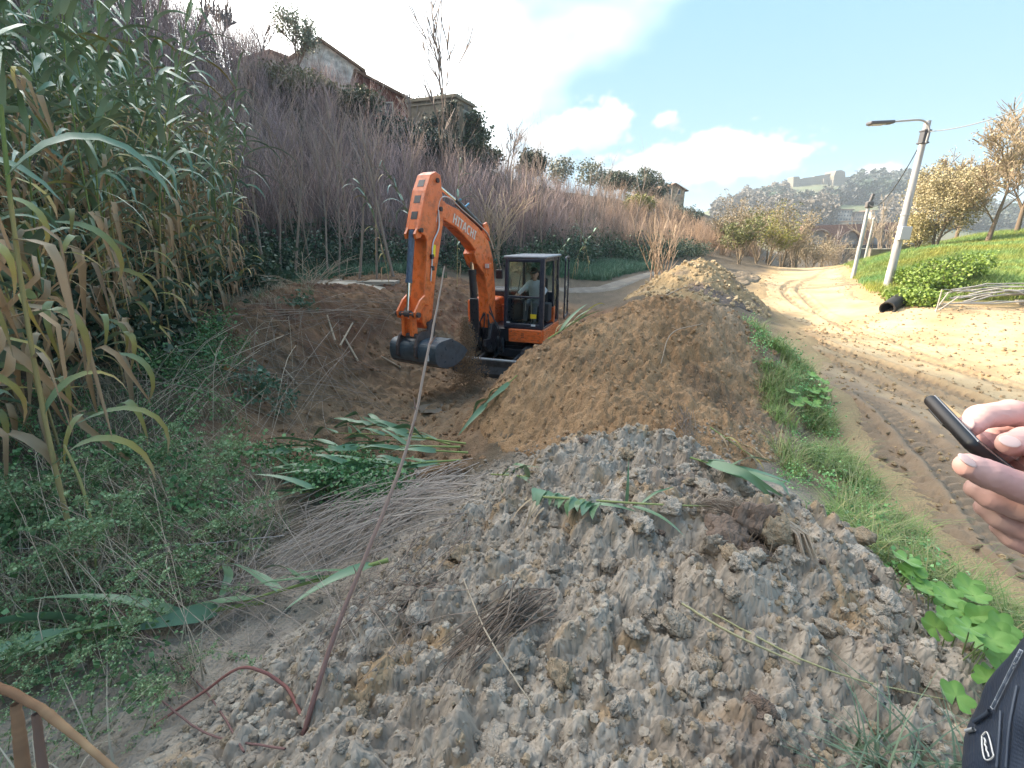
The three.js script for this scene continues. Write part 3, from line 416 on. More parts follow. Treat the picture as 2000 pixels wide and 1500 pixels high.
// ---------------------------------------------------------------- the reed stand on the left
reseed(31);
{
  const protos = [[4.6, .5, .2, {}], [5.0, .9, -.1, {}], [4.2, 1.1, .5, { leaves: 16 }], [4.8, .3, .1, { green: .65 }], [3.6, .8, .6, { leaves: 14, green: .45 }], [3.0, 1.2, .5, { leaves: 13, green: .6 }]];
  const spotsNear = [[-2.75, -1.75], [-2.6, -2.3], [-3.3, -2.6], [-3.9, -2.9], [-4.0, -3.7], [-4.5, -4.4], [-4.6, -5.2], [-4.9, -5.8], [-5.0, -6.6], [-5.1, -7.4], [-5.3, -8.2], [-5.4, -9.0], [-5.8, -9.9], [-6.2, -10.8]];
  const poly = [[-4.4, -3.3], [-4.6, -4.8], [-5.1, -7], [-5.6, -9.6], [-6.4, -11.2], [-8.6, -12], [-9, -7], [-6.6, -3.4]];
  const spots = [...spotsNear, ...scatter(poly, 58)];
  const made = protos.map(([h, lx, lz, o], i) => makeCane('reed_cane', 'tall green reed cane with dry lower leaves in the dense reed stand', h, lx, lz, o));
  spots.forEach(([x, z], i) => {
    const y = surface(x, z) - .05, front = i < spotsNear.length, ry = rr(-.5, .5), s = front ? rr(.85, 1.05) : rr(.95, 1.2);
    if (i < protos.length) { const m = made[i]; m.position.set(x, y, z); m.rotation.y = ry; m.scale.setScalar(s); m.userData.group = 'canes of the reed stand'; }
    else cloneThing(made[i % protos.length], V(x, y, z), ry, s, made[0].userData.label, 'canes of the reed stand');
  });
  // the mass behind: canes that cannot be told apart
  const back = scatter([[-5.4, -3.5], [-6.2, -9], [-7.4, -12.4], [-11, -13], [-12, -5], [-8, -2.4]], 240), mass = [0, 1, 3, 4].map(k => { const gs = [], src = made[k]; src.children.forEach(c => { c.updateMatrix(); gs.push(c.geometry.clone().applyMatrix4(c.matrix)); }); return mergeGeometries(gs.map(g => { const q = g.toNonIndexed(); q.deleteAttribute('uv'); return q; })); });
  cover('reed_thicket', 'dense mass of reeds behind the front canes', 'reeds', mass, reedLeafMat, back, (x, z) => TR(x, surface(x, z) - .1, z, 0, rr(-.9, .9), 0, rr(.8, 1.12)), () => tint(.75, 1.1, .06));
  // unseen reeds added past the left edge to shade the heap and road
  cover('reed_thicket', 'unseen mass of reeds added at the left to shade the foreground', 'reeds', mass, reedLeafMat, scatter([[-4.6, -3.6], [-3.6, -1], [-4.2, 2.6], [-9, 3], [-11, -2], [-8, -4]], 230), (x, z) => TR(x, surface(x, z) - .1, z, 0, rr(-.9, .9), 0, rr(.9, 1.15)), () => tint(.75, 1.1, .06));
  // dry leaves and blades hanging through the front of the stand
  const hang = [[], []], hc = [[], []]; for (const [x, z] of scatter([[-3.6, -2.4], [-4.0, -3.6], [-4.5, -5.2], [-4.9, -7.2], [-5.3, -9.4], [-6.2, -11.4], [-7.4, -11.6], [-6.4, -7], [-5.2, -3]], 1500)) { const k = rnd() < .72 ? 0 : 1, y = surface(x, z) + .25 + 2.9 * rnd() ** 1.3; hang[k].push(TR(x, y, z, rr(-.4, .4), rr(-1.5, 1.2), rr(-.7, .2), rr(.7, 1.3))); hc[k].push(tint(.6, 1.3, .08)); }
  stuff('hanging_dry_leaves', DRYLEAF[1], dryLeafMat, hang[0].filter((_, i) => i % 3 === 0), hc[0].filter((_, i) => i % 3 === 0), 'tan dead leaves hanging through the reed stand', 'leaves'); stuff('hanging_dry_leaves', DRYLEAF[4], dryLeafMat, hang[0].filter((_, i) => i % 3 === 1), hc[0].filter((_, i) => i % 3 === 1), 'tan dead leaves hanging through the reed stand', 'leaves'); stuff('hanging_dry_leaves', MIXLEAF[2], dryLeafMat, hang[0].filter((_, i) => i % 3 === 2), hc[0].filter((_, i) => i % 3 === 2), 'yellowing leaves hanging through the reed stand', 'leaves'); stuff('hanging_dry_leaves', GREENLEAF[3], reedLeafMat, hang[1], hc[1], 'green blades hanging through the reed stand', 'leaves');
  { const big = [[], []], bc = [[], []]; for (const [x, z] of scatter([[-2.6, -2.5], [-3.2, -3.4], [-4.3, -5.2], [-4.9, -5.2], [-4.6, -3.2], [-3.4, -2.2]], 110)) { const k = rnd() < .65 ? 0 : 1; big[k].push(TR(x, surface(x, z) + rr(.5, 2.2), z, rr(-.5, .5), rr(-1.2, .9), rr(-.9, -.1), rr(1.0, 1.6))); bc[k].push(tint(.75, 1.35, .08)); } stuff('hanging_dry_leaves', DRYLEAF[2], dryLeafMat, big[0], bc[0], 'broad tan dead leaves drooping in front of the reeds', 'leaves'); stuff('hanging_dry_leaves', MIXLEAF[4], dryLeafMat, big[1], bc[1], 'broad yellowing leaves drooping in front of the reeds', 'leaves'); }
  // lone reeds in front of the thicket
  const lone = [[830, 560, 2, 1.0, 'lone leaning reed behind the digger arm'], [893, 560, 3, .95, 'pale reed standing behind the digger boom'], [760, 556, 4, 1.0, 'drooping reed between the thicket and the digger arm'], [1118, 545, 5, 1.0, 'short reed at the thicket foot behind the digger cab'], [1150, 540, 4, .9, 'feathery reed beside the green bank'], [1075, 548, 5, .8, 'small reed just above the digger cab']];
  lone.forEach(([px, py, k, s, label], i) => { const p = hit(px, py); cloneThing(made[k], p, i % 2 ? .4 : Math.PI + .3, s * .8, label, 'lone reeds along the thicket'); });
}
// ---------------------------------------------------------------- bare thicket on the hillside
reseed(41);
{
  const HILL = [[-8.2, -12.6], [-5.9, -14.8], [-2.6, -17], [2, -22.8], [7, -28], [12, -32.6], [17, -37], [24, -46], [30, -60], [22, -62], [14, -54], [5, -47], [-1, -42], [-6, -37], [-12, -35], [-18, -33], [-26, -26], [-26, -10], [-13, -9]];
  const geos = []; for (let k = 0; k < 8; k++) geos.push(shrubGeo(rr(2.6, 3.4), 8, { flare: k % 2 ? .3 : .6, rmin: .006, kids: [4, 6], c0: [.15, .115, .105], c1: [.38, .295, .275] }));
  const spots = scatter(HILL, 1900);
  cover('bare_thicket', 'dense purple-grey thicket of bare shoots covering the hillside', 'thicket', geos, woodMat, spots, (x, z) => TR(x, groundHeight(x, z), z, 0, rr(0, 6.28), 0, rr(.7, 1.05) * (1 - .45 * sstep(-24, -34, z + x * -.25))), (x, z) => { const k = rr(.5, 1.6), a = rr(-.5, 1), w = sstep(-2, 14, x); return new THREE.Color(k * (1.02 + .2 * w + .08 * a), k * (1 + .1 * w), k * (1.06 - .2 * w - .12 * a)); });  // w warms the right-hand shrubs: sunlight painted into their tint
  // single saplings one can tell apart
  const o = { rmin: .004, wob: .07, up: .04, depth: 2, seg: 5, c0: [.27, .21, .165], c1: [.36, .28, .24], kids: [4, 6], from: .35, spread: [.3, .7], short: [.35, .5] };
  const proto = []; for (let k = 0; k < 5; k++) { const B = newB(); branchInto(B, 0, -.1, 0, rr(-.15, .15), 1, rr(-.15, .15), rr(4.0, 5.2), rr(.035, .055), 2, o); proto.push(geoFrom(B.P, B.N, B.C, B.I)); }
  const line = [[470, 545], [520, 548], [548, 540], [575, 548], [640, 545], [660, 545], [700, 545], [735, 545], [770, 540], [440, 560], [610, 530], [690, 520], [560, 500], [650, 490], [740, 500], [500, 500], [1010, 520], [1060, 515], [1130, 508], [1180, 500], [985, 500], [1230, 490], [1300, 480]];
  for (let k = 0; k < 34; k++) line.push([rr(450, 1350), rr(440, 530) - (k % 3) * 30]);
  line.forEach(([px, py], i) => { const p = hit(px, py), t = single('bare_sapling', proto[i % 5], woodMat, 'slender bare sapling standing out of the thicket edge', 'tree', 'saplings along the thicket edge'); t.position.set(p.x, groundHeight(p.x, p.z) - .05, p.z); t.rotation.y = rr(0, 6); t.scale.setScalar(rr(.75, 1.05)); });
  // dark evergreen undergrowth at the toe of the slope
  const ivy = []; for (let k = 0; k < 4; k++) ivy.push(leafCloud([[0, .1, 0], [.2, .3, .1], [-.2, .25, -.1], [0, .45, .2]], 60, .45, .075, [.03, .07, .04], [.075, .125, .065]));
  cover('ivy_undergrowth', 'dark green ivy and bramble undergrowth at the thicket foot', 'undergrowth', ivy, foliageMat, [...scatter([[-8.4, -12], [-5.9, -14.2], [-2.4, -16.4], [2.2, -22], [7, -27], [13, -33], [15, -36], [6, -31], [-2, -20.5], [-6, -18], [-10, -16]], 260), ...scatter([[-7, -24], [0, -30], [4, -38], [-4, -33], [-9, -30]], 260), ...scatter([[-8, -5], [-5, -5.2], [-5.2, -9.4], [-6.2, -11.6], [-9, -13.6], [-12, -13]], 130)], (x, z) => TR(x, groundHeight(x, z), z, 0, rr(0, 6.28), 0, rr(.7, 1.7)), () => tint(.75, 1.25, .08));
  // blue-green grass bank behind the machine
  const gb = []; for (let k = 0; k < 3; k++) gb.push(tuftGeo(26, .3, .16, [.05, .13, .07], [.10, .20, .11], .8, .008));
  cover('bank_grass', 'blue-green grass on the bank below the thicket', 'grass', gb, foliageMat, [...scatter([[.8, -20.4], [4, -20.6], [8, -25.4], [8, -28.5], [3, -23.5], [0, -22]], 1500), ...scatter([[-8, -11.2], [-5.6, -13.2], [-2.2, -15.6], [-2.6, -16.6], [-6, -14.8], [-8.6, -12.6]], 420)], (x, z) => TR(x, groundHeight(x, z), z, 0, rr(0, 6.28), 0, rr(.7, 1.6)), () => tint(.8, 1.3, .06));
}

// ---------------------------------------------------------------- the orange excavator
reseed(51);
const font = await new FontLoader().loadAsync('fonts/droid/droid_sans_bold.typeface.json');
// worn paint: speckle of dust and grime in the colour, faint orange peel
const GRIME = dataTex(256, (u, v) => { const a = loop((x, y) => fbm(x, y, 2.2, 4), u, v, 7), b = loop((x, y) => fbm(x, y, 7.7, 3), u, v, 34); const d = sstep(-.15, .5, a * 1.1 + b * .35); return [lerp(1, .80, d), lerp(1, .78, d), lerp(1, .76, d)]; }, true);
const GRIMEROUGH = dataTex(256, (u, v) => .5 + .6 * loop((x, y) => fbm(x, y, 3.1, 4), u, v, 9));
const paintMat = (r, g, b, rough = .5) => { const m = new THREE.MeshPhysicalMaterial({ roughness: rough, map: GRIME, roughnessMap: GRIMEROUGH, clearcoat: .25, clearcoatRoughness: .4 }); m.color.setRGB(r, g, b); return m; };
const orangeMat = paintMat(.80, .165, .035, .75), blackMat = paintMat(.014, .016, .022, .8), navyMat = paintMat(.02, .026, .045, .7), steelMat = mat(.10, .11, .125, .55, { metalness: .5, map: GRIME }), bucketMat = paintMat(.055, .075, .095, .9), chromeMat = mat(.75, .73, .68, .12, { metalness: 1 }), rubberMat = mat(.03, .03, .032, .9, { map: GRIME }), rustMat = mat(.085, .06, .055, .8, { map: GRIME });
const glassMat = new THREE.MeshPhysicalMaterial({ transmission: 1, thickness: 0, roughness: .03, ior: 1.5 }); glassMat.color.setRGB(.82, .88, .86);
const EXC = thing('excavator', 'orange tracked excavator with black cab and raised folded arm', 'excavator', [.03, -.78, -11.25]);
EXC.rotation.y = -20 * Math.PI / 180;
{
  const O = EXC, SW = [-.25, 0, 1.0], SWR = -8 * Math.PI / 180;
  const prof = (pts, w, bevel = .012, holes) => { const s = new THREE.Shape(pts.map(([z, y]) => new THREE.Vector2(z, y))); const g = new THREE.ExtrudeGeometry(s, { depth: w - 2 * bevel, bevelEnabled: bevel > 0, bevelThickness: bevel, bevelSize: bevel, bevelOffset: -bevel, bevelSegments: 2, curveSegments: 8 }); g.translate(0, 0, -(w / 2 - bevel)); return g.rotateY(-Math.PI / 2); };
  const L = (name, geo, m, parent = O) => { const q = addMesh(name, geo, m, parent); if (parent === O) { q.position.set(...SW); q.rotation.y = SWR; } return q; };
  const pin = (z, y, w, r) => cyl(V(-w / 2, y, z), V(w / 2, y, z), r, r, 14);
  const rod = (z0, y0, z1, y1, r, x = 0) => cyl(V(x, y0, z0), V(x, y1, z1), r, r, 16);
  // tracks
  for (const s of [-1, 1]) {
    const R = .27, hl = .98, pts = []; for (let i = 0; i <= 12; i++) { const a = -Math.PI / 2 + i / 12 * Math.PI; pts.push([hl + R * Math.cos(a), R + R * Math.sin(a)]); } for (let i = 0; i <= 12; i++) { const a = Math.PI / 2 + i / 12 * Math.PI; pts.push([-hl + R * Math.cos(a), R + R * Math.sin(a)]); }
    const t = addMesh('track', prof(pts, .4, .02), rubberMat, O); t.position.set(s * .78, 0, 0);
    const lug = box(.38, .03, .05), per = 2 * (2 * hl) + 2 * Math.PI * R, n = 52;
    for (let k = 0; k < n; k++) { let q = k / n * per, z, y, a; if (q < 2 * hl) { z = -hl + q; y = 2 * R; a = 0; } else if ((q -= 2 * hl) < Math.PI * R) { const b = q / R; z = hl + R * Math.sin(b); y = R + R * Math.cos(b); a = b; } else if ((q -= Math.PI * R) < 2 * hl) { z = hl - q; y = 0; a = Math.PI; } else { q -= 2 * hl; const b = Math.PI + q / R; z = -hl + R * Math.sin(b); y = R + R * Math.cos(b); a = b; } const l = addMesh('track_lug', lug, rubberMat, t); l.position.set(0, y, z); l.rotation.x = a; }
    for (const z of [-.95, .95]) { const w = addMesh('wheel', pin(z, .27, .43, .19), steelMat, t); }
    for (const z of [-.5, 0, .5]) addMesh('roller', pin(z, .12, .42, .1), steelMat, t);
  }
  addMesh('track_frame', merge([rbox(1.2, .2, 1.5, 0, .36, 0, .03), rbox(.16, .16, 2.0, -.58, .27, 0, .03), rbox(.16, .16, 2.0, .58, .27, 0, .03), cyl(V(0, .4, 0), V(0, .64, 0), .42, .42, 28)]), blackMat, O);
  // dozer blade with its push arms
  { const b = addMesh('dozer_blade', prof([[1.62, .02], [1.70, .0], [1.75, .12], [1.73, .28], [1.77, .42], [1.72, .44], [1.66, .28], [1.68, .12]], 1.96, .01), steelMat, O);
    addMesh('blade_lip', rbox(1.98, .035, .07, 0, .44, 1.73, .01), mat(.34, .37, .40, .5, { metalness: .4 }), b);
    for (const s of [-1, 1]) addMesh('blade_arm', merge([cyl(V(s * .42, .3, .7), V(s * .42, .22, 1.66), .055, .05, 8), cyl(V(s * .42, .25, 1.2), V(s * .8, .3, 1.66), .035, .03, 8)]), steelMat, b);
    addMesh('blade_cylinder', cyl(V(0, .42, .75), V(0, .3, 1.66), .05, .035, 10), chromeMat, b); }
  // upper house
  const hp = []; for (let i = 0; i <= 20; i++) { const a = Math.PI + i / 20 * Math.PI; hp.push([Math.cos(a) * .98, -Math.sin(a) * -1.0]); }
  { const s = new THREE.Shape(); s.moveTo(-.98, -.75); s.lineTo(-.98, .35); s.absarc(-.2, -.2, .0001, 0, .1); const outline = []; for (let i = 0; i <= 24; i++) { const a = Math.PI + i / 24 * Math.PI; outline.push(new THREE.Vector2(.98 * Math.cos(a), .35 * 0 - .1 + .98 * Math.sin(a))); } outline.push(new THREE.Vector2(.98, .62), new THREE.Vector2(.2, .78), new THREE.Vector2(-.75, .78), new THREE.Vector2(-.98, .5));
    const plan = (y0, y1, k = 1) => new THREE.ExtrudeGeometry(new THREE.Shape(outline.map(v => new THREE.Vector2(v.x * k, -v.y * k))), { depth: y1 - y0, bevelEnabled: true, bevelThickness: .02, bevelSize: .02, bevelOffset: -.02, bevelSegments: 2 }).rotateX(-Math.PI / 2).translate(0, y0, 0);
    addMesh('deck', plan(.66, .92), blackMat, O);
    const rear = outline.filter(v => v.y < .0); const cw = addMesh('counterweight', new THREE.ExtrudeGeometry(new THREE.Shape([...rear.map(v => new THREE.Vector2(v.x * 1.01, -v.y * 1.01)), new THREE.Vector2(.99, .12), new THREE.Vector2(-.99, .12)]), { depth: .62, bevelEnabled: true, bevelThickness: .03, bevelSize: .03, bevelOffset: -.03, bevelSegments: 2 }).rotateX(-Math.PI / 2).translate(0, .7, 0), orangeMat, O);
    addMesh('engine_hood', rbox(1.5, .42, .62, -.1, 1.5, -.62, .09), blackMat, O);
    addMesh('side_cover', rbox(.62, .62, 1.05, -.66, 1.22, .05, .07), orangeMat, O); }
  // orange skirt below the cab, front and side
  { const f = addMesh('front_skirt', rbox(.78, .3, .1, .58, .80, .80, .025), orangeMat, O); for (const y of [.77, .81, .85]) addMesh('grille_slot', box(.07, .012, .02, .53, y, .845), blackMat, f); for (const [x, y] of [[.26, .9], [.9, .72], [.9, .88], [.28, .72]]) addMesh('bolt', new THREE.CylinderGeometry(.012, .012, .02, 8).rotateX(Math.PI / 2).translate(x, y, .853), steelMat, f);
    addMesh('side_skirt', rbox(.08, .3, 1.35, .965, .80, .1, .025), orangeMat, O); }
  // cab
  { const x0 = .04, x1 = .98, z0 = -.58, z1 = .74, y0 = .96, y1 = 2.5, bar = (a, b, w, d) => { const l = Math.hypot(b[0] - a[0], b[1] - a[1], b[2] - a[2]); const g = new RoundedBoxGeometry(w, l, d, 2, .02); g.applyQuaternion(new THREE.Quaternion().setFromUnitVectors(V(0, 1, 0), V(b[0] - a[0], b[1] - a[1], b[2] - a[2]).normalize())); return g.translate((a[0] + b[0]) / 2, (a[1] + b[1]) / 2, (a[2] + b[2]) / 2); };
    const frame = merge([bar([x0 + .04, y0, z1], [x0 + .06, y1, z1 - .1], .085, .09), bar([x1 - .05, y0, z1], [x1 - .06, y1, z1 - .1], .11, .1), bar([x0 + .04, y0, z0], [x0 + .05, y1, z0 + .03], .08, .09), bar([x1 - .05, y0, z0], [x1 - .05, y1, z0 + .03], .1, .1), bar([x1 - .03, y0, z0 + .42], [x1 - .04, y1, z0 + .40], .05, .06),
      rbox(x1 - x0 - .1, .07, .075, (x0 + x1) / 2, y1 - .05, z1 - .1, .02), rbox(x1 - x0 - .1, .045, .06, (x0 + x1) / 2, 1.66, z1 - .04, .015), rbox(x1 - x0, .12, .09, (x0 + x1) / 2, y0 + .05, z1, .02), rbox(.06, .07, z1 - z0, x0 + .05, y1 - .05, (z0 + z1) / 2 - .05, .02), rbox(.06, .07, z1 - z0, x1 - .05, y1 - .05, (z0 + z1) / 2 - .05, .02), rbox(x1 - x0, .7, .05, (x0 + x1) / 2, 1.3, z0, .02), rbox(x1 - x0, .06, .06, (x0 + x1) / 2, y1 - .05, z0 + .03, .02), rbox(.05, .66, z1 - z0, x0 + .03, 1.28, (z0 + z1) / 2, .02), rbox(x1 - x0, .05, z1 - z0, (x0 + x1) / 2, y0 + .01, (z0 + z1) / 2, .02)]);
    const cab = addMesh('cab', frame, navyMat, O);
    addMesh('roof', rbox(x1 - x0 + .06, .06, z1 - z0 + .02, (x0 + x1) / 2, y1 + .02, (z0 + z1) / 2 - .06, .03), paintMat(.20, .22, .25, .8), cab);
    const pane = (w, h, x, y, z, rx = 0, ry = 0) => new THREE.BoxGeometry(w, h, .004).applyMatrix4(TR(x, y, z, rx, ry, 0, 1));
    addMesh('windscreen', pane(.8, .76, (x0 + x1) / 2, 2.06, z1 - .07, -.066), glassMat, cab);
    addMesh('lower_window', pane(.8, .54, (x0 + x1) / 2, 1.36, z1 - .03, -.04), glassMat, cab);
    addMesh('side_window', new THREE.BoxGeometry(.004, .82, 1.12).translate(x0 + .05, 2.03, .05), glassMat, cab);
    addMesh('rear_window', pane(.78, .76, (x0 + x1) / 2, 2.05, z0 + .03), glassMat, cab);
    addMesh('rear_side_window', new THREE.BoxGeometry(.004, 1.3, .34).translate(x1 - .03, 1.8, z0 + .22), glassMat, cab);
    const rr4 = (w, h, t, r) => { const s = new THREE.Shape(), f = (sh, W, H, q) => { sh.moveTo(-W / 2 + q, -H / 2); sh.lineTo(W / 2 - q, -H / 2); sh.quadraticCurveTo(W / 2, -H / 2, W / 2, -H / 2 + q); sh.lineTo(W / 2, H / 2 - q); sh.quadraticCurveTo(W / 2, H / 2, W / 2 - q, H / 2); sh.lineTo(-W / 2 + q, H / 2); sh.quadraticCurveTo(-W / 2, H / 2, -W / 2, H / 2 - q); sh.lineTo(-W / 2, -H / 2 + q); sh.quadraticCurveTo(-W / 2, -H / 2, -W / 2 + q, -H / 2); return sh; }; f(s, w, h, r); s.holes.push(f(new THREE.Path(), w - 2 * t, h - 2 * t, r * .7)); return new THREE.ExtrudeGeometry(s, { depth: .035, bevelEnabled: false }); };
    const door = addMesh('door', rr4(.74, 1.5, .05, .1).rotateY(Math.PI / 2 + .12).translate(x1 + .1, 1.74, z0 - .3), navyMat, O);
    addMesh('door_glass', new THREE.BoxGeometry(.004, 1.36, .62).rotateY(.12).translate(x1 + .115, 1.74, z0 - .3), glassMat, door);
    addMesh('handle', cyl(V(x1 + .16, 1.5, z0 - .05), V(x1 + .16, 1.8, z0 - .05), .012, .012, 8), blackMat, door);
    addMesh('grab_handle', curveTube([[x1 + .0, 1.5, z0 + .40, .013], [x1 + .07, 1.53, z0 + .42, .013], [x1 + .07, 1.95, z0 + .42, .013], [x1 + .0, 1.98, z0 + .40, .013]], 12, 8), blackMat, cab);
    addMesh('wiper', cyl(V(.36, 1.72, z1 - .02), V(.44, 2.2, z1 - .05), .008, .006, 6), blackMat, cab);
    addMesh('seat', merge([rbox(.46, .14, .46, .55, 1.36, -.05, .05), rbox(.44, .62, .12, .55, 1.7, -.3, .05), rbox(.28, .2, .09, .55, 2.08, -.33, .04), rbox(.36, .3, .36, .55, 1.15, -.05, .03)]), mat(.02, .02, .022, .8), cab);
    addMesh('dashboard', merge([rbox(.2, .5, .3, .2, 1.3, .12, .03), rbox(.2, .42, .3, .86, 1.26, .1, .03)]), mat(.03, .03, .034, .7), cab);
    for (const x of [.25, .83]) addMesh('joystick', merge([cyl(V(x, 1.5, .18), V(x, 1.66, .24), .018, .02, 8)]), blackMat, cab);
    for (const x of [.46, .6]) addMesh('travel_lever', cyl(V(x, 1.0, .4), V(x, 1.55, .46), .012, .012, 6), mat(.5, .5, .5, .4, { metalness: .6 }), cab);
    addMesh('warning_sticker', new THREE.BoxGeometry(.14, .1, .003).translate(.74, 1.24, z1 - .02), mat(.75, .55, .02, .6), cab);
    addMesh('paper_label', new THREE.BoxGeometry(.1, .045, .004).translate(.76, 1.05, z1 + .05), mat(.7, .75, .78, .6), cab);
    addMesh('paper_label', new THREE.BoxGeometry(.08, .03, .004).translate(.16, 1.09, z1 + .05), mat(.6, .65, .68, .6), cab);
    const mir = addMesh('mirror', rbox(.16, .2, .04, -.06, 2.15, z1 + .02, .02), blackMat, O); addMesh('mirror_arm', curveTube([[.06, 2.32, z1 - .1, .01], [-.05, 2.36, z1 + .02, .01], [-.06, 2.24, z1 + .02, .01]], 8, 6), blackMat, mir); }
  // swing bracket, hoses
  const br = addMesh('swing_bracket', merge([cyl(V(-.25, .45, 1.0), V(-.25, 1.0, 1.0), .16, .16, 18), prof([[.85, .6], [1.0, .5], [1.45, .55], [1.62, .7], [1.6, .82], [1.35, .8], [1.2, 1.1], [1.0, 1.12], [.88, .95]], .07, .01).translate(-.41, 0, 0), prof([[.85, .6], [1.0, .5], [1.45, .55], [1.62, .7], [1.6, .82], [1.35, .8], [1.2, 1.1], [1.0, 1.12], [.88, .95]], .07, .01).translate(-.09, 0, 0), rbox(.5, .3, .4, -.25, .62, .75, .05)]), blackMat, O);
  for (let k = 0; k < 7; k++) { const x = rr(-.5, .05); addMesh('hose', curveTube([[x, .8, .72, .016], [x + rr(-.1, .1), rr(.35, .6), .98, .016], [x + rr(-.1, .1), rr(.8, 1.1), 1.2, .016], [-.25 + rr(-.1, .1), 1.5, 1.12, .014]], 14, 6), blackMat, br); }
  // boom
  const boom = L('boom', prof([[.02, .86], [.1, .9], [.13, 1.0], [.2, 1.8], [.3, 2.2], [.48, 2.55], [.85, 2.85], [1.3, 3.12], [1.72, 3.25], [1.86, 3.32], [1.9, 3.42], [1.84, 3.52], [1.72, 3.56], [1.2, 3.44], [.5, 3.13], [.12, 2.86], [-.06, 2.5], [-.15, 1.8], [-.12, 1.0], [-.06, .88]], .24, .015), orangeMat);
  addMesh('gusset', merge([prof([[.05, 2.86], [.3, 2.98], [.26, 3.2], [.16, 3.24], [.06, 3.1]], .05, .006).translate(.09, 0, 0), prof([[.05, 2.86], [.3, 2.98], [.26, 3.2], [.16, 3.24], [.06, 3.1]], .05, .006).translate(-.09, 0, 0)]), orangeMat, boom);
  addMesh('tip_plate', merge([prof([[1.62, 3.26], [1.86, 3.3], [1.92, 3.42], [1.84, 3.54], [1.66, 3.56], [1.5, 3.4]], .27, .008)]), orangeMat, boom);
  addMesh('hinge_plate', merge([prof([[.34, 2.2], [.62, 2.42], [.72, 2.62], [.62, 2.74], [.36, 2.6], [.2, 2.3]], .275, .008)]), orangeMat, boom);
  { const t = new TextGeometry('HITACHI', { font, size: .175, depth: .004, curveSegments: 4, bevelEnabled: false }); t.computeBoundingBox(); t.scale(.86, 1, 1);
    const d = V(0, 2.90 - 3.27, .48 - 1.36).normalize(), up = V(0, d.z * -1, d.y).normalize(); if (up.y < 0) up.negate(); const m = new THREE.Matrix4().makeBasis(d, up, V(1, 0, 0)); m.setPosition(.123, 3.215, 1.44); t.applyMatrix4(m); addMesh('lettering', t, mat(.72, .62, .55, .6), boom); }
  { const wl = addMesh('work_light', merge([rbox(.13, .12, .1, .2, 2.36, .28, .02)]), orangeMat, boom); addMesh('lens', rbox(.1, .09, .02, .2, 2.36, .335, .01), mat(.75, .76, .74, .15, { metalness: .3 }), wl); }
  addMesh('steel_pipe', curveTube([[.14, 3.2, 1.95, .013], [.14, 3.6, 1.78, .013], [.135, 3.62, 1.5, .013], [.135, 3.46, 1.15, .013], [.135, 3.2, .55, .013], [.135, 2.98, .15, .013], [.13, 2.7, -.06, .013]], 40, 6), mat(.55, .52, .52, .35, { metalness: .7 }), boom);
  // arm
  const arm = L('arm', prof([[1.76, 3.98], [1.9, 4.02], [2.04, 3.96], [2.2, 3.7], [2.36, 3.3], [2.44, 3.08], [2.4, 3.0], [2.3, 2.98], [2.24, 2.9], [2.32, 2.4], [2.5, 1.62], [2.5, 1.5], [2.42, 1.38], [2.32, 1.36], [2.24, 1.44], [2.06, 2.2], [1.84, 2.9], [1.74, 3.2], [1.72, 3.5]], .3, .015), orangeMat);
  addMesh('front_bracket', merge([-1, 1].map(s => prof([[2.2, 3.66], [2.34, 3.34], [2.44, 3.1], [2.52, 3.0], [2.5, 2.92], [2.38, 2.94], [2.2, 3.2]], .05, .006).translate(s * .1, 0, 0))), orangeMat, arm);
  for (const [z, y, a] of [[2.125, 3.82, -.55], [2.255, 3.56, -.39], [2.36, 3.3, -.36]]) addMesh('slot', box(.13, .13, .012, 0, y, z, a, 0, 0), blackMat, arm);
  addMesh('yellow_sticker', new THREE.BoxGeometry(.004, .2, .07).rotateX(-.2).translate(.153, 2.72, 2.06), mat(.85, .68, .02, .6), arm);
  addMesh('arm_pipe', curveTube([[.165, 3.4, 1.9, .014], [.17, 3.1, 1.92, .014], [.165, 2.85, 2.1, .014], [.165, 2.5, 2.16, .016], [.165, 2.2, 2.22, .012]], 20, 6), mat(.6, .57, .57, .35, { metalness: .6 }), arm);
  for (const y of [2.62, 2.42]) addMesh('pipe_clamp', rbox(.05, .08, .07, .165, y, 2.15, .01), blackMat, arm);
  for (const [z, y] of [[1.82, 3.42], [1.88, 3.88], [2.36, 1.46], [2.4, 3.06]]) addMesh('pin', pin(z, y, .36, .04), rustMat, arm);
  // cylinders
  const cylinder = (a, b, c, r, q, m) => { const o = L('cylinder', rod(a[0], a[1], b[0], b[1], r), m); addMesh('rod', rod(b[0], b[1], c[0], c[1], q), chromeMat, o); addMesh('gland', rod(lerp(a[0], b[0], .93), lerp(a[1], b[1], .93), b[0], b[1], r * 1.12), m, o); addMesh('eye', pin(c[0], c[1], .12, q * 1.9), rustMat, o); return o; };
  const ac = cylinder([.16, 3.12], [1.12, 3.6], [1.86, 3.9], .062, .034, blackMat); addMesh('hose_fitting', merge([rbox(.035, .03, .22, .03, 3.53, .8, .012, .46), rbox(.03, .035, .04, .03, 3.63, 1.0, .01)]), mat(.05, .25, .42, .4), ac);
  cylinder([.52, .78], [.6, 2.3], [.6, 2.56], .078, .04, blackMat);
  cylinder([2.44, 3.06], [2.62, 2.2], [2.7, 1.68], .055, .03, paintMat(.07, .10, .16, .7));
  addMesh('guard', 0 || rbox(.2, .75, .05, -.25, 1.35, 1.72, .02), blackMat, O);
  // linkage
  for (const s of [-1, 1]) L('guide_link', prof([[2.36, 1.92], [2.46, 1.98], [2.6, 1.9], [2.76, 1.72], [2.74, 1.6], [2.66, 1.58], [2.58, 1.74], [2.46, 1.82], [2.36, 1.78]], .045, .008).translate(s * .19, 0, 0), orangeMat);
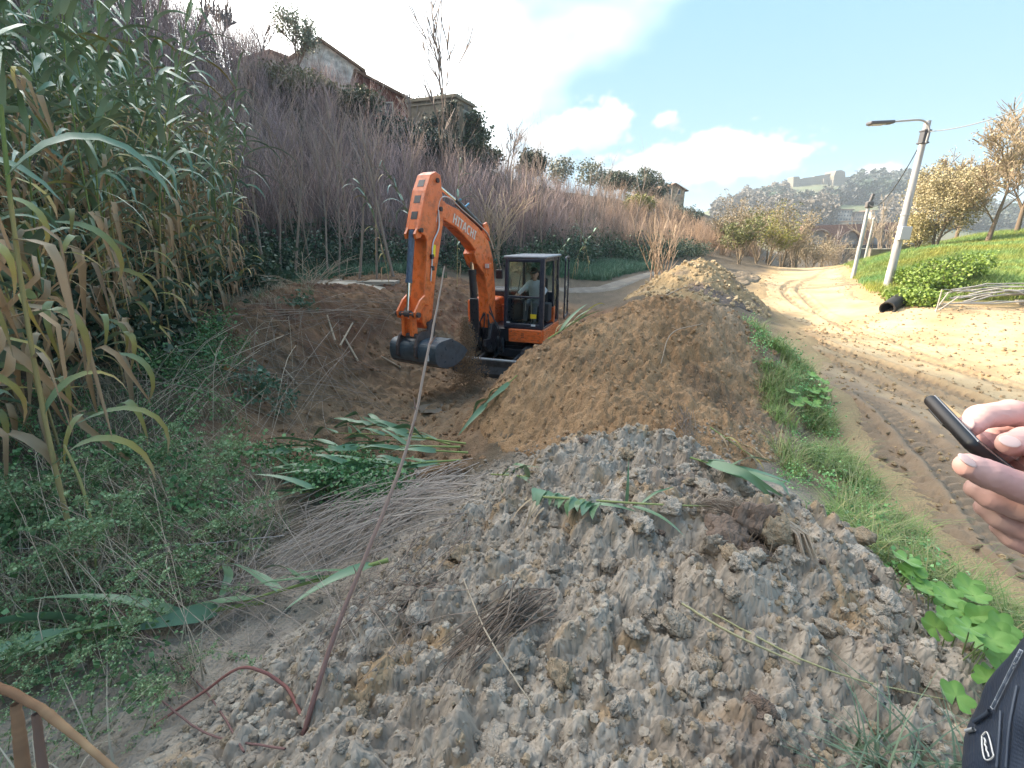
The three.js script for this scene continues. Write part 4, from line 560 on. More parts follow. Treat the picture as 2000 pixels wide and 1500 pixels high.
  const hl = L('bucket_link', merge([prof([[2.63, 1.7], [2.74, 1.7], [2.76, 1.3], [2.66, 1.24], [2.6, 1.32]], .06, .01).translate(.09, 0, 0), prof([[2.63, 1.7], [2.74, 1.7], [2.76, 1.3], [2.66, 1.24], [2.6, 1.32]], .06, .01).translate(-.09, 0, 0), rbox(.2, .22, .05, 0, 1.48, 2.66, .01)]), orangeMat);
  addMesh('link_pin', pin(2.7, 1.67, .52, .045), rustMat, hl); addMesh('link_pin', pin(2.68, 1.29, .34, .045), rustMat, hl);
  // bucket
  const shell = [[2.3, 1.22], [2.66, 1.21], [2.76, 1.15], [2.79, .98], [2.74, .83], [2.56, .74], [2.24, .71], [1.96, .78], [1.8, .9]], curve = new THREE.CatmullRomCurve3(shell.map(([z, y]) => V(z, y, 0))).getPoints(26).map(p => [p.x, p.y]), inner = curve.slice().reverse().map(([z, y], i) => [lerp(z, 2.25, .035), lerp(y, .95, .06)]);
  const bk = L('bucket', merge([prof([...curve, ...inner], 1.0, .004), prof([...curve, [1.9, 1.0], [2.1, 1.12]], .025, .004).translate(.5, 0, 0), prof([...curve, [1.9, 1.0], [2.1, 1.12]], .025, .004).translate(-.5, 0, 0)]), bucketMat);
  addMesh('wear_plate', prof([[2.76, .84], [2.56, .725], [2.24, .695], [1.96, .765], [1.78, .9], [1.82, .92], [1.98, .79], [2.24, .72], [2.54, .75], [2.74, .86]], 1.02, .003), rustMat, bk);
  for (const s of [-1, 1]) addMesh('hitch_plate', prof([[2.22, 1.44], [2.3, 1.54], [2.4, 1.48], [2.46, 1.34], [2.62, 1.36], [2.74, 1.3], [2.84, 1.12], [2.85, .96], [2.78, .9], [2.6, 1.14], [2.3, 1.2]], .05, .008).translate(s * .2 - .1, 0, 0), rustMat, bk);
  bk.position.x += .1; addMesh('maker_plate', new THREE.BoxGeometry(.06, .11, .004).translate(.36, .96, 2.815), mat(.6, .62, .64, .5), bk);
  { const g = new THREE.SphereGeometry(1, 40, 20), p = g.attributes.position; for (let i = 0; i < p.count; i++) { const a = V(p.getX(i), p.getY(i), p.getZ(i)), k = 1 + .5 * fbm(a.x * 3, a.y * 3, a.z * 3, 4); p.setXYZ(i, a.x * .47 * Math.min(1.02, k), 1.02 + a.y * .28 * k, 2.2 + a.z * .3 * k); } g.computeVertexNormals(); const m = addMesh('soil_load', g, mat(.17, .11, .065, .98, { bumpMap: SOILBUMP, bumpScale: .05 }), bk); }
}
// soil trickling from the bucket to the ground: loose crumbs
{
  reseed(52);
  const g = new THREE.IcosahedronGeometry(1, 0), ms = [], cs = [], q = EXC; EXC.updateMatrixWorld(true);
  const toW = (x, y, z) => { const c = Math.cos(-8 * Math.PI / 180), s = Math.sin(-8 * Math.PI / 180); return V(x * c + z * s - .25, y, -x * s + z * c + 1.0).applyMatrix4(EXC.matrixWorld); };
  for (let k = 0; k < 5200; k++) { const h = Math.pow(rnd(), .8), y = lerp(1.5, .05, h), w = .12 + .5 * h, x = .46 + (rnd() + rnd() - 1) * w * .62, z = 1.72 - .2 * h + (rnd() + rnd() - 1) * (.1 + .55 * h) + (y > .9 ? -.1 : 0), p = toW(x, y, z); ms.push(TR(p.x, p.y, p.z, rr(0, 3), rr(0, 3), 0, rr(.004, .013))); cs.push(tint(.7, 1.3, .06)); }
  stuff('falling_soil', g, mat(.22, .14, .08, 1), ms, cs, 'loose brown soil trickling from the bucket', 'soil');
}

// ---------------------------------------------------------------- trees
function makeTree(name, label, pos, h, o = {}) {
  const t = thing(name, label, o.category || 'tree', [pos.x, pos.y, pos.z], o.group), B = newB(true);
  const q = { rmin: o.rmin ?? .008, wob: .12, up: o.up ?? .05, depth: o.depth ?? 3, seg: 7, c0: o.c0 || [.13, .10, .075], c1: o.c1 || [.22, .17, .14], kids: o.kids || [4, 6], from: o.from ?? .3, spread: o.spread || [.5, 1.0], short: o.short || [.5, .7] };
  for (let k = 0; k < (o.stems || 1); k++) branchInto(B, rr(-.1, .1) * (o.stems > 1), -.15, rr(-.1, .1) * (o.stems > 1), rr(-.12, .12) * (o.stems || 1), 1, rr(-.12, .12) * (o.stems || 1), h * (o.bole ?? .6) * rr(.85, 1.1), o.r ?? h * .02, q.depth, q);
  addMesh('trunk', geoFrom(B.P, B.N, B.C, B.I), woodMat, t);
  if (o.leaves) { const pts = B.tips.filter(() => rnd() < (o.keep ?? 1)); if (o.ball) for (let k = 0; k < o.ball[0]; k++) { const a = rr(0, 6.283), e = Math.asin(rr(-.7, 1)), r = Math.cbrt(rr(.25, 1)), nn = .8 + .35 * fbm(Math.cos(a) * 2, e * 2, h, 2) * 2; pts.push([o.ball[1] * r * nn * Math.cos(e) * Math.cos(a), o.ball[3] + o.ball[2] * r * nn * Math.sin(e), o.ball[1] * r * nn * Math.cos(e) * Math.sin(a)]); } addMesh('crown', leafCloud(pts, o.leaves, o.scatter ?? .3, o.size ?? .1, o.colA, o.colB), foliageMat, t); }
  t.rotation.y = rr(0, 6.28); return t;
}
// spindly bare tree through photo pixels: base, height
reseed(61);
const groundAt = (px, py, d) => { const p = PD(px, py, d); p.y = baseHeight(p.x, p.z); return p; };
// skyline trees on the ridge; the top pixel gives the height
const ridgeTree = (name, label, px, topPy, d, o) => { const p = groundAt(px, 300, d), top = PD(px, topPy, d).y; return makeTree(name, label, p, Math.max(2, top - p.y), { category: 'tree', ...o }); };
const BARE = { depth: 3, bole: .62, spread: [.25, .6], short: [.45, .65], kids: [4, 6], rmin: .026, c1: [.3, .25, .23] };
ridgeTree('olive_tree', 'grey-green small-leaved tree in front of the white gabled house', 600, 5, 33, { bole: .62, leaves: 13, scatter: .45, size: .12, rmin: .022, kids: [5, 6], colA: [.15, .18, .12], colB: [.27, .30, .22], spread: [.3, .7] });
ridgeTree('bare_tree', 'tall thin bare tree rising left of the white gabled house', 470, -20, 30, { ...BARE, group: 'bare trees on the ridge' });
ridgeTree('bare_tree', 'bare twiggy tree beside the reed tops on the ridge', 425, -10, 29, { ...BARE, group: 'bare trees on the ridge' });
ridgeTree('bare_tree', 'thin bare tree just left of the grey-green tree', 530, 20, 31, { ...BARE, depth: 2, group: 'bare trees on the ridge' });
ridgeTree('bare_tree', 'tall forked bare tree in front of the ivy-clad stone house', 855, 75, 27, { ...BARE, r: .07, spread: [.2, .5], bole: .8, kids: [3, 4], group: 'bare trees on the ridge' });
ridgeTree('bare_tree', 'small bare tree between the brick house and the stone house', 798, 175, 33, { ...BARE, depth: 2, group: 'bare trees on the ridge' });
ridgeTree('bare_tree', 'pair of wispy bare stems right of the stone house', 990, 235, 44, { ...BARE, depth: 2, stems: 2, group: 'bare trees on the ridge' });
for (const [px, top, d, w, label, ca, cb, dens] of [[1035, 290, 42, 1.0, 'small dark evergreen poking above the thicket', [.03, .045, .025], [.07, .085, .05], 34], [1095, 298, 46, 1.5, 'thin grey-leaved tree on the ridge right of the small dark evergreen', [.13, .14, .10], [.22, .22, .17], 9], [1152, 305, 50, 1.7, 'pale airy tree on the ridge left of the dark evergreen clump', [.14, .16, .11], [.23, .24, .18], 10], [1205, 325, 55, 2.4, 'round dark evergreen, lower end of the clump on the ridge', [.035, .055, .03], [.09, .12, .07], 40], [1262, 322, 58, 2.9, 'broad dark evergreen, tallest of the clump on the ridge', [.035, .055, .03], [.09, .12, .065], 44], [930, 200, 34, .6, 'leafy bush growing from the stone house wall top', [.04, .06, .03], [.09, .12, .06], 20], [945, 285, 38, 1.5, 'dark shrub below the lit wall of the stone house', [.04, .055, .03], [.10, .11, .06], 30]]) {
  const p = groundAt(px, 330, d), H = Math.max(1.5, PD(px, top, d).y - p.y);
  makeTree('ridge_tree', label, p, H, { bole: .5, depth: 2, leaves: dens, scatter: .5, size: .2, colA: ca, colB: cb, ball: [90, w, H * .42, H * .56] });
}
for (const [px, py, d, w, h, label, ca, cb] of [[1330, 420, 50, 2.6, 2.2, 'dark ivy-like bush under the tan house on the slope', [.02, .045, .03], [.05, .08, .045]], [1250, 395, 46, 1.6, 1.5, 'yellowing bush among the bare shoots below the evergreens', [.14, .15, .03], [.28, .26, .05]], [780, 262, 29, 2.4, 2.2, 'dark ivy mound below the brick house', [.015, .035, .025], [.04, .065, .045]], [840, 285, 28, 2.0, 2.0, 'dark ivy mound below the stone house', [.015, .035, .025], [.04, .065, .045]], [590, 165, 30, 2.2, 1.1, 'olive hedge in front of the white gabled house', [.12, .12, .05], [.25, .23, .12]], [545, 150, 30, 2.2, 1.1, 'dull olive hedge left of the white gabled house', [.10, .10, .05], [.2, .18, .1]], [700, 195, 30, 1.4, 1.1, 'low hedge below the brick gable', [.05, .07, .035], [.12, .12, .07]]]) {
  const c = PD(px, py, d), p = V(c.x, Math.min(baseHeight(c.x, c.z), c.y), c.z), H = c.y - p.y + h * .5; makeTree('bush', label, p, Math.max(.8, H), { category: 'bush', depth: 1, bole: .5, leaves: 26, scatter: .4, size: .16, colA: ca, colB: cb, ball: [120, w, h * .6, Math.max(.3, H - h * .6)] });
}
// shrubs and tangle at the far end of the slope, beside the road
reseed(63);
[[1445, 505, 33, 2.6, 'olive'], [1480, 500, 36, 3.2, 'brown'], [1505, 500, 38, 3.0, 'yellow'], [1530, 500, 40, 3.4, 'brown'], [1555, 500, 42, 3.4, 'brown'], [1585, 500, 46, 3.0, 'brown'], [1460, 470, 42, 4.0, 'brown'], [1500, 465, 46, 4.4, 'olive'], [1550, 460, 52, 4.6, 'brown'], [1610, 470, 56, 4.2, 'brown'], [1415, 490, 38, 2.6, 'brown'], [1640, 470, 62, 4.4, 'brown']].forEach(([px, py, d, h, k], i) => {
  const p = groundAt(px, py, d), col = { olive: [[.10, .12, .03], [.2, .2, .05]], yellow: [[.2, .2, .03], [.36, .32, .06]], brown: [[.20, .155, .085], [.32, .25, .14]] }[k];
  makeTree('roadside_shrub', { olive: 'olive-green shrub in the tangle at the far end of the slope', yellow: 'yellow-leaved shrub in the tangle at the far end of the slope', brown: 'tangled brown shrub at the far end of the slope beside the road' }[k], p, h, { category: 'shrub', group: 'shrubs beside the far road', stems: 4, depth: 2, bole: .75, kids: [6, 8], spread: [.3, .8], rmin: .013, leaves: k === 'brown' ? 5 : 14, scatter: .35, size: .12, colA: col[0], colB: col[1], c0: [.2, .15, .1], c1: [.33, .26, .18] });
});
{ const p = groundAt(1425, 430, 62); makeTree('bare_tree', 'lone bare tree against the sky left of the castle hill', p, PD(1425, 378, 62).y - p.y, { ...BARE, depth: 2 }); }
makeTree('pollard_tree', 'bare many-stemmed tree standing in front of the brick arches', groundAt(1722, 512, 46), 4.9, { stems: 5, depth: 2, bole: .7, spread: [.3, .6], c0: [.22, .17, .12], c1: [.34, .27, .2], rmin: .02, r: .09 });
for (const [px, d, label] of [[1625, 66, 'thin ivy-free trunk under the railway bridge beside the dark wall'], [1648, 64, 'dark slanting trunk in front of the bridge opening']]) makeTree('bare_tree', label, groundAt(px, 515, d), 6.5, { ...BARE, depth: 2, c0: [.1, .08, .06] });
// ---------------------------------------------------------------- houses on the ridge
reseed(65);
const PLASTER = dataTex(256, (u, v) => { const a = .85 + .55 * loop((x, y) => fbm(x, y, 4, 5), u, v, 5) + .12 * loop((x, y) => fbm(x, y, 8, 3), u, v, 40); return [a, a * .985, a * .96]; }, true);
const BRICKTONE = dataTex(256, (u, v) => { const a = .85 + .5 * loop((x, y) => fbm(x, y, 5, 4), u, v, 12), m = (v * 32 % 1) < .14 ? 1.25 : 1; return [a * m * .95, a * m * .95, a * m * .95]; }, true);
function gabledHouse(name, label, pos, ry, w, d, h, rise, wallM, roofM, { apex = 0, windows = [], chimney = false } = {}) {
  const t = thing(name, label, 'house', [pos.x, pos.y, pos.z]); t.rotation.y = ry;
  const s = new THREE.Shape([[-w / 2, 0], [w / 2, 0], [w / 2, h], [apex * w, h + rise], [-w / 2, h]].map(p => new THREE.Vector2(...p)));
  addMesh('wall', new THREE.ExtrudeGeometry(s, { depth: d, bevelEnabled: false }).translate(0, 0, -d), wallM, t);
  for (const [x0, x1] of [[-w / 2, apex * w], [w / 2, apex * w]]) { const L = Math.hypot(x1 - x0, rise) + .45, a = Math.atan2(rise, Math.abs(x1 - x0)), sg = Math.sign(x1 - x0), r = addMesh('roof', rbox(L, .16, d + .7, 0, 0, 0, .03), roofM, t); r.rotation.z = sg * a; r.position.set((x0 + x1) / 2 - sg * .18 * Math.cos(a), h + rise / 2 + .1 - .18 * Math.sin(a), -d / 2); }
  for (const [x, y, ww, hh] of windows) { const f = addMesh('window', new THREE.ExtrudeGeometry((() => { const q = new THREE.Shape([[-ww / 2, -hh / 2], [ww / 2, -hh / 2], [ww / 2, hh / 2], [-ww / 2, hh / 2]].map(p => new THREE.Vector2(...p))); q.holes.push(new THREE.Path([[-ww / 2 + .08, -hh / 2 + .08], [ww / 2 - .08, -hh / 2 + .08], [ww / 2 - .08, hh / 2 - .08], [-ww / 2 + .08, hh / 2 - .08]].map(p => new THREE.Vector2(...p)))); return q; })(), { depth: .1, bevelEnabled: false }).translate(x, y, 0), mat(.45, .42, .36, .8), t); addMesh('pane', box(ww - .14, hh - .14, .04, x, y, .03), mat(.05, .06, .07, .15), f); }
  if (chimney) addMesh('chimney', rbox(.5, .9, .5, w * .2, h + rise * .9, -d * .5, .03), wallM, t); return t;
}
const wallTex = (r, g, b, tex) => { const t = tex.clone(); t.repeat.set(.5, .5); t.needsUpdate = true; const m = new THREE.MeshStandardMaterial({ roughness: .95, map: t }); m.color.setRGB(r, g, b); return m; };
const whiteWall = wallTex(.86, .86, .86, PLASTER), tileRoof = wallTex(.30, .20, .14, PLASTER), brickWall = wallTex(.25, .105, .08, BRICKTONE), stoneWall = wallTex(.36, .31, .24, PLASTER), tanWall = wallTex(.48, .40, .30, PLASTER);
const atPx = (px, py, d, dy = 0) => { const p = PD(px, py, d); p.y += dy; return p; };
gabledHouse('gabled_house', 'white gabled house on the ridge behind the bare shoots', atPx(640, 215, 37, -1), .2, 4.9, 7, 3.6, 1.5, whiteWall, tileRoof, { windows: [[1.7, 2.2, .7, 1.1]] });
gabledHouse('gabled_house', 'low pale wing with a flat roof left of the white gabled house', atPx(545, 215, 38, -1), .15, 4.6, 5, 3.8, .7, whiteWall, tileRoof, {});
gabledHouse('brick_house', 'red brick house with a sloping roof on the ridge', atPx(744, 248, 35, -1), -.15, 4.2, 5, 2.5, 1.7, brickWall, wallTex(.22, .14, .10, PLASTER), { apex: -.32, windows: [[.7, 2.0, .6, .9]] });
gabledHouse('tan_house', 'small tan house with a low roof right of the evergreens', atPx(1314, 392, 72, -1), .35, 4.0, 4, 2.4, .8, tanWall, tileRoof, { windows: [[-.8, 2.2, .6, .7], [.9, 2.2, .6, .7]] });
{
  const p = atPx(893, 300, 33, -.8), t = thing('stone_house', 'roofless ivy-clad stone house with a bricked window on the ridge', 'house', [p.x, p.y, p.z]); t.rotation.y = -.38;
  // local: front-left face looks along +z (shaded, ivy), right face along +x (lit)
  addMesh('wall', rbox(3.6, 4.0, 2.6, -1.8, 2.0, -1.3, .05), stoneWall, t);
  addMesh('cornice', merge([rbox(3.8, .22, 2.8, -1.8, 4.08, -1.3, .05), rbox(3.7, .1, 2.7, -1.8, 3.78, -1.3, .03)]), stoneWall, t);
  const w = addMesh('window', merge([rbox(.12, 1.5, .14, .03, 2.7, -1.0, .02), rbox(.12, 1.5, .14, .03, 2.7, -1.75, .02), rbox(.12, .14, .9, .03, 3.45, -1.37, .02), rbox(.16, .12, .95, .03, 1.95, -1.37, .02)]), mat(.42, .38, .30, .9), t);
  for (let k = 0; k < 5; k++) addMesh('shutter_slat', box(.03, .2, .6, .035, 2.14 + k * .27, -1.37), mat(.24, .2, .15, .9), w);
  const v2 = addMesh('window', merge([rbox(.1, .5, .6, .02, 3.62, -1.3, .02)]), mat(.14, .12, .1, .9), t);
  const pts = []; for (let k = 0; k < 240; k++) { const x = -(rr(0, 1) ** 1.6) * 3.0, y = rr(.0, 1) ** .7 * (3.9 - .4 * rnd()); if (rnd() < .9) pts.push([x, y * (1 - .12 * Math.abs(x)), .08]); } for (let k = 0; k < 30; k++) pts.push([.1, rr(0, 1.4), -rr(0, 2.4)]); for (let k = 0; k < 40; k++) pts.push([-rr(0, 3.6), 4.2, -rr(0, 2.4)]);
  addMesh('ivy', leafCloud(pts, 22, .22, .16, [.015, .035, .025], [.045, .07, .045]), foliageMat, t);
}
// ---------------------------------------------------------------- castle hill
reseed(67);
{
  // ridge line seen in the photograph, at its distance
  const D = 430, sil = [[1180, 470], [1300, 440], [1400, 408], [1470, 382], [1530, 364], [1600, 358], [1670, 362], [1720, 360], [1780, 364], [1850, 380], [1950, 405], [2060, 430], [2200, 460]].map(([a, b]) => PD(a, b, D));
  const ridgeY = x => { if (x < sil[0].x) return -4; for (let i = 1; i < sil.length; i++) if (x < sil[i].x) { const t = (x - sil[i - 1].x) / (sil[i].x - sil[i - 1].x); return lerp(sil[i - 1].y, sil[i].y, t * t * (3 - 2 * t) * .4 + t * .6); } return -4; };
  const hillY = (x, z) => { const f = clamp((-z - 170) / (D - 170)), bk = sstep(D + 20, D + 300, -z); return lerp(-4, ridgeY(x * D / Math.max(120, -z) * lerp(1, 1, f)) + 0, Math.pow(f, 1.15)) * (1 - bk) - 4 * bk + 2.2 * fbm(x * .02, z * .02, 3, 4) * f; };
  const xs = gridLines(30, 520, 260, 4, .01), zs = gridLines(-900, -165, -400, 5, .012);
  structure('castle_hill', heightMesh(xs, zs, hillY, (x, z, y) => { const n = fbm(x * .03, z * .03, 5, 4), g = fbm(x * .012, z * .012, 9, 3); return mix3(mix3([.13, .12, .065], [.09, .12, .05], clamp(.5 + g * 2)), [.17, .145, .10], clamp(n * 1.4)); }), mat(1, 1, 1, 1, { vertexColors: true }));
  // woods on it: dark conifers below the walls, bare woods lower and to the left
  const crown = []; for (let k = 0; k < 4; k++) { const pts = []; for (let i = 0; i < 40; i++) { const a = rr(0, 6.28), e = Math.asin(rr(-.5, 1)), r = Math.cbrt(rr(.3, 1)); pts.push([r * Math.cos(e) * Math.cos(a), .8 + r * Math.sin(e) * (k % 2 ? 1.3 : .8), r * Math.cos(e) * Math.sin(a)]); } crown.push(leafCloud(pts, 10, .42, .42, [.8, .8, .8], [1.2, 1.2, 1.2])); }
  const wood = [], put = (n, x0, x1, y0, y1, size, col) => { for (let k = 0; k < n; k++) { const px = rr(x0, x1), py = rr(y0, y1), r = ray(px, py); if (px > 1618 && px < 1730 && py > 400 && py < 442) continue; if (px > 1535 && px < 1672 && py < 394) continue; let t = 170; for (; t < 480; t += 3) if (EYE.y + r.y * t / -r.z < hillY(r.x * t / -r.z, -t)) break; if (t < 470) wood.push([r.x * t / -r.z, -t, size * rr(.6, 1.3), col()]); } };
  put(230, 1640, 1800, 362, 400, 5.4, () => [.018 * rr(.7, 1.4), .034 * rr(.8, 1.3), .026]); put(130, 1480, 1660, 385, 408, 3.6, () => [.05 * rr(.7, 1.4), .065 * rr(.8, 1.2), .04]); put(240, 1400, 1800, 402, 440, 4.2, () => { const k = rr(.7, 1.3); return [.13 * k, .105 * k, .075 * k]; }); put(120, 1390, 1540, 370, 412, 3.6, () => { const k = rr(.7, 1.3); return [.14 * k, .115 * k, .08 * k]; }); put(160, 1800, 2000, 380, 450, 4, () => [.05 * rr(.7, 1.4), .065 * rr(.8, 1.2), .04]); put(60, 1440, 1560, 362, 385, 2.2, () => { const k = rr(.7, 1.3); return [.19 * k, .15 * k, .11 * k]; });
  const groups = crown.map(() => [[], []]); wood.forEach(([x, z, s, c], i) => { const g = groups[i % 4]; g[0].push(TR(x, hillY(x, z) - .4, z, 0, rr(0, 6), 0, s)); g[1].push(new THREE.Color().setRGB(...c)); });
  groups.forEach(([m, c], k) => stuff('far_woodland', crown[k], foliageMat, m, c, 'distant woods covering the castle hill', 'woodland'));
  // castle
  const P = (px, py, d = D - 8) => PD(px, py, d), base = P(1600, 372), t = thing('castle', 'long ruined castle walls crowning the far hill', 'castle', [base.x, base.y, base.z]);
  const stone = wallTex(.27, .25, .21, PLASTER), rel = (px, py, d) => P(px, py, d).sub(base);
  const wall = (name, list, z, thick) => { const s = new THREE.Shape(list.map(([a, b]) => { const q = rel(a, b); return new THREE.Vector2(q.x, q.y); })); return addMesh(name, new THREE.ExtrudeGeometry(s, { depth: thick, bevelEnabled: false }).translate(0, 0, z), stone, t); };
  wall('curtain_wall', [[1552, 378], [1552, 351], [1566, 349], [1572, 347], [1590, 345.5], [1592, 344], [1612, 341], [1624, 338], [1626, 372]], -4, 4);
  wall('tower', [[1544, 380], [1546, 346], [1556, 345.5], [1558, 347], [1559, 380]], -6, 9);
  wall('keep', [[1616, 372], [1620, 345], [1624, 335], [1634, 334], [1641, 337], [1642, 352], [1645, 374]], -8, 14);
  wall('curtain_wall', [[1640, 374], [1642, 350], [1648, 346], [1664, 344], [1666, 374]], -8, 5);
  wall('tower', [[1604, 372], [1605, 350], [1614, 348], [1615, 372]], 0, 3);
  // buildings along the crest and terraces lower down
  const far = (label, x0, x1, y0, y1, d0, wallM, nx, ny) => { const rq = ray((x0 + x1) / 2, y1); let d = 170; for (; d < d0; d += 2) if (EYE.y + rq.y * d / -rq.z < hillY(rq.x * d / -rq.z, -d)) break; d -= 5; const a = PD(x0, y1, d), b = PD(x1, y0, d), w = b.x - a.x, h = b.y - a.y, q = thing('far_building', label, 'building', [(a.x + b.x) / 2, a.y, a.z]); addMesh('wall', rbox(w, h + 3, 9, 0, h / 2 - 1.5, -4.5, .05), wallM, q); addMesh('roof', rbox(w + .8, .5, 10, 0, h + .2, -4.5, .1), wallTex(.33, .23, .17, PLASTER), q); for (let i = 0; i < nx; i++) for (let j = 0; j < ny; j++) addMesh('window', box(w / nx * .36, h / ny * .42, .25, -w / 2 + (i + .5) * w / nx, (j + .5) * h / ny, .02), mat(.10, .10, .11, .3), q); return q; };
  const pale = wallTex(.55, .50, .46, PLASTER), pink = wallTex(.52, .40, .34, PLASTER);
  far('small pale building on the crest right of the castle', 1695, 1716, 346, 358, 425, pink, 3, 1); far('pinkish building on the crest among conifers', 1722, 1748, 344, 358, 428, pink, 4, 2); far('grey building at the right end of the crest', 1760, 1778, 340, 354, 430, pale, 2, 2);
  far('pale terraced block low on the castle hill', 1628, 1666, 410, 432, 300, pale, 6, 3); far('smaller pale block beside the terraced block', 1667, 1690, 415, 432, 305, pink, 4, 2); far('white house low on the hill right of the terraced blocks', 1701, 1722, 412, 426, 280, wallTex(.7, .68, .64, PLASTER), 3, 1); far('low ochre building below the terraced blocks', 1655, 1700, 433, 441, 260, tanWall, 6, 1); far('long low wall half way up the castle hill', 1570, 1640, 396, 401, 380, pale, 1, 1);
}
// ---------------------------------------------------------------- railway bridge with blind brick arches
{
  const d = 90, A = PD(1562, 482, d), B = PD(1800, 474, d), t = thing('railway_bridge', 'brick railway bridge with blind arches above a dark steel girder', 'bridge', [A.x, A.y, A.z]), w = B.x - A.x, k = w / 238, top = PD(1700, 438, d).y - A.y;
  const s = new THREE.Shape([[0, .4], [w, .4], [w, top + .6], [w * .5, top + .1], [0, top - .3]].map(p => new THREE.Vector2(...p)));
  const arch = (cx, r) => { const h = new THREE.Path(); h.moveTo(cx - r, .45); h.lineTo(cx - r, .8); h.absarc(cx, .8, r, Math.PI, 0, true); h.lineTo(cx + r, .45); h.closePath(); return h; }, archs = [[36, 22], [98, 20], [158, 21], [212, 19]];
  for (const [cx, r] of archs) s.holes.push(arch(cx * k, r * k)); addMesh('brick_wall', new THREE.ExtrudeGeometry(s, { depth: 1, bevelEnabled: false, curveSegments: 16 }).translate(0, 0, -1), wallTex(.36, .20, .15, BRICKTONE), t);
  for (const [cx, r] of archs) { addMesh('arch_ring', new THREE.TorusGeometry(r * k + .12, .16, 6, 20, Math.PI).translate(cx * k, .8, .02), wallTex(.42, .30, .22, BRICKTONE), t); addMesh('arch_infill', box(r * k * 2.2, r * k * 1.8, .3, cx * k, .5 + r * k * .8, -.9), wallTex(.42, .42, .43, PLASTER), t); }
  addMesh('girder', rbox(w + 1, .62, .5, w / 2, .06, .3, .03), mat(.035, .028, .028, .7), t);
  for (const [x, ww] of [[56, 50], [100, 20], [150, 90], [215, 60]]) addMesh('abutment', box(ww * k, 5, 1.2, x * k, -2.6 - .3, -.8), wallTex(.20, .175, .15, PLASTER), t);
}
// low retaining wall and posts beside the far road
for (const [px, py, d, w, h, label] of [[1690, 514, 34, 2.6, .5, 'low concrete wall at the road bend below the grass bank'], [1735, 492, 37, 3.4, .45, 'stepped concrete wall at the top of the grass bank'], [1790, 484, 33, 3.6, .5, 'dark low wall along the bank top under the yellow tree']]) { const p = PD(px, py, d); single('retaining_wall', rbox(w, h + 1, .35, p.x, p.y - .5, p.z, .03, 0, .15, 0), wallTex(.30, .27, .23, PLASTER), label, 'wall'); }
// ---------------------------------------------------------------- lamp and poles
reseed(69);
const poleMat = mat(.42, .42, .43, .6, { map: GRIME });
{
  const b = PY(1730, 572, .3), top = PD(1813, 236, -b.z), h = top.y - b.y, t = thing('street_lamp', 'grey street lamp post with a metal box and one bent lamp arm', 'street lamp', [b.x, b.y - .1, b.z]);
  addMesh('post', new THREE.CylinderGeometry(.085, .13, h + .1, 16).translate(0, h / 2 + .05, 0), poleMat, t);
  addMesh('bracket', merge([rbox(.2, .42, .2, 0, h - .35, 0, .03), rbox(.24, .05, .24, 0, h - .18, 0, .02), rbox(.24, .05, .24, 0, h - .52, 0, .02)]), mat(.08, .08, .09, .6), t);
  addMesh('lamp_arm', curveTube([[0, h - .55, .12, .028], [-.02, h - .1, .12, .028], [-.25, h + .08, .12, .028], [-.8, h + .08, .12, .028], [-1.25, h + .04, .12, .026]], 18, 8), poleMat, t);
  const hd = addMesh('lamp_head', rbox(.75, .1, .26, -1.55, h + .02, .12, .04, 0, 0, .04), mat(.10, .10, .11, .5), t); addMesh('lamp_glass', rbox(.42, .03, .2, -1.65, h - .035, .12, .012, 0, 0, .04), mat(.55, .55, .5, .2), hd);
  addMesh('junction_box', rbox(.34, .42, .16, .02, h * .39, .14, .02), mat(.46, .47, .48, .6), t);
  for (const y of [.42, .43, .5]) addMesh('band', new THREE.CylinderGeometry(.125, .125, .05, 14).translate(0, h * y, 0), poleMat, t);
  const p2 = PY(1665, 545, .1), t2 = PD(1702, 372, -p2.z), h2 = t2.y - p2.y, u = thing('lamp_pole', 'thin grey pole with a dark lamp at the road bend', 'pole', [p2.x, p2.y - .1, p2.z]);
  addMesh('post', new THREE.CylinderGeometry(.07, .1, h2 * .87, 12).translate(0, h2 * .435, 0), poleMat, u); addMesh('lamp_head', merge([rbox(.12, .5, .12, .05, h2 * .93, 0, .03, 0, 0, -.2), rbox(.34, .3, .2, .02, h2 * .87, 0, .06)]), mat(.12, .11, .11, .7), u);
  const p3 = PD(1687, 516, 34), t3 = PD(1710, 428, 34); const v = thing('lamp_pole', 'short pale pole beyond the low concrete wall', 'pole', [p3.x, p3.y - .2, p3.z]); addMesh('post', new THREE.CylinderGeometry(.06, .09, t3.y - p3.y + .2, 10).translate(0, (t3.y - p3.y + .2) / 2, 0), poleMat, v); addMesh('cap', new THREE.SphereGeometry(.1, 10, 8).translate(0, t3.y - p3.y + .2, 0), poleMat, v);
  const p4 = PD(1792, 470, 31), t4 = PD(1803, 418, 31); single('leaning_post', cyl(p4.clone().add(V(0, -.6, 0)), t4, .05, .04, 8), poleMat, 'slim pale post among the yellow leaves', 'post');
  const sag = (a, b, s, n = 18) => { const pts = []; for (let i = 0; i <= n; i++) { const q = i / n, p = a.clone().lerp(b, q); pts.push([p.x, p.y - s * 4 * q * (1 - q), p.z, .014]); } return tube(pts, 5); };
  const la = V(b.x - .02, b.y + h - .5, b.z); single('overhead_cable', sag(la, V(p2.x, p2.y + h2 * .85, p2.z), .75), mat(.05, .05, .05, .8), 'sagging cable from the street lamp to the thin pole', 'cable');
  single('overhead_cable', sag(V(b.x, b.y + h - .3, b.z), PD(2080, 175, 13), .2), mat(.25, .25, .25, .8), 'taut cable from the street lamp towards the road', 'cable');
}
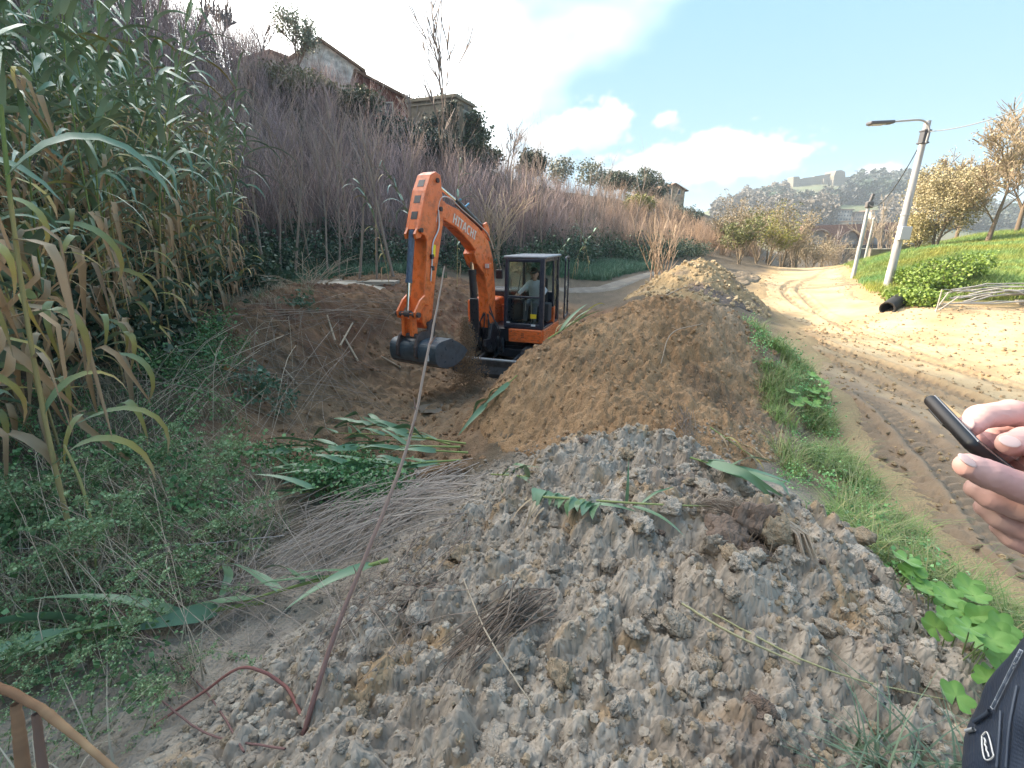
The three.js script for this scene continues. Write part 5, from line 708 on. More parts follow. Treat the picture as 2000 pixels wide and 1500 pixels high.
// ---------------------------------------------------------------- the grass bank on the right
reseed(71);
makeTree('yellow_tree', 'broad tree with yellow autumn leaves on the grass bank', groundAt(1828, 470, 29), 5.2, { bole: .5, stems: 2, leaves: 26, scatter: .45, size: .1, colA: [.34, .28, .13], colB: [.46, .39, .23], kids: [5, 6], spread: [.5, .9], ball: [190, 2.1, 2.1, 2.5] });
makeTree('yellow_bush', 'low yellow-leaved bush beside the broad yellow tree', groundAt(1790, 475, 30), 2.6, { category: 'bush', bole: .6, stems: 3, depth: 2, leaves: 26, scatter: .4, size: .1, colA: [.36, .30, .12], colB: [.48, .41, .2], ball: [70, 1.1, .8, 1.0] });
const TWIGGY = { depth: 4, bole: .5, kids: [5, 6], spread: [.45, 1.0], short: [.55, .74], rmin: .017, c0: [.16, .115, .08], c1: [.34, .26, .17], from: .35 };
makeTree('bare_tree', 'wide brown bare tree beside the broad yellow tree', groundAt(1930, 465, 27), 7.0, { ...TWIGGY, leaves: 2, keep: .8, scatter: .3, size: .11, colA: [.34, .26, .13], colB: [.46, .36, .2] });
makeTree('bare_tree', 'bare tree with a fine grey crown behind the wide brown tree', groundAt(1985, 455, 31), 7.6, { ...TWIGGY });
makeTree('bare_tree', 'brown twiggy tree rising behind the yellow leaves', groundAt(1872, 450, 34), 6.6, { ...TWIGGY, leaves: 2, keep: .8, scatter: .3, size: .11, colA: [.36, .29, .13], colB: [.48, .38, .2] });
makeTree('bare_tree', 'bare tree at the far side of the bank past the fine grey crown', groundAt(2060, 450, 30), 7.5, { ...TWIGGY });
[[1775, 548, 1.0], [1812, 545, 1.2], [1850, 540, 1.3], [1885, 535, 1.1], [1795, 562, .9], [1840, 558, 1.0], [1762, 585, .8], [1800, 590, .8], [1905, 520, 1.0]].forEach(([px, py, s0]) => { const s = s0 * .72; const p = hit(px, py + 10); makeTree('leafy_shrub', 'low bright green shrub on the grass bank behind the branch pile', p, .7 * s, { category: 'shrub', group: 'green shrubs on the bank', stems: 5, depth: 1, bole: 1, leaves: 12, scatter: .2, size: .085, colA: [.12, .20, .02], colB: [.26, .36, .05], ball: [46, .75 * s, .35 * s, .38 * s], r: .012 }); });
{
  const gb = []; for (let k = 0; k < 4; k++) gb.push(tuftGeo(22, .22, .17, [.17, .26, .04], [.32, .37, .09], .7, .007));
  const spots = [...scatter([[11.9, -13.9], [15, -13.5], [24, -13], [26, -24], [19, -26], [15.8, -21.5], [12.5, -16.4]], 9000), ...scatter([[18, -25], [26, -24], [34, -30], [30, -36], [22.6, -32]], 4000)];
  cover('verge_grass', 'sunlit green grass covering the bank beside the road', 'grass', gb, foliageMat, spots, (x, z) => TR(x, groundHeight(x, z), z, 0, rr(0, 6.28), 0, rr(.6, 1.5)), (x, z) => { const m = fbm(x * .4, z * .4, 3, 3), k = rr(.85, 1.2); return new THREE.Color(k * (1 + m * .9), k, k * (1 - m)); });
  // concrete kerb wall, weathered
  const kp = [[11.9, -13.55], [14.5, -13.3], [18, -13.05], [25, -12.6]]; for (let i = 0; i < 3; i++) { const [x0, z0] = kp[i], [x1, z1] = kp[i + 1], L = Math.hypot(x1 - x0, z1 - z0); if (i === 0) continue; single('kerb_wall', rbox(L - .02, .75, .3, (x0 + x1) / 2, .02 + i * .03, (z0 + z1) / 2, .03, 0, Math.atan2(z0 - z1, x1 - x0), 0), wallTex(.40, .37, .32, PLASTER), ['', 'weathered concrete kerb along the sand yard below the branch pile', 'end length of concrete kerb running past the branch pile'][i], 'kerb'); }
  // black drain pipe stub half buried at the road edge
  const p = hit(1742, 603), t = thing('drain_pipe', 'stub of black corrugated pipe half buried at the road edge', 'pipe', [p.x, p.y + .12, p.z]); t.rotation.set(.1, .65, .12); t.scale.setScalar(.72); const pr = []; for (let i = 0; i <= 40; i++) pr.push(new THREE.Vector2(.25 + (i % 4 < 2 ? .022 : 0), -.6 + i * .03)); for (const q of [.2, .2]) pr.push(new THREE.Vector2(q, pr.length > 41 ? -.6 : .6)); addMesh('corrugated_tube', new THREE.LatheGeometry(pr, 24).rotateZ(Math.PI / 2), mat(.02, .02, .02, .7, { side: THREE.DoubleSide }), t);
  // soil pushed against the kerb
  const clodG = new THREE.IcosahedronGeometry(1, 2), cpz = clodG.attributes.position; for (let i = 0; i < cpz.count; i++) { const a = V(cpz.getX(i), cpz.getY(i), cpz.getZ(i)).multiplyScalar(1 + .5 * fbm(cpz.getX(i) * 2, cpz.getY(i) * 2, cpz.getZ(i) * 2, 3)); cpz.setXYZ(i, a.x, a.y * .6, a.z); } clodG.computeVertexNormals();
  cover('edge_clods', 'clods and crumbs of soil along the road edges', 'soil', [clodG], mat(.36, .26, .155, 1, { bumpMap: SOILBUMP, bumpScale: .02 }), scatter(ROAD, 1900, (x, z) => z > -30 && onRoad(x, z) < .75 && rnd() < .7), (x, z) => TR(x, surface(x, z), z, 0, rr(0, 6.28), 0, .01 + .055 * rnd() ** 3, .008 + .05 * rnd() ** 3, .01 + .055 * rnd() ** 3), () => tint(.7, 1.2, .06));
  // heap of cut poles
  const greyWood = mat(.38, .35, .31, .9); for (let k = 0; k < 16; k++) { const a = hit(rr(1835, 1900), rr(574, 606)), b = hit(rr(1945, 1998), rr(578, 600)); a.y += rr(.04, .3); b.y += rr(.05, .4); b.x += rr(.5, 2.5); const m = a.clone().lerp(b, .5); single('cut_branch', curveTube([[a.x, a.y, a.z, .022], [m.x, m.y + rr(-.08, .2), m.z + rr(-.2, .2), .02], [b.x, b.y, b.z, .026]], 10, 6, [1, 1, 1], .05), greyWood, 'pale grey cut branch in the pile lying on the bank', 'branch', 'pile of cut branches'); }
  for (const [x0, y0, x1, y1] of [[1826, 608, 1852, 572], [1828, 610, 1840, 565], [1834, 606, 1872, 580], [1900, 560, 1870, 580]]) { const a = hit(x0, y0), b = PD(x1, y1, -a.z); single('cut_branch', cyl(a, b, .02, .014, 6), greyWood, 'thin pale stick propped against the branch pile', 'branch', 'sticks propped on the branch pile'); }
}
// concrete slabs left on the far bank, and the pale track by the green bank
reseed(73);
[[-5.6, -12.4, 1.0, .7], [-4.9, -11.6, 1.0, .7], [-4.3, -11.2, 1.1, .7], [-3.7, -11.6, 1.0, .7], [-3.4, -12.3, .8, .6], [-4.4, -12.4, .9, .6], [-5.2, -13.0, .9, .6]].forEach(([sx, sz, w, d], i) => { const e = .3, y0 = surface(sx, sz), p = V(sx, (surface(sx - e, sz) + surface(sx + e, sz) + surface(sx, sz - e) + surface(sx, sz + e)) / 4, sz), gx = (surface(sx + e, sz) - surface(sx - e, sz)) / (2 * e), gz = (surface(sx, sz + e) - surface(sx, sz - e)) / (2 * e); single('concrete_slab', rbox(w, .1, d, p.x, p.y + .03, p.z, .015, Math.atan(-gz) * -1, rr(-.4, .3), Math.atan(gx)), wallTex(.50, .44, .37, PLASTER), 'pale concrete slab lying on the bank above the ditch', 'slab', 'slabs on the far bank'); });
{ const poly = [[2.0, -17.9], [4.2, -18.9], [6.2, -21.2], [7.2, -22.6], [6.6, -22.8], [5.4, -21.4], [3.6, -19.6], [1.6, -18.5]]; structure('gravel_track', heightMesh(gridLines(1.4, 9, 4, .12, .0), gridLines(-26, -18, -22, .12, .0), (x, z) => groundHeight(x, z) + .05 + .02 * fbm(x * 4, z * 4, 2, 3) - .1 * sstep(.15, -.1, inside(poly, x, z)), (x, z) => { const n = fbm(x * 3, z * 3, 2, 3); return mix3([.16, .14, .12], [.21, .19, .16], clamp(.5 + n * 2)); }, (x, z) => inside(poly, x, z) > -.1), soilMat); }
{ const p = hit(855, 800); const g = new THREE.CircleGeometry(.34, 28).rotateX(-Math.PI / 2); const a = g.attributes.position; for (let i = 1; i < a.count; i++) { const k = 1 + .5 * noise(a.getX(i) * 5, a.getZ(i) * 5, 3); a.setXYZ(i, a.getX(i) * 1.3 * k, 0, a.getZ(i) * .7 * k); } const m = structure('puddle', g, mat(.16, .135, .105, .12)); m.position.set(p.x, p.y + .02, p.z); }

// ---------------------------------------------------------------- clods and crumbs
reseed(81);
function clodGeo(detail, seed, flat = .75) { let g = new THREE.IcosahedronGeometry(1, detail); g.deleteAttribute('uv'); g.deleteAttribute('normal'); g = mergeVertices(g, 1e-4); const p = g.attributes.position; for (let i = 0; i < p.count; i++) { const x = p.getX(i), y = p.getY(i), z = p.getZ(i), n = fbm(x * 1.3 + seed, y * 1.3, z * 1.3, 3), m = fbm(x * 4 + seed, y * 4, z * 4 + 7, 3), c = Math.abs(fbm(x * 2.2, y * 2.2 + seed, z * 2.2, 2)); const h = fbm(x * 9 + seed, y * 9, z * 9, 2), k = 1 + n * .9 + m * .5 + h * .25 - c * .45; p.setXYZ(i, x * k, y * k * flat, z * k); } g.computeVertexNormals(); const uv = new Float32Array(p.count * 2); for (let i = 0; i < p.count; i++) { uv[i * 2] = p.getX(i) * .12 + p.getY(i) * .05; uv[i * 2 + 1] = p.getZ(i) * .12 + p.getY(i) * .07; } g.setAttribute('uv', new THREE.BufferAttribute(uv, 2)); return g; }
const CLOD = [], CRUMB = []; for (let k = 0; k < 8; k++) CLOD.push(clodGeo(5, k * 3.7 + 1, rr(.6, .9))); for (let k = 0; k < 5; k++) { const g = clodGeo(2, k * 5.1 + 40, .8).toNonIndexed(); g.computeVertexNormals(); CRUMB.push(g); }
const clodMats = [[.37, .315, .255], [.33, .275, .215], [.40, .345, .285], [.32, .245, .165], [.18, .13, .10]].map(c => mat(...c, 1, { bumpMap: SOILBUMP, bumpScale: .02 }));
const crumbMat = mat(1, 1, 1, 1);
{
  // single clods of the near heap
  const H = HEAPDEF[0], T = heapThings[0], spots = scatter(HEAP0, 300, (x, z) => z < -.75 && z > -3.5 && inside(HEAP0, x, z) > .3 && rnd() < clamp(.4 + (x + .4) * .5));
  for (const [x, z] of spots) { const r = .014 + .046 * rnd() ** 2.4, m = addMesh('clod', pick(CLOD), x > .5 && rnd() < .1 ? clodMats[4] : clodMats[Math.floor(rnd() * 4)], T); m.position.set(x, heapHeight(H, x, z) + r * .15, z); m.rotation.set(rr(-.4, .4), rr(0, 6.28), rr(-.4, .4)); m.scale.set(r * rr(.8, 1.3), r * rr(.7, 1.1), r * rr(.8, 1.3)); }
  const sets = (poly, n, hf, s0, s1, pw, cols, parent, ok) => { const ms = CRUMB.map(() => [[], []]); for (const [x, z] of scatter(poly, n, ok)) { const r = s0 + (s1 - s0) * rnd() ** pw, k = ms[Math.floor(rnd() * CRUMB.length)], c = pick(cols), q = rr(.8, 1.2); k[0].push(TR(x, hf(x, z) + r * .2, z, rr(0, 3), rr(0, 6.28), 0, r)); k[1].push(new THREE.Color().setRGB(c[0] * q, c[1] * q, c[2] * q)); } ms.forEach(([m, c], i) => stuff('crumbs', CRUMB[i], crumbMat, m, c, null, null, parent)); };
  const grey = [[.33, .28, .225], [.29, .24, .185], [.36, .31, .25], [.28, .215, .145]], brown = [[.29, .18, .095], [.33, .215, .125], [.25, .155, .08]];
  sets(HEAP0, 13000, (x, z) => heapHeight(H, x, z) - .003, .003, .02, 3.6, grey, T, (x, z) => z < -.7 && z > -3.7);
  { const ms = CRUMB.map(() => [[], []]); for (const [x, z] of [...scatter([[-2.1, -.7], [-.6, -.8], [-.5, -2.4], [.1, -3.3], [.6, -3.9], [.0, -4.6], [-1.4, -4.2], [-1.9, -2.6]], 4200), ...scatter([[-.6, -3.4], [.8, -3.7], [1.8, -3.3], [3.2, -4.4], [2.6, -4.6], [1.4, -4.0], [.2, -4.4], [-.4, -4.4]], 1500)]) { const r = .003 + .018 * rnd() ** 4, k = ms[Math.floor(rnd() * 5)], q = rr(.75, 1.15); k[0].push(TR(x, surface(x, z) + r * .15, z, rr(0, 3), rr(0, 6), 0, r)); k[1].push(new THREE.Color().setRGB(.31 * q, .255 * q, .2 * q)); } ms.forEach(([m, c], i) => stuff('loose_crumbs', CRUMB[i], crumbMat, m, c, 'loose grey-brown crumbs fallen around the clod heap', 'soil')); }
  { const ms = CRUMB.map(() => [[], []]); for (const [x, z] of scatter([[3.2, -1.5], [4.2, -6], [6, -9.4], [8.4, -13.4], [11.5, -13.2], [15, -12], [10, -6], [6.5, -3], [5, -1.5]], 5200)) { const r = .004 + .035 * rnd() ** 5, k = ms[Math.floor(rnd() * 5)], q = rr(.7, 1.15); k[0].push(TR(x, roadHeight(x, z) + r * .2, z, rr(0, 3), rr(0, 6), 0, r)); k[1].push(new THREE.Color().setRGB(.37 * q, .265 * q, .155 * q)); } ms.forEach(([m, c], i) => stuff('road_crumbs', CRUMB[i], crumbMat, m, c, 'loose crumbs of sand and clay strewn over the dirt road', 'soil')); }
  sets(HEAP1, 5000, (x, z) => heapHeight(HEAPDEF[1], x, z) - .004, .005, .03, 4, brown, heapThings[1]);
  sets(HEAP2, 1500, (x, z) => heapHeight(HEAPDEF[2], x, z), .012, .07, 3.4, [[.42, .33, .21], [.38, .29, .18], [.34, .26, .16]], heapThings[2]);
  const pc = []; const pit = [[-2.6, -5], [-.4, -4.2], [.2, -6.6], [1.4, -9], [2.4, -11], [2.4, -14], [-2.4, -15.4], [-6, -13], [-5, -8], [-3.6, -6]]; const ms = CRUMB.map(() => [[], []]); for (const [x, z] of scatter(pit, 5200)) { const r = .006 + .04 * rnd() ** 4, k = ms[Math.floor(rnd() * 5)], q = rr(.75, 1.2); k[0].push(TR(x, surface(x, z) + r * .2, z, rr(0, 3), rr(0, 6), 0, r)); k[1].push(new THREE.Color().setRGB(.22 * q, .13 * q, .07 * q)); } ms.forEach(([m, c], i) => stuff('ditch_crumbs', CRUMB[i], crumbMat, m, c, 'brown soil crumbs scattered over the ditch floor and banks', 'soil'));
  // the root-tangled sod lump near the top of the near heap
  const p = hit(1450, 1060), t = thing('sod_lump', 'dark lump of sod with a pale frayed stump on the clod heap', 'sod', [p.x, p.y + .04, p.z]);
  for (const [x, y, z, r, k] of [[-.08, .0, 0, .1, 4], [.05, .03, -.05, .11, 4], [.0, -.06, .08, .09, 4], [.14, .04, .02, .08, 3], [-.16, -.02, .05, .06, 1]]) { const m = addMesh('sod_clod', pick(CLOD), clodMats[k], t); m.position.set(x, y, z); m.scale.set(r * 1.1, r * .8, r); m.rotation.set(rr(0, 3), rr(0, 3), 0); }
  { const P = [], N = [], C = [], I = []; for (let k = 0; k < 46; k++) { const a = rr(-.5, .5), q = rr(0, 1); tubeInto(P, N, C, I, [[.16 + rr(-.02, .02), .09 + rr(-.02, .02), .0 + rr(-.03, .03), .005], [.2 + q * .06, .06, .04 + a * .08, .004], [.22 + q * .07, -.03 - .05 * rnd(), .08 + a * .16, .0015]], 4, [.42, .33, .25]); } addMesh('frayed_stump', geoFrom(P, N, C, I), woodMat, t); }
  { const P = [], N = [], C = [], I = []; for (let k = 0; k < 40; k++) { const a = rr(0, 6.28), x = rr(-.15, .15), z = rr(-.1, .12); tubeInto(P, N, C, I, [[x, rr(-.05, .06), z, .0022], [x + Math.cos(a) * .06, rr(-.08, .05), z + Math.sin(a) * .06 + .04, .002], [x + Math.cos(a) * .12, rr(-.16, 0), z + Math.sin(a) * .1 + .06, .001]], 3, [.2, .14, .09]); } addMesh('roots', geoFrom(P, N, C, I), woodMat, t); }
}
// ---------------------------------------------------------------- lying and cut reeds
reseed(83);
const FLATLEAF = [], LIMPDRY = []; for (let k = 0; k < 6; k++) FLATLEAF.push(ribbonLeaf(rr(.42, .62), rr(.07, .09), rr(.1, .35), rr(-.6, -.1), ramp([0, mix3(GR1, GR2, rnd())], [.5, mix3(GR1, GR2, rr(0, 1))], [1, mix3(GR1, GR3, rnd() * .6)]), { twist: rr(-.9, .9), kink: k % 2 ? rr(.3, .7) : -1 })); for (let k = 0; k < 4; k++) LIMPDRY.push(ribbonLeaf(rr(.3, .5), rr(.02, .035), rr(0, .3), rr(-1.2, -.5), ramp([0, STRAW], [1, TAN]), { twist: rr(-2, 2), vee: .5 }));
const YELLEAF = [0, 1].map(() => ribbonLeaf(rr(.35, .5), .035, .5, -1.4, ramp([0, GR2], [.35, YEL], [.8, YEL], [1, TAN]), { twist: rr(-1.5, 1.5) }));
function aim(m, pos, dir, up = V(0, 1, 0), roll = 0) { const x = dir.clone().normalize(), z = x.clone().cross(up).normalize(), y = z.clone().cross(x); m.matrixAutoUpdate = true; m.quaternion.setFromRotationMatrix(new THREE.Matrix4().makeBasis(x, y, z)); m.rotateX(roll); m.position.copy(pos); }
function lyingReed(label, a, b, { leaves = 9, from = .15, lift = .03, r = .011, geos = FLATLEAF, size = 1, group, stemCol = [.24, .30, .10], sag = 0, droop = .25 } = {}) {
  const t = thing('cut_reed', label, 'reed', [0, 0, 0], group), n = 12, pts = [], d = b.clone().sub(a), L = d.length(); const P = [], N = [], C = [], I = [];
  for (let i = 0; i <= n; i++) { const u = i / n, p = a.clone().lerp(b, u); pts.push([p.x, p.y + lift + Math.sin(u * Math.PI) * sag, p.z, lerp(r, r * .45, u) * (i % 3 ? 1 : 1.2)]); }
  tubeInto(P, N, C, I, pts, 7, stemCol); addMesh('stem', geoFrom(P, N, C, I), woodMat, t); d.normalize(); const side = d.clone().cross(V(0, 1, 0)).normalize();
  for (let k = 0; k < leaves; k++) { const u = lerp(from, 1, (k + .5) / leaves), p = a.clone().lerp(b, u); p.y += lift + Math.sin(u * Math.PI) * sag; const s = k % 2 ? 1 : -1, g = pick(geos), m = addMesh('leaf', g, g === LIMPDRY[0] || LIMPDRY.includes(g) ? dryLeafMat : reedLeafMat, t); aim(m, p, d.clone().add(side.clone().multiplyScalar(s * rr(-.1, .55) + (rnd() < .2 ? rr(-.9, .9) : 0))).add(V(0, rr(-droop, droop), 0)), V(0, 1, 0), s * rr(-.5, 1.0)); m.scale.set(size * rr(.7, 1.25), size * rr(.6, 1.4), size * rr(.7, 1.1)); }
  return t;
}
const lift = (p, h) => { p.y += h; return p; };
{
  const G = 'freshly cut reeds in the ditch';
  [[[910, 880], [650, 862], .06], [[915, 905], [600, 905], .1], [[900, 915], [640, 955], .07], [[880, 890], [690, 845], .12], [[860, 920], [560, 940], .05], [[800, 940], [590, 985], .05], [[900, 900], [560, 915], .14]].forEach(([a, b, h], i) => lyingReed('freshly cut green reed heaped across the ditch mouth', lift(hit(...a), h), lift(hit(...b), h + .03), { leaves: 9 + i % 3, group: G, size: 1.05, sag: .03 }));
  lyingReed('green reed lying across straw with its broad leaves folded down', lift(hit(760, 1110), .03), lift(hit(480, 1200), .06), { leaves: 6, from: .05, size: .9, r: .013, droop: .1 });
  lyingReed('long flattened reed pointing out of the weeds below the red shoot', lift(hit(520, 1195), .04), lift(hit(30, 1310), .12), { leaves: 6, size: 1.15, r: .012, droop: .1 });
  lyingReed('short limp reed tip in the weeds beside the straw', lift(hit(520, 1050), .06), lift(hit(400, 1170), .06), { leaves: 4, size: .8, r: .006 });
  lyingReed('green reed tuft sticking out of the brown heap beside the digger', lift(hit(1010, 745), .05), lift(hit(945, 805), .05), { leaves: 5, size: .95, r: .008, droop: .1 });
  lyingReed('yellow-green reed tuft on the shoulder of the brown heap', lift(hit(1070, 675), .06), lift(hit(1135, 640), .1), { leaves: 6, size: .9, geos: [FLATLEAF[0], FLATLEAF[2], YELLEAF[0]], droop: .3 });
  lyingReed('blue-green reed leaves draped behind the clod heap', lift(hit(1345, 915), .05), lift(hit(1440, 945), .05), { leaves: 6, size: .85, r: .006 });
  lyingReed('yellowing and tan reed leaves curling on the brown heap flank', lift(hit(1385, 850), .05), lift(hit(1470, 905), .03), { leaves: 6, size: .75, r: .006, geos: [YELLEAF[0], YELLEAF[1], LIMPDRY[0], LIMPDRY[1]], droop: .5 });
  lyingReed('broken reed top with tan and green leaves at the heap edge', lift(hit(960, 945), .06), lift(hit(1035, 965), .1), { leaves: 10, size: .55, r: .006, geos: [LIMPDRY[0], LIMPDRY[1], LIMPDRY[2], YELLEAF[0], FLATLEAF[1]], droop: .6 });
  // reed with a feathery plume across the clod heap
  const a = lift(hit(1060, 985), .05), b = lift(hit(1290, 1005), .06), c = lift(hit(1440, 1005), .05), e = lift(hit(1505, 1020), .03), t = thing('plumed_reed', 'flattened reed with pleated leaves and a feathery plume on the clod heap', 'reed');
  addMesh('stem', curveTube([[a.x, a.y, a.z, .007], [b.x, b.y, b.z, .005], [c.x, c.y, c.z, .003]], 14, 6, [.26, .30, .12]), woodMat, t);
  for (let k = 0; k < 13; k++) { const p = lift(hit(1050 + k * 9.5, 968 + k * 2.6), .05), g = FLATLEAF[k % 6], m = addMesh('leaf', g, reedLeafMat, t); aim(m, p, V(-.25 + rr(-.15, .15), -.15, .6), V(0, 1, 0), rr(-.5, .9)); m.scale.set(.24, .3, .9); }
  for (const [px, py, dx, dy, dz, s] of [[1222, 1000, .05, .9, -.3, .35], [1235, 1005, .6, -.1, .6, .55], [1250, 1000, .7, .3, -.2, .3], [1150, 1000, .5, 0, .2, .4]]) { const m = addMesh('leaf', pick(FLATLEAF), reedLeafMat, t); aim(m, lift(hit(px, py), .05), V(dx, dy, dz)); m.scale.set(s * 1.2, s, s * .7); }
  for (let k = 0; k < 5; k++) { const m = addMesh('dry_leaf', LIMPDRY[k % 4], dryLeafMat, t); aim(m, lift(hit(1030 + k * 8, 985 + k * 6), .06), V(rr(-.6, .1), -.2, rr(.3, .9))); m.scale.setScalar(.5); }
  const P = [], N = [], C = [], I = []; for (let k = 0; k < 330; k++) { const u = rnd() ** .8, q = b.clone().lerp(c, .35 + .65 * u), o = V(rr(.02, .16) * (1.1 - u * .5), rr(-.02, .05), rr(-.045, .06)); tubeInto(P, N, C, I, [[q.x, q.y, q.z, .0012], [q.x + o.x * .6, q.y + o.y + .008, q.z + o.z * .6, .0022], [q.x + o.x, q.y + o.y * .6, q.z + o.z, .0006]], 3, mix3([.38, .29, .22], [.55, .45, .36], rnd())); }
  const pl = addMesh('plume', geoFrom(P, N, C, I), woodMat, t); pl.userData.kind = 'stuff';
}
// ---------------------------------------------------------------- straw, shoots, brambles
reseed(85);
function strawMesh(n, A, B, jitA, jitB, r, cols, bow = .1) { const P = [], N = [], C = [], I = []; for (let k = 0; k < n; k++) { const a = hit(A[0] + rr(-1, 1) * jitA[0], A[1] + rr(-1, 1) * jitA[1]), b = hit(B[0] + rr(-1, 1) * jitB[0], B[1] + rr(-1, 1) * jitB[1]); a.y += rr(0, .12); b.y += rr(0, .08); const m = a.clone().lerp(b, rr(.35, .65)); m.y = Math.max(m.y, surface(m.x, m.z)) + rr(0, bow); m.x += rr(-.06, .06); m.z += rr(-.06, .06); const c = new THREE.CatmullRomCurve3([a, m, b]), pts = c.getPoints(5).map((p, i) => [p.x, p.y, p.z, r * rr(.6, 1.2) * (1 - i * .12)]); tubeInto(P, N, C, I, pts, 3, mix3(cols[0], cols[1], rnd())); } return geoFrom(P, N, C, I); }
{
  const grey = [[.22, .175, .15], [.46, .39, .33]], dark = [[.10, .075, .06], [.26, .19, .14]];
  const st = (label, ...a) => { const m = single('straw_heap', strawMesh(...a), woodMat, label, 'straw'); m.userData.kind = 'stuff'; };
  st('loose heap of grey straw beside the cut reeds', 130, [860, 960], [640, 1060], [90, 50], [110, 60], .0045, grey, .16);
  st('long straw stalks sweeping down into the weeds', 34, [800, 990], [430, 1190], [110, 40], [90, 70], .004, grey, .12);
  st('bundle of dark brown stalks half buried in the clods', 46, [1040, 1195], [890, 1310], [50, 30], [35, 40], .0045, dark, .05);
  st('dark dry roots and stalks along the left side of the clod heap', 60, [820, 1120], [700, 1240], [120, 110], [130, 120], .0028, [[.12, .085, .07], [.36, .28, .22]], .05);
  st('dry roots hanging from the brown heap flank', 26, [1330, 815], [1345, 880], [25, 14], [25, 40], .0035, dark, .03);
  st('dead stalks strewn over the left ditch bank', 90, [560, 700], [640, 790], [170, 90], [190, 90], .0055, [[.13, .10, .08], [.36, .29, .23]], .12);
  st('dead stems and twigs on the bank above the ditch', 60, [640, 600], [720, 640], [220, 30], [220, 40], .0055, [[.16, .12, .09], [.38, .31, .24]], .15);
  st('pale dry stems tangled under the reeds', 90, [350, 700], [420, 820], [250, 90], [220, 80], .006, [[.2, .16, .11], [.46, .38, .28]], .4);
  st('dry stems standing and lying through the feathery weeds', 90, [150, 1050], [260, 1180], [200, 190], [220, 190], .0035, [[.28, .22, .16], [.52, .44, .34]], .45);
  st('short grey straw lying in the left foreground', 70, [420, 1080], [500, 1150], [220, 140], [220, 140], .0035, grey, .1);
  const stick = (name, label, keys, col, seg = 6, cat = 'branch') => single(name, curveTube(keys.map(([p, r]) => [p.x, p.y, p.z, r]), 22, seg, col, .002), woodMat, label, cat);
  { const g = hit(590, 1440), t = thing('young_shoot', 'tall reddish bare shoot rising in front of the digger bucket', 'shoot', [0, 0, 0]), k = [[g.clone().add(V(-.01, -.04, .03)), .0105], [PD(655, 1235, 1.34), .0085], [PD(745, 1010, 1.44), .0068], [PD(800, 858, 1.5), .0055], [PD(838, 680, 1.56), .0042], [PD(858, 580, 1.6), .003], [PD(868, 520, 1.62), .002]];
    addMesh('stem', curveTube(k.map(([p, r]) => [p.x, p.y, p.z, r]), 30, 8, u => mix3([.24, .12, .105], [.42, .33, .28], clamp(u * 1.8)), .003), woodMat, t);
    for (const [a, b] of [[[797, 862], [812, 820]], [[840, 672], [852, 655]], [[775, 930], [779, 905]], [[700, 1130], [690, 1105]], [[812, 800], [808, 775]]]) { const q = PD(...a, 1.5), e = PD(...b, 1.5); addMesh('twig', cyl(q, e, .0035, .0012, 5), mat(.26, .17, .14, .9), t); } }
  stick('bramble_stem', 'arching red bramble stem in the left foreground', [[hit(275, 1435), .005], [lift(hit(400, 1375), .06), .0055], [lift(hit(490, 1340), .1), .006], [lift(hit(560, 1370), .09), .0065], [hit(600, 1420), .007]], [.24, .10, .085]);
  stick('bramble_stem', 'thin straight bramble stem crossing the grey soil to the red shoot', [[lift(hit(230, 1210), .1), .003], [lift(hit(400, 1360), .05), .0035], [lift(hit(480, 1480), .03), .004]], [.2, .11, .10]);
  stick('bramble_stem', 'bramble stem running from the weeds along the soil', [[lift(hit(290, 1360), .06), .0035], [lift(hit(400, 1440), .03), .004], [lift(hit(560, 1475), .03), .004]], [.2, .11, .10]);
  stick('dead_stalk', 'thick tan broken stalk in the corner of the weeds', [[PD(-40, 1330, 1.0), .013], [PD(20, 1352, 1.0), .0125], [PD(80, 1384, .99), .0115], [PD(95, 1396, .985), .0135], [PD(150, 1440, .96), .0095], [PD(230, 1510, .92), .009]], u => mix3(mix3([.26, .12, .06], [.46, .30, .16], u), [.18, .09, .05], rnd() * .6), 8, 'stalk');
  stick('dead_stalk', 'dark brown stalk stub standing below the broken stalk', [[PD(70, 1395, 1.0), .011], [PD(78, 1460, .98), .012], [PD(88, 1530, .95), .013]], [.2, .12, .09], 7, 'stalk');
  stick('dead_stalk', 'thick orange-brown cane stump behind the broken stalk', [[PD(30, 1375, 1.06), .013], [PD(40, 1450, 1.04), .017], [PD(50, 1560, 1.0), .019]], u => mix3([.36, .2, .11], [.22, .12, .07], rnd() * .7), 8, 'stalk');
  stick('green_stalk', 'bent yellow-green stalk standing in the feathery weeds', [[PD(125, 868, 2.3), .006], [PD(160, 950, 2.28), .0075], [PD(184, 1060, 2.2), .0065], [PD(188, 1210, 2.1), .005]], u => mix3([.42, .34, .14], [.24, .27, .09], u), 7, 'stalk');
  stick('dead_straw_stalk', 'long straight dry stem lying across the clods below the dark bundle', [[lift(hit(905, 1150), .06), .003], [lift(hit(960, 1270), .04), .0035], [lift(hit(1040, 1390), .03), .003]], [.42, .34, .25], 5, 'stem');
  stick('dead_straw_stalk', 'pale double reed stalk lying on the right of the clod heap', [[lift(hit(1330, 1190), .03), .005], [lift(hit(1420, 1250), .04), .0045], [lift(hit(1560, 1310), .03), .004]], [.40, .36, .2], 5, 'stem');
  stick('dead_straw_stalk', 'thin green-tan stalk running down the clod heap to the jacket', [[lift(hit(1390, 1210), .03), .004], [lift(hit(1600, 1320), .04), .0035], [lift(hit(1880, 1395), .05), .002]], [.36, .34, .18], 5, 'stem');
  stick('dead_straw_stalk', 'very long grey stem stretched over the weeds', [[lift(hit(40, 1105), .12), .0018], [lift(hit(300, 1095), .1), .0025], [lift(hit(560, 1070), .1), .003]], [.40, .36, .34], 5, 'stem');
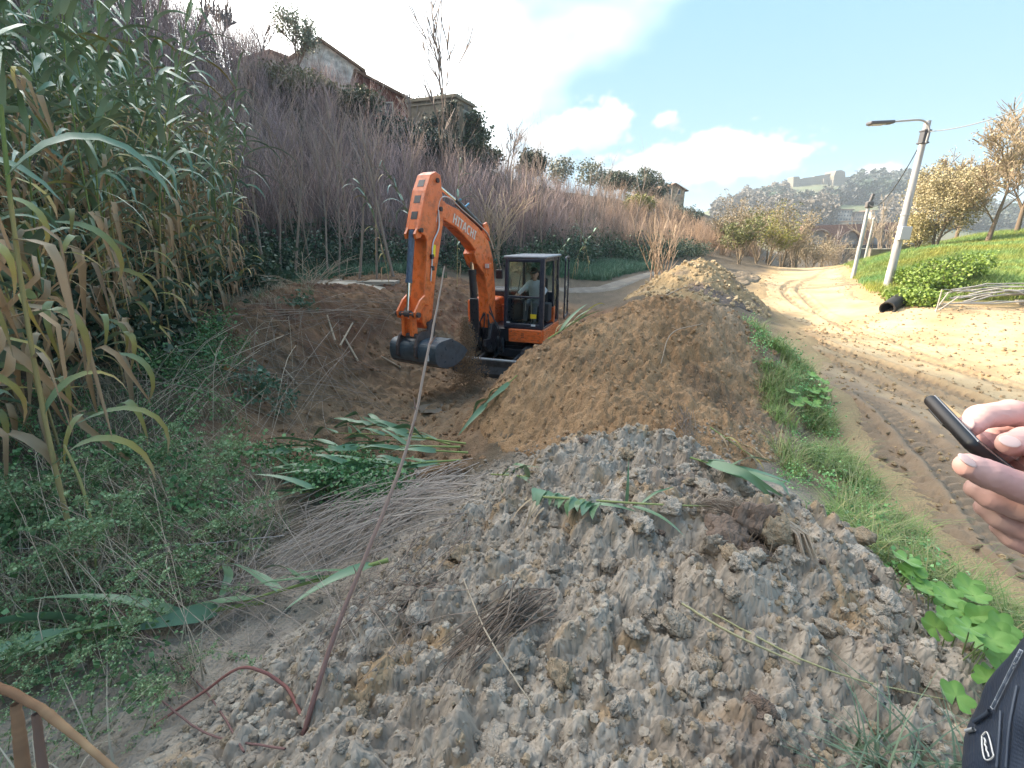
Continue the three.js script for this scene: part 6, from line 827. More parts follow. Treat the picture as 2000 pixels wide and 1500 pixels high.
  stick('broken_stick', 'bare stick lying on top of the brown heap towards the sunlit heap', [[lift(hit(1290, 590), .06), .012], [lift(hit(1340, 568), .1), .012], [PD(1425, 545, 8.5), .008]], [.30, .22, .15], 6, 'stick');
  stick('broken_stick', 'thin curved stick on the face of the brown heap', [[lift(hit(1290, 715), .03), .007], [lift(hit(1310, 660), .05), .008], [lift(hit(1370, 640), .05), .006]], [.33, .25, .18], 6, 'stick');
  for (const [a, b, l] of [[[690, 640], [665, 680], 'pale stick stuck upright in the ditch bank'], [[640, 625], [655, 670], 'short pale stick beside the upright stick in the ditch bank'], [[672, 665], [700, 710], 'pale stick sliding down the ditch bank'], [[745, 705], [782, 722], 'split pale stake at the foot of the ditch bank'], [[555, 730], [582, 757], 'broken pale stake near the orange leaf'], [[825, 690], [826, 712], 'short white stake under the bucket']]) { const p = lift(hit(...a), .1), q = lift(hit(...b), .05); single('broken_stake', cyl(p, q, .016, .02, 6), mat(.45, .36, .26, .9), l, 'stick'); }
  { const m = addMesh(numbered('fallen_leaf'), ribbonLeaf(.32, .09, .1, -.3, ramp([0, [.42, .22, .05]], [1, [.30, .15, .06]]), { peak: .4 }), dryLeafMat, scene); m.userData = { label: 'orange-brown fallen leaf on the left ditch bank', category: 'leaf' }; const p = lift(hit(430, 728), .12); aim(m, p, V(.9, -.25, .2), V(0, .6, .8)); }
  // bare bush at the rear heap
  const p = PD(1285, 560, 15.5); p.y = surface(p.x, p.z) - .05; single('bare_bush', shrubGeo(2.0, 16, { flare: .7, rmin: .008, kids: [4, 6], c0: [.22, .15, .10], c1: [.42, .31, .22] }), woodMat, 'bare tan bush growing beside the sunlit heap', 'bush').position.copy(p);
  makeTree('dry_bush', 'pale dead bush standing left of the green bank behind the boom', PD(975, 520, 19), 2.6, { category: 'bush', stems: 5, depth: 2, bole: .8, rmin: .01, c0: [.3, .22, .15], c1: [.46, .36, .26] });
  makeTree('dry_bush', 'pale dead grass clump hanging over the bank above the slabs', hit(600, 556), 1.1, { category: 'bush', stems: 16, depth: 1, bole: .9, up: -.06, r: .009, kids: [3, 4], rmin: .005, c0: [.3, .23, .16], c1: [.46, .37, .27] });
}
// ---------------------------------------------------------------- weeds in the left foreground
reseed(87);
function weedParts(h, droop, n, colA, colB, leaf) { const P = [], N = [], C = [], I = [], pts = [], tips = []; const at = u => [droop * u * u * .9, h * (u - .35 * u * u * droop), .04 * Math.sin(u * 7)]; for (let i = 0; i <= 10; i++) pts.push([...at(i / 10), lerp(.005, .0014, i / 10)]); tubeInto(P, N, C, I, pts, 4, [.15, .17, .07]); for (let k = 0; k < n; k++) { const u = rr(.15, 1), p = at(u), a = rr(0, 6.28), L = rr(.08, .24) * (1.15 - u * .6), e = [p[0] + Math.cos(a) * L, p[1] + L * rr(-.25, .5), p[2] + Math.sin(a) * L]; tubeInto(P, N, C, I, [[...p, .0018], [...e, .0008]], 3, [.17, .19, .08]); for (let j = 0; j < 9; j++) { const q = rr(.2, 1); tips.push([lerp(p[0], e[0], q), lerp(p[1], e[1], q), lerp(p[2], e[2], q)]); } } return [geoFrom(P, N, C, I), leafCloud(tips, 2, .018, leaf, colA, colB)]; }
{
  const protos = [[.85, .75, 34], [.7, 1.0, 30], [1.0, .55, 38], [.55, .9, 26]].map(([h, d, n]) => weedParts(h, d, n, [.12, .22, .085], [.42, .55, .29], .019));
  const px = [[60, 960], [140, 930], [40, 1080], [120, 1060], [210, 1010], [280, 960], [30, 1180], [110, 1170], [190, 1130], [270, 1080], [20, 1280], [90, 1270], [170, 1240], [250, 1200], [330, 1010], [340, 1150], [180, 1340], [280, 1290], [100, 1360], [330, 1240], [20, 1000], [230, 900], [320, 900], [60, 890], [150, 1420], [60, 1450], [390, 950], [260, 1390], [10, 1400], [420, 1010], [80, 1015], [160, 1000], [240, 1050], [60, 1130], [150, 1110], [225, 1170], [300, 1130], [130, 1215], [210, 1280], [50, 1230], [290, 1020], [370, 1080], [180, 960], [100, 920], [350, 930]];
  px.forEach(([a, b], i) => { const p = hit(a, b + 60), [sg, fg] = protos[i % 4], t = thing('feathery_weed', 'feathery grey-green weed in the tangle below the reeds', 'weed', [p.x, p.y - .03, p.z], 'feathery weeds in the left foreground'); addMesh('stem', sg, woodMat, t); addMesh('foliage', fg, foliageMat, t); t.rotation.set(rr(-.15, .15), rr(-1.6, 1.6), rr(-.2, .2)); t.scale.setScalar(rr(.65, 1.05) * clamp(-p.z / 2.4, .5, 1)); });
  const leafy = [0, 1, 2].map(() => leafCloud([[0, .05, 0], [.1, .1, .05], [-.1, .08, -.05], [0, .16, .03]], 26, .14, .028, [.06, .16, .05], [.2, .36, .14]));
  const left = [[-1.35, -1.3], [-1.6, -2.3], [-1.9, -3.4], [-2.8, -4.6], [-4.4, -6.2], [-5.2, -5], [-5, -2.4], [-3, -.9], [-1.6, -.6]];
  cover('low_undergrowth', 'low leafy undergrowth of bramble and nettle below the reeds', 'undergrowth', leafy, foliageMat, [...scatter(left, 130, (x, z) => rnd() < clamp(-x * .4 - .2) && z < -1.5), ...scatter([[-2.6, -4.4], [-1.2, -3.3], [-.9, -3.7], [-1.6, -4.8]], 60), ...scatter([[-4.6, -5.4], [-3.7, -5.6], [-4.3, -7.2], [-5, -7.6]], 60)], (x, z) => TR(x, surface(x, z), z, 0, rr(0, 6), 0, rr(.6, 1.6)), () => tint(.75, 1.3, .08));
  const tf = [0, 1, 2].map(k => tuftGeo(20, [.2, .3, .24][k], .1, k > 0 ? [.34, .27, .18] : [.10, .17, .07], k > 0 ? [.52, .43, .31] : [.22, .31, .13], 1.0, .0035));
  cover('wild_grass', 'mixed green and dry grass in the left foreground', 'grass', tf, foliageMat, [...scatter(left, 430, (x, z) => fbm(x * 1.4, z * 1.4, 8, 2) > -.05), ...scatter([[-6.4, -12.4], [-5.4, -8.4], [-4.4, -8], [-4, -9.6], [-5, -12.6]], 110)], (x, z) => TR(x, surface(x, z), z, 0, rr(0, 6), 0, rr(.6, 1.4)), () => tint(.75, 1.25, .08));
  // leafy sprigs on the ditch bank
  for (const [a, b, l] of [[510, 800, 'leafy green sprig hanging over the ditch edge'], [555, 815, 'small leafy sprig with pale leaves at the ditch edge'], [480, 775, 'dark leafy sprig under the dead stalks'], [625, 610, 'pale green sprig beside the concrete slabs']]) { const p = hit(a, b), t = thing('leafy_sprig', l, 'plant', [p.x, p.y, p.z]), B = newB(true), o = { rmin: .003, wob: .15, up: 0, depth: 1, seg: 4, c0: [.12, .12, .05], c1: [.16, .18, .08], kids: [5, 7], from: .2, spread: [.4, .9], short: [.4, .6] }; for (let k = 0; k < 4; k++) branchInto(B, 0, 0, 0, rr(-.8, .9), rr(.3, .9), rr(-.3, .9), rr(.3, .55), .006, 1, o); addMesh('stem', geoFrom(B.P, B.N, B.C, B.I), woodMat, t); addMesh('foliage', leafCloud(B.tips, 6, .1, .06, [.05, .12, .06], [.16, .26, .17]), foliageMat, t); }
  // grass along the foot of the heaps on the road side
  const rg = [0, 1, 2].map(k => tuftGeo(24, [.2, .28, .16][k], .12, [.14, .24, .05], k === 1 ? [.42, .38, .18] : [.27, .37, .1], 1.1, .0042));
  const strip = [[2.25, -1.5], [2.8, -1.7], [3.0, -2.8], [3.5, -4.4], [4.4, -6.6], [4.8, -8.2], [4.2, -9.4], [3.7, -7.4], [3.2, -5.6], [2.7, -4.2], [2.2, -3.2]];
  cover('toe_grass', 'grass strip growing along the foot of the heaps beside the road', 'grass', rg, foliageMat, scatter(strip, 1250, (x, z) => fbm(x * 1.6, z * 1.6, 4, 2) > -.02), (x, z) => TR(x, surface(x, z), z, 0, rr(0, 6), 0, rr(.55, 1.35)), () => tint(.8, 1.25, .06));
  cover('toe_leaves', 'small round leaves among the grass strip beside the road', 'undergrowth', leafy, foliageMat, scatter(strip, 70), (x, z) => TR(x, surface(x, z), z, 0, rr(0, 6), 0, rr(.5, 1.1)), () => { const k = rr(1.4, 2.2); return new THREE.Color(k, k, k); });
  const blades = [0, 1].map(() => tuftGeo(9, .3, .1, [.09, .16, .09], [.2, .28, .18], 1.5, .007)); cover('near_blades', 'flattened green blades on the soil beside the jacket', 'grass', blades, foliageMat, scatter([[.9, -.95], [1.3, -1.15], [1.75, -1.1], [1.7, -.8], [1, -.8]], 26), (x, z) => TR(x, surface(x, z), z, rr(-.6, .6), rr(0, 6), 0, rr(.5, .9)));
}
// ---------------------------------------------------------------- mallow plants with lobed leaves
reseed(89);
function lobedLeaf(seed, ca, cb) { const P = [0, 0, 0], C = [...cb], I = [], n = 40; for (const [ring, f] of [[1, .5], [2, 1]]) for (let i = 0; i < n; i++) { const a = -Math.PI + .22 + (2 * Math.PI - .44) * i / (n - 1), lobe = .74 + .26 * Math.abs(Math.cos(a * 2.5)) + .03 * noise(a * 6, seed), r = f * lobe; P.push(r * Math.cos(a), .16 * r * r + .05 * Math.cos(a * 5) * f + .05 * noise(a * 2, seed, f), r * Math.sin(a)); C.push(...mix3(cb, ca, f)); } for (let i = 0; i < n - 1; i++) { const a = 1 + i, b = 1 + n + i; I.push(0, a + 1, a, a, a + 1, b, a + 1, b + 1, b); } return geoFrom(P, null, C, I); }
{
  const L = [0, 1, 2, 3].map(k => lobedLeaf(k * 3.3, [.14, .30, .05], [.26, .43, .10]));
  for (const [list, label, size, h] of [[[[1785, 1150], [1850, 1180], [1890, 1240], [1830, 1225], [1920, 1280], [1930, 1340], [1870, 1290]], 'bright green mallow with lobed leaves at the heap foot beside the jacket', .075, .2], [[[1585, 745], [1600, 770], [1560, 790]], 'small mallow at the road edge below the brown heap', .075, .28]]) {
    const c = hit(...list[0]), t = thing('mallow_plant', label, 'plant', [c.x, c.y, c.z]);
    for (const q of list) { const b = hit(q[0], q[1] + 25); for (let k = 0; k < 6; k++) { const x = b.x - c.x + rr(-.12, .12), z = b.z - c.z + rr(-.1, .1), y0 = surface(c.x + x, c.z + z) - c.y, hh = rr(.4, 1) * h, lx = x + rr(-.07, .07), lz = z + rr(-.04, .08); const st = addMesh('leaf_stalk', tube([[x, y0 - .01, z, .003], [(x + lx) / 2, y0 + hh * .6, (z + lz) / 2, .0026], [lx, y0 + hh, lz, .002]], 5), mat(.2, .27, .1, .7), t); const m = addMesh('leaf', pick(L), foliageMat, t); m.position.set(lx, y0 + hh, lz); m.rotation.set(rr(-.1, .55), rr(0, 6.28), rr(-.35, .35)); m.scale.setScalar(size * rr(.6, 1.15)); } }
  }
}

// ---------------------------------------------------------------- people
reseed(91);
// distance to tapered capsules joined smoothly, meshed over a box
function sdfField(bones) { // bone: [ax,ay,az,ra, bx,by,bz,rb, k, fx,fz] ; optional flattening is done by callers
  const pre = bones.map(b => ({ b, dx: b[4] - b[0], dy: b[5] - b[1], dz: b[6] - b[2], l2: (b[4] - b[0]) ** 2 + (b[5] - b[1]) ** 2 + (b[6] - b[2]) ** 2 + 1e-9, k: b[8] ?? .01 }));
  return (x, y, z) => { let d = 1e3; for (const q of pre) { const b = q.b, t = clamp(((x - b[0]) * q.dx + (y - b[1]) * q.dy + (z - b[2]) * q.dz) / q.l2), e = Math.hypot(x - b[0] - q.dx * t, y - b[1] - q.dy * t, z - b[2] - q.dz * t) - lerp(b[3], b[7], t), k = q.k; if (d > 900) d = e; else { const h = Math.max(k - Math.abs(d - e), 0) / k; d = Math.min(d, e) - h * h * k * .25; } } return d; };
}
function meshField(f, lo, hi, cell) {
  const c = [(lo[0] + hi[0]) / 2, (lo[1] + hi[1]) / 2, (lo[2] + hi[2]) / 2], half = Math.max(hi[0] - lo[0], hi[1] - lo[1], hi[2] - lo[2]) / 2 + cell * 2, n = Math.min(120, Math.ceil(2 * half / cell)), mc = new MarchingCubes(n, new THREE.MeshBasicMaterial(), false, false, 260000); mc.isolation = 0;
  for (let k = 0; k < n; k++) for (let j = 0; j < n; j++) for (let i = 0; i < n; i++) mc.field[i + j * n + k * n * n] = -f(c[0] + (i - n / 2) / (n / 2) * half, c[1] + (j - n / 2) / (n / 2) * half, c[2] + (k - n / 2) / (n / 2) * half);
  mc.update(); const m = mc.count, P = new Float32Array(m * 3); for (let i = 0; i < m; i++) for (let a = 0; a < 3; a++) P[i * 3 + a] = c[a] + mc.positionArray[i * 3 + a] * half;
  let g = new THREE.BufferGeometry(); g.setAttribute('position', new THREE.BufferAttribute(P, 3)); g = mergeVertices(g, cell * .02); g.computeVertexNormals(); return g;
}
const bonesBox = (bones, pad = .03) => { const lo = [1e9, 1e9, 1e9], hi = [-1e9, -1e9, -1e9]; for (const b of bones) for (const o of [0, 4]) for (let a = 0; a < 3; a++) { lo[a] = Math.min(lo[a], b[o + a] - b[o + 3] - pad); hi[a] = Math.max(hi[a], b[o + a] + b[o + 3] + pad); } return [lo, hi]; };
const sdfMesh = (bones, cell) => meshField(sdfField(bones), ...bonesBox(bones), cell);
const bone = (a, ra, b, rb, k = .02) => [...a, ra, ...b, rb, k];
const plainMerge = list => mergeGeometries(list.map(g => { const q = g.index ? g.toNonIndexed() : g; for (const k of Object.keys(q.attributes)) if (k !== 'position' && k !== 'normal') q.deleteAttribute(k); return q; }));
// skin: fine mottling and creases, computed in object space as vertex colours
const skinMat = new THREE.MeshPhysicalMaterial({ vertexColors: true, roughness: .58, sheen: .15 });
function skinTone(g, base = [.62, .36, .325]) { const p = g.attributes.position, C = new Float32Array(p.count * 3); for (let i = 0; i < p.count; i++) { const x = p.getX(i), y = p.getY(i), z = p.getZ(i), n = fbm(x * 60, y * 60, z * 60, 3), m = fbm(x * 22, y * 22, z * 22, 2), f = fbm(x * 240, y * 240, z * 240, 2); C[i * 3] = base[0] * (1 + n * .12 + f * .1); C[i * 3 + 1] = base[1] * (1 - m * .35 + n * .1 + f * .12); C[i * 3 + 2] = base[2] * (1 - m * .3 + n * .1 + f * .12); } g.setAttribute('color', new THREE.BufferAttribute(C, 3)); return g; }
// ---- the bystander with the phone, standing on the heap
{
  const PC = (px, py, d) => EYE.clone().add(ray(px, py).multiplyScalar(d)), A = v => [v.x, v.y, v.z];
  const t = thing('person', 'person in a dark navy jacket holding a black phone in both hands', 'person');
  const finger = (list, k = .004) => { const o = []; for (let i = 0; i < list.length - 1; i++) o.push(bone(A(PC(...list[i].slice(0, 3))), list[i][3], A(PC(...list[i + 1].slice(0, 3))), list[i + 1][3], k)); return o; };
  // lower hand: fingers under the phone, thumb along its edge
  const handA = [
    ...finger([[2075, 985, .35, .0125], [1995, 952, .345, .0112], [1930, 926, .342, .0104], [1892, 910, .342, .0092]], .003),
    ...finger([[2085, 1010, .365, .0125], [1995, 990, .372, .011], [1940, 972, .378, .0100], [1908, 955, .384, .0085]], .003),
    ...finger([[2095, 1040, .375, .012], [2005, 1032, .384, .0105], [1955, 1012, .39, .0096], [1926, 992, .396, .0082]], .003),
    ...finger([[2105, 1075, .38, .0115], [2025, 1070, .388, .0098], [1982, 1052, .394, .0088], [1955, 1032, .40, .0075]], .003),
    ...finger([[2110, 985, .335, .014], [2070, 925, .335, .0118], [2040, 893, .338, .009]], .006),
    ...finger([[2080, 990, .35, .013], [2175, 1075, .36, .026]], .018), ...finger([[2095, 1040, .372, .013], [2180, 1090, .37, .026]], .018), ...finger([[2110, 985, .338, .014], [2170, 1060, .355, .024]], .018), ...finger([[2175, 1075, .36, .026], [2290, 1180, .38, .027]], .02)];
  // upper hand: bent index tapping the screen, thumb tip in front
  const handB = [
    ...finger([[2075, 835, .405, .0125], [1975, 806, .40, .0112], [1915, 814, .394, .0102], [1893, 834, .388, .0084]], .003),
    ...finger([[2085, 855, .415, .0125], [1985, 836, .425, .0112], [1935, 850, .42, .0098], [1920, 872, .41, .0084]], .003),
    ...finger([[2090, 875, .425, .012], [2000, 862, .435, .0105], [1962, 880, .43, .0094], [1955, 900, .42, .008]], .003),
    ...finger([[2100, 900, .43, .0112], [2030, 892, .44, .0096], [2000, 908, .435, .0086], [1994, 922, .425, .0072]], .003),
    ...finger([[2120, 890, .385, .0145], [2060, 868, .37, .0125], [2005, 862, .362, .0108], [1974, 867, .357, .0092]], .004),
    ...finger([[2080, 840, .406, .013], [2190, 880, .41, .026]], .018), ...finger([[2095, 878, .425, .013], [2195, 890, .415, .026]], .018), ...finger([[2120, 890, .385, .015], [2190, 890, .405, .024]], .018), ...finger([[2190, 885, .41, .026], [2330, 940, .42, .027]], .02)];
  // the rest of the body, outside the frame: torso axis at (.86, -.37), facing left and ahead
  const cx = .925, cz = -.365, gy = surface(cx, cz), F = [-.8, -.6], Lx = [.6, -.8], at = (f, l, y) => [cx + F[0] * f + Lx[0] * l, y, cz + F[1] * f + Lx[1] * l];
  const sh = 2.0, shL = at(0, -.185, sh), shR = at(0, .185, sh), wA = A(PC(2290, 1180, .38)), wB = A(PC(2330, 940, .42)), elA = at(.12, -.26, 1.74), elB = at(.10, .25, 1.76);
  const head = [bone(at(.03, 0, 2.25), .083, at(.02, 0, 2.32), .092, .03), bone(at(.06, 0, 2.2), .062, at(.07, 0, 2.28), .066, .03), bone(at(.02, 0, 2.05), .058, at(.03, 0, 2.2), .056, .03), bone(at(.085, 0, 2.18), .03, at(.07, 0, 2.19), .045, .03), bone(at(.135, 0, 2.235), .013, at(.115, 0, 2.275), .009, .012), bone(at(.03, .09, 2.25), .012, at(.02, .093, 2.28), .016, .008), bone(at(.03, -.09, 2.25), .012, at(.02, -.093, 2.28), .016, .008), bone(at(.12, -.02, 2.205), .009, at(.12, .02, 2.205), .009, .008)];
  const legs = [[-.1], [.1]].flatMap(([l]) => [bone(at(0, l, gy + .86), .085, at(.03, l * 1.1, gy + .48), .062, .03), bone(at(.03, l * 1.1, gy + .48), .06, at(-.02, l * 1.2, gy + .1), .045, .03)]);
  const creased = (bones, cell) => { const f = sdfField(bones), J = []; for (let i = 0; i < 12; i++) { const b = bones[i], l = Math.hypot(b[4] - b[0], b[5] - b[1], b[6] - b[2]), u = [(b[4] - b[0]) / l, (b[5] - b[1]) / l, (b[6] - b[2]) / l]; if (i % 3 < 2) for (const o of [-.0022, 0, .0021]) J.push([b[4] + u[0] * o, b[5] + u[1] * o, b[6] + u[2] * o, ...u, b[7] * 1.5]); } return meshField((x, y, z) => { let d = f(x, y, z); if (d > .006 || d < -.006) return d; for (const j of J) { const dx = x - j[0], dy = y - j[1], dz = z - j[2]; if (dx * dx + dy * dy + dz * dz < j[6] * j[6]) { const s = dx * j[3] + dy * j[4] + dz * j[5]; d += .00055 * Math.exp(-((s / .00085) ** 2)); } } return d + .0007 * fbm(x * 160, y * 160, z * 160, 2); }, ...bonesBox(bones), cell); };
  const body = addMesh('body', skinTone(plainMerge([creased(handA, .0019), creased(handB, .0019), sdfMesh(head, .008), sdfMesh(legs, .016)])), skinMat, t);
  // nails on the fingers that show them
  const nailMat = mat(.72, .50, .45, .3);
  const nail = (px, py, d, dir, n, s) => { const m = addMesh('nail', new THREE.SphereGeometry(1, 14, 10), nailMat, body); aim(m, PC(px, py, d), dir, n); m.scale.set(.0072 * s, .0016, .0055 * s); return m; };
  const camUp = V(0, Math.cos(PITCH), -Math.sin(PITCH)), camF = V(0, -Math.sin(PITCH), -Math.cos(PITCH));
  nail(1889, 899, .3335, V(-1, .1, 0).addScaledVector(camUp, .35), camUp.clone().multiplyScalar(.75).addScaledVector(camF, -.6).add(V(-.3, 0, 0)), 1); nail(1972, 862, .349, V(-1, -.05, 0), camUp.clone().multiplyScalar(.7).addScaledVector(camF, -.75), 1.05); nail(1889, 829, .3815, V(-.5, 0, 0).addScaledVector(camUp, -1), V(-1, 0, 0).addScaledVector(camF, -.5), .85);
  // jacket: torso and sleeves, loosely folded
  const jb = [bone(at(.03, -.09, 1.47), .165, at(.02, -.09, 1.75), .16, .1), bone(at(.03, .09, 1.47), .165, at(.02, .09, 1.75), .16, .1), bone(at(.075, -.01, 1.42), .18, at(.05, 0, 1.62), .16, .1), bone(at(0, -.1, 1.75), .15, at(-.01, -.1, 1.94), .11, .1), bone(at(0, .1, 1.75), .15, at(-.01, .1, 1.94), .11, .1), bone(shL, .085, elA, .068, .05), bone(elA, .066, [lerp(elA[0], wA[0], .82), lerp(elA[1], wA[1], .82), lerp(elA[2], wA[2], .82)], .045, .03), bone(shR, .085, elB, .068, .05), bone(elB, .066, [lerp(elB[0], wB[0], .82), lerp(elB[1], wB[1], .82), lerp(elB[2], wB[2], .82)], .045, .03), bone(at(-.02, 0, 2.04), .075, at(-.01, 0, 2.1), .07, .05)];
  const jf0 = sdfField(jb), jf = (x, y, z) => Math.max(jf0(x, y, z) + .016 * Math.sin((y * 9 + fbm(x * 5, y * 3, z * 5, 2) * 6)) * fbm(x * 3, y * 4, z * 3, 2) + .008 * fbm(x * 14, y * 9, z * 14, 3), 1.4 - y + .02 * fbm(x * 6, z * 6, 1, 2));
  const jg = meshField(jf, ...bonesBox(jb), .011); const juv = new Float32Array(jg.attributes.position.count * 2); for (let i = 0; i < juv.length / 2; i++) { juv[i * 2] = (jg.attributes.position.getX(i) + jg.attributes.position.getZ(i)) * 3; juv[i * 2 + 1] = jg.attributes.position.getY(i) * 3; } jg.setAttribute('uv', new THREE.BufferAttribute(juv, 2));
  const WEAVE = dataTex(256, (u, v) => .5 + .25 * Math.sin(u * 2 * Math.PI * 64) * Math.sin(v * 2 * Math.PI * 64) + .4 * loop((x, y) => fbm(x, y, 3, 3), u, v, 12));
  const jm = new THREE.MeshPhysicalMaterial({ roughness: .5, bumpMap: WEAVE, bumpScale: .002, sheen: .3 }); jm.color.setRGB(.022, .034, .062); const jacket = addMesh('jacket', jg, jm, t);
  const trou = legs.map(b => [b[0], b[1], b[2], b[3] + .02, b[4], b[5], b[6], b[7] + .03, .04]); trou.push(bone(at(0, -.1, gy + .88), .12, at(0, .1, gy + .88), .12, .08)); addMesh('trousers', sdfMesh(trou, .016), mat(.03, .035, .05, .85), t);
  for (const l of [-.12, .12]) addMesh('shoe', sdfMesh([bone(at(-.05, l, surface(...[cx + Lx[0] * l, cz + Lx[1] * l]) + .05), .045, at(.15, l, surface(cx + Lx[0] * l, cz + Lx[1] * l) + .04), .04, .03)], .01), mat(.03, .025, .022, .7), t);
  addMesh('hair', sdfMesh([bone(at(-.01, 0, 2.28), .096, at(.005, 0, 2.335), .093, .03), bone(at(-.05, 0, 2.2), .06, at(-.03, 0, 2.3), .085, .03)], .01), mat(.04, .03, .022, .8), t);
  for (const l of [-.032, .032]) addMesh('eye', new THREE.SphereGeometry(.012, 12, 8).translate(...at(.105, l, 2.27)), mat(.5, .48, .45, .2), body);
  // ray from the camera to the jacket
  const onJacket = (px, py) => { const r = ray(px, py).normalize(); let s = .3; for (let i = 0; i < 200; i++) { const q = EYE.clone().addScaledVector(r, s), d = jf(q.x, q.y, q.z); if (d < .0015) return q; s += Math.max(.0015, d * .6); if (s > 1.6) return null; } return null; };
  const nrm = p => { const e = .004, n = V(jf(p.x + e, p.y, p.z) - jf(p.x - e, p.y, p.z), jf(p.x, p.y + e, p.z) - jf(p.x, p.y - e, p.z), jf(p.x, p.y, p.z + e) - jf(p.x, p.y, p.z - e)); return n.normalize(); };
  const strip = (list, r, n = 24) => { const pts = list.map(([a, b]) => onJacket(a, b)).filter(Boolean).map(p => p.addScaledVector(nrm(p), .002)); if (pts.length < 2) return null; const c = new THREE.CatmullRomCurve3(pts); return tube(c.getPoints(n).map(p => [p.x, p.y, p.z, r]), 5); };
  const pale = mat(.62, .64, .66, .6), dim = mat(.05, .07, .11, .6);
  const fr = strip([[1921, 1440], [1930, 1432], [1936, 1444], [1942, 1470], [1944, 1478], [1934, 1486], [1927, 1484], [1922, 1462], [1921, 1440]], .0011, 60); if (fr) { const b = addMesh('badge', fr, pale, jacket); const sc = strip([[1926, 1444], [1928, 1450], [1927, 1456], [1930, 1461], [1930, 1467], [1933, 1472], [1935, 1480]], .0013, 30); if (sc) addMesh('badge_script', sc, pale, b); }
  const rf = strip([[1878, 1428], [1890, 1430], [1905, 1426]], .003); if (rf) addMesh('reflective_tab', rf, mat(.5, .53, .57, .5), jacket);
  const pz = strip([[1880, 1422], [1905, 1412], [1930, 1396], [1936, 1390]], .0028); if (pz) addMesh('pocket_welt', pz, dim, jacket);
  for (const l of [[[1950, 1500], [1955, 1440], [1958, 1390]], [[1968, 1500], [1975, 1420], [1990, 1340]]]) { const s = strip(l, .0016); if (s) addMesh('seam', s, dim, jacket); }
  { const pts = []; for (let k = 0; k <= 26; k++) { const u = k / 26, px = lerp(1999, 1944, u), py = lerp(1275, 1385, u); let q = null; for (let s = 0; s < 40 && !q; s++) q = onJacket(px + s * 2, py + s * .6); if (q) pts.push(q.addScaledVector(nrm(q), .003)); } const tooth = rbox(.0045, .0022, .0045, 0, 0, 0, .0006); if (pts.length > 3) { const c = new THREE.CatmullRomCurve3(pts), z = addMesh('zip', tube(c.getPoints(40).map(p => [p.x, p.y, p.z, .0022]), 5), dim, jacket); for (let k = 0; k < 44; k++) { const m = addMesh('zip_tooth', tooth, mat(.3, .34, .4, .4), z); m.position.copy(c.getPoint(k / 43)); m.lookAt(c.getPoint(Math.min(1, k / 43 + .02))); } } }
  // the phone, held: a thing of its own
  const top = PC(1826, 799, .36), a = PC(1948, 897, .365).sub(top).normalize(), view = ray(1885, 848).normalize(), w = view.clone().addScaledVector(a, -view.dot(a)).normalize(), n = w.clone().cross(a).normalize(); if (n.y < 0) { n.negate(); w.negate(); } { const q = new THREE.Quaternion().setFromAxisAngle(a, .1 * (w.dot(view) > 0 ? -1 : 1)); n.applyQuaternion(q); w.applyQuaternion(q); }
  const ph = thing('mobile_phone', 'black phone in a dark case held by the person in the navy jacket', 'phone'); ph.quaternion.setFromRotationMatrix(new THREE.Matrix4().makeBasis(a, n, a.clone().cross(n))); ph.position.copy(top).addScaledVector(a, .089).addScaledVector(view, .038);
  addMesh('case', new RoundedBoxGeometry(.158, .0105, .076, 4, .005), mat(.012, .011, .013, .45), ph); addMesh('screen', new RoundedBoxGeometry(.148, .0012, .067, 2, .0005).translate(0, .0053, 0), mat(.02, .02, .024, .08), ph); addMesh('bezel', new RoundedBoxGeometry(.152, .0016, .071, 2, .0007).translate(0, .0047, 0), mat(.35, .33, .33, .25, { metalness: .8 }), ph); addMesh('camera_bump', new RoundedBoxGeometry(.026, .002, .026, 2, .0009).translate(-.058, -.006, -.018), mat(.02, .02, .022, .2), ph);
}
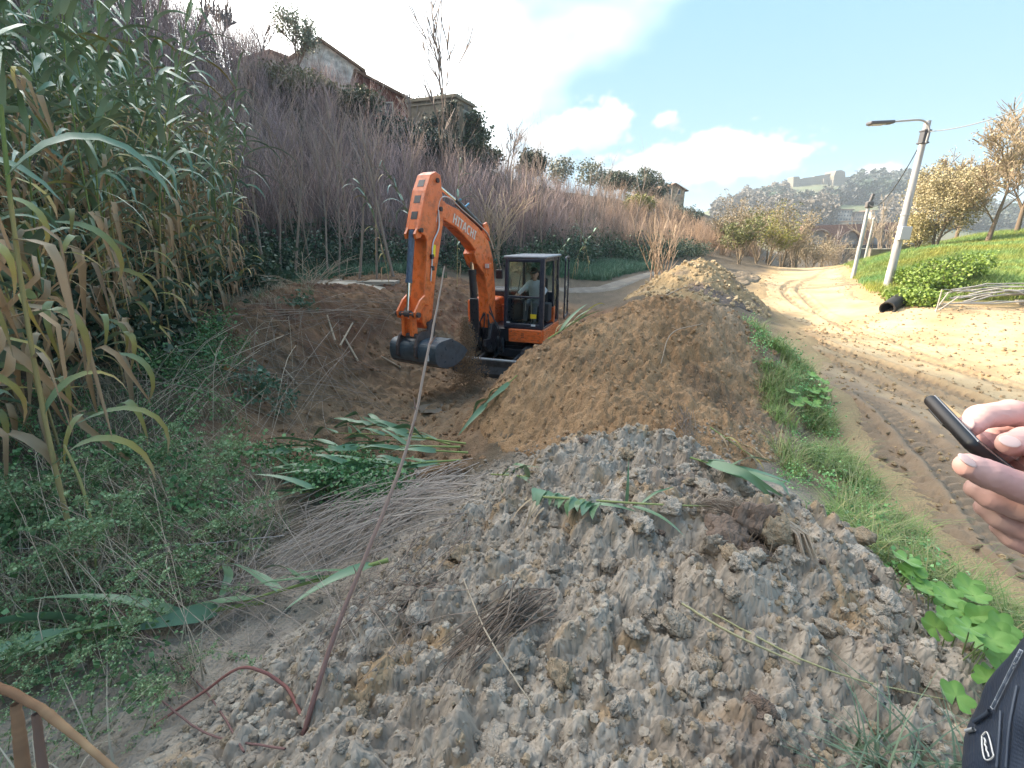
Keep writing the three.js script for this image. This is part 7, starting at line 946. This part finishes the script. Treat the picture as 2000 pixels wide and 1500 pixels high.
// ---- the operator in the cab
{
  const t = thing('person', 'seated digger operator in a pale shirt leaning over the levers', 'person', [EXC.position.x, EXC.position.y, EXC.position.z]); t.rotation.y = EXC.rotation.y;
  const shirt = [bone([.55, 1.52, -.06], .15, [.56, 1.84, .06], .15, .06), bone([.46, 1.9, .07], .075, [.66, 1.9, .07], .075, .06), bone([.42, 1.9, .08], .062, [.31, 1.75, .26], .05, .03), bone([.31, 1.75, .26], .048, [.26, 1.68, .38], .038, .02), bone([.7, 1.9, .08], .062, [.84, 1.76, .16], .05, .03), bone([.84, 1.76, .16], .048, [.83, 1.67, .28], .038, .02)];
  const skin = [bone([.57, 1.96, .09], .05, [.575, 2.06, .14], .052, .03), bone([.575, 2.1, .15], .08, [.575, 2.15, .14], .085, .03), bone([.575, 2.06, .2], .05, [.575, 2.1, .2], .055, .03), bone([.575, 2.085, .265], .014, [.575, 2.12, .245], .012, .012), bone([.49, 2.1, .15], .014, [.49, 2.13, .145], .018, .01), bone([.66, 2.1, .15], .014, [.66, 2.13, .145], .018, .01)];
  for (const [wx, wy, wz, s] of [[.26, 1.68, .38, -1], [.83, 1.67, .28, 1]]) { skin.push(bone([wx, wy, wz], .03, [wx, wy + .005, wz + .05], .034, .02)); for (let k = 0; k < 4; k++) { const o = (k - 1.5) * .019; skin.push(bone([wx + o, wy + .005, wz + .06], .0105, [wx + o, wy - .012, wz + .092], .0095, .006), bone([wx + o, wy - .012, wz + .092], .0095, [wx + o, wy - .04, wz + .088 - .004 * k], .008, .006)); } skin.push(bone([wx - s * .03, wy, wz + .03], .012, [wx - s * .045, wy - .02, wz + .065], .0095, .008)); }
  const skinG = skinTone(plainMerge([sdfMesh(skin.slice(0, 6), .007), sdfMesh(skin.slice(6, 16), .005), sdfMesh(skin.slice(16), .005)]), [.5, .29, .21]);
  const body = addMesh('body', skinG, skinMat, t);
  addMesh('shirt', sdfMesh(shirt, .012), mat(.50, .51, .53, .85), t);
  addMesh('trousers', sdfMesh([bone([.55, 1.47, -.06], .16, [.55, 1.5, .0], .15, .06), ...[.45, .66].flatMap(x => [bone([x, 1.47, .02], .085, [x, 1.46, .36], .068, .04), bone([x, 1.46, .36], .066, [x, 1.1, .42], .05, .03)])], .013), mat(.10, .10, .12, .9), t);
  for (const x of [.45, .66]) addMesh('shoe', sdfMesh([bone([x, 1.05, .4], .05, [x, 1.03, .53], .042, .03)], .012), mat(.03, .026, .022, .8), t);
  addMesh('cap', plainMerge([sdfMesh([bone([.575, 2.17, .13], .088, [.575, 2.19, .12], .086, .03)], .009), new THREE.CylinderGeometry(.075, .085, .012, 20).scale(1, 1, 1.15).rotateX(.25).translate(.575, 2.17, .22)]), mat(.035, .03, .03, .9), t);
  for (const x of [.545, .605]) addMesh('eye', new THREE.SphereGeometry(.011, 10, 8).translate(x, 2.115, .243), mat(.06, .05, .05, .3), body);
}

scene.traverse(o => { if (o.isMesh) o.castShadow = o.receiveShadow = true; });
renderer.render(scene, camera);
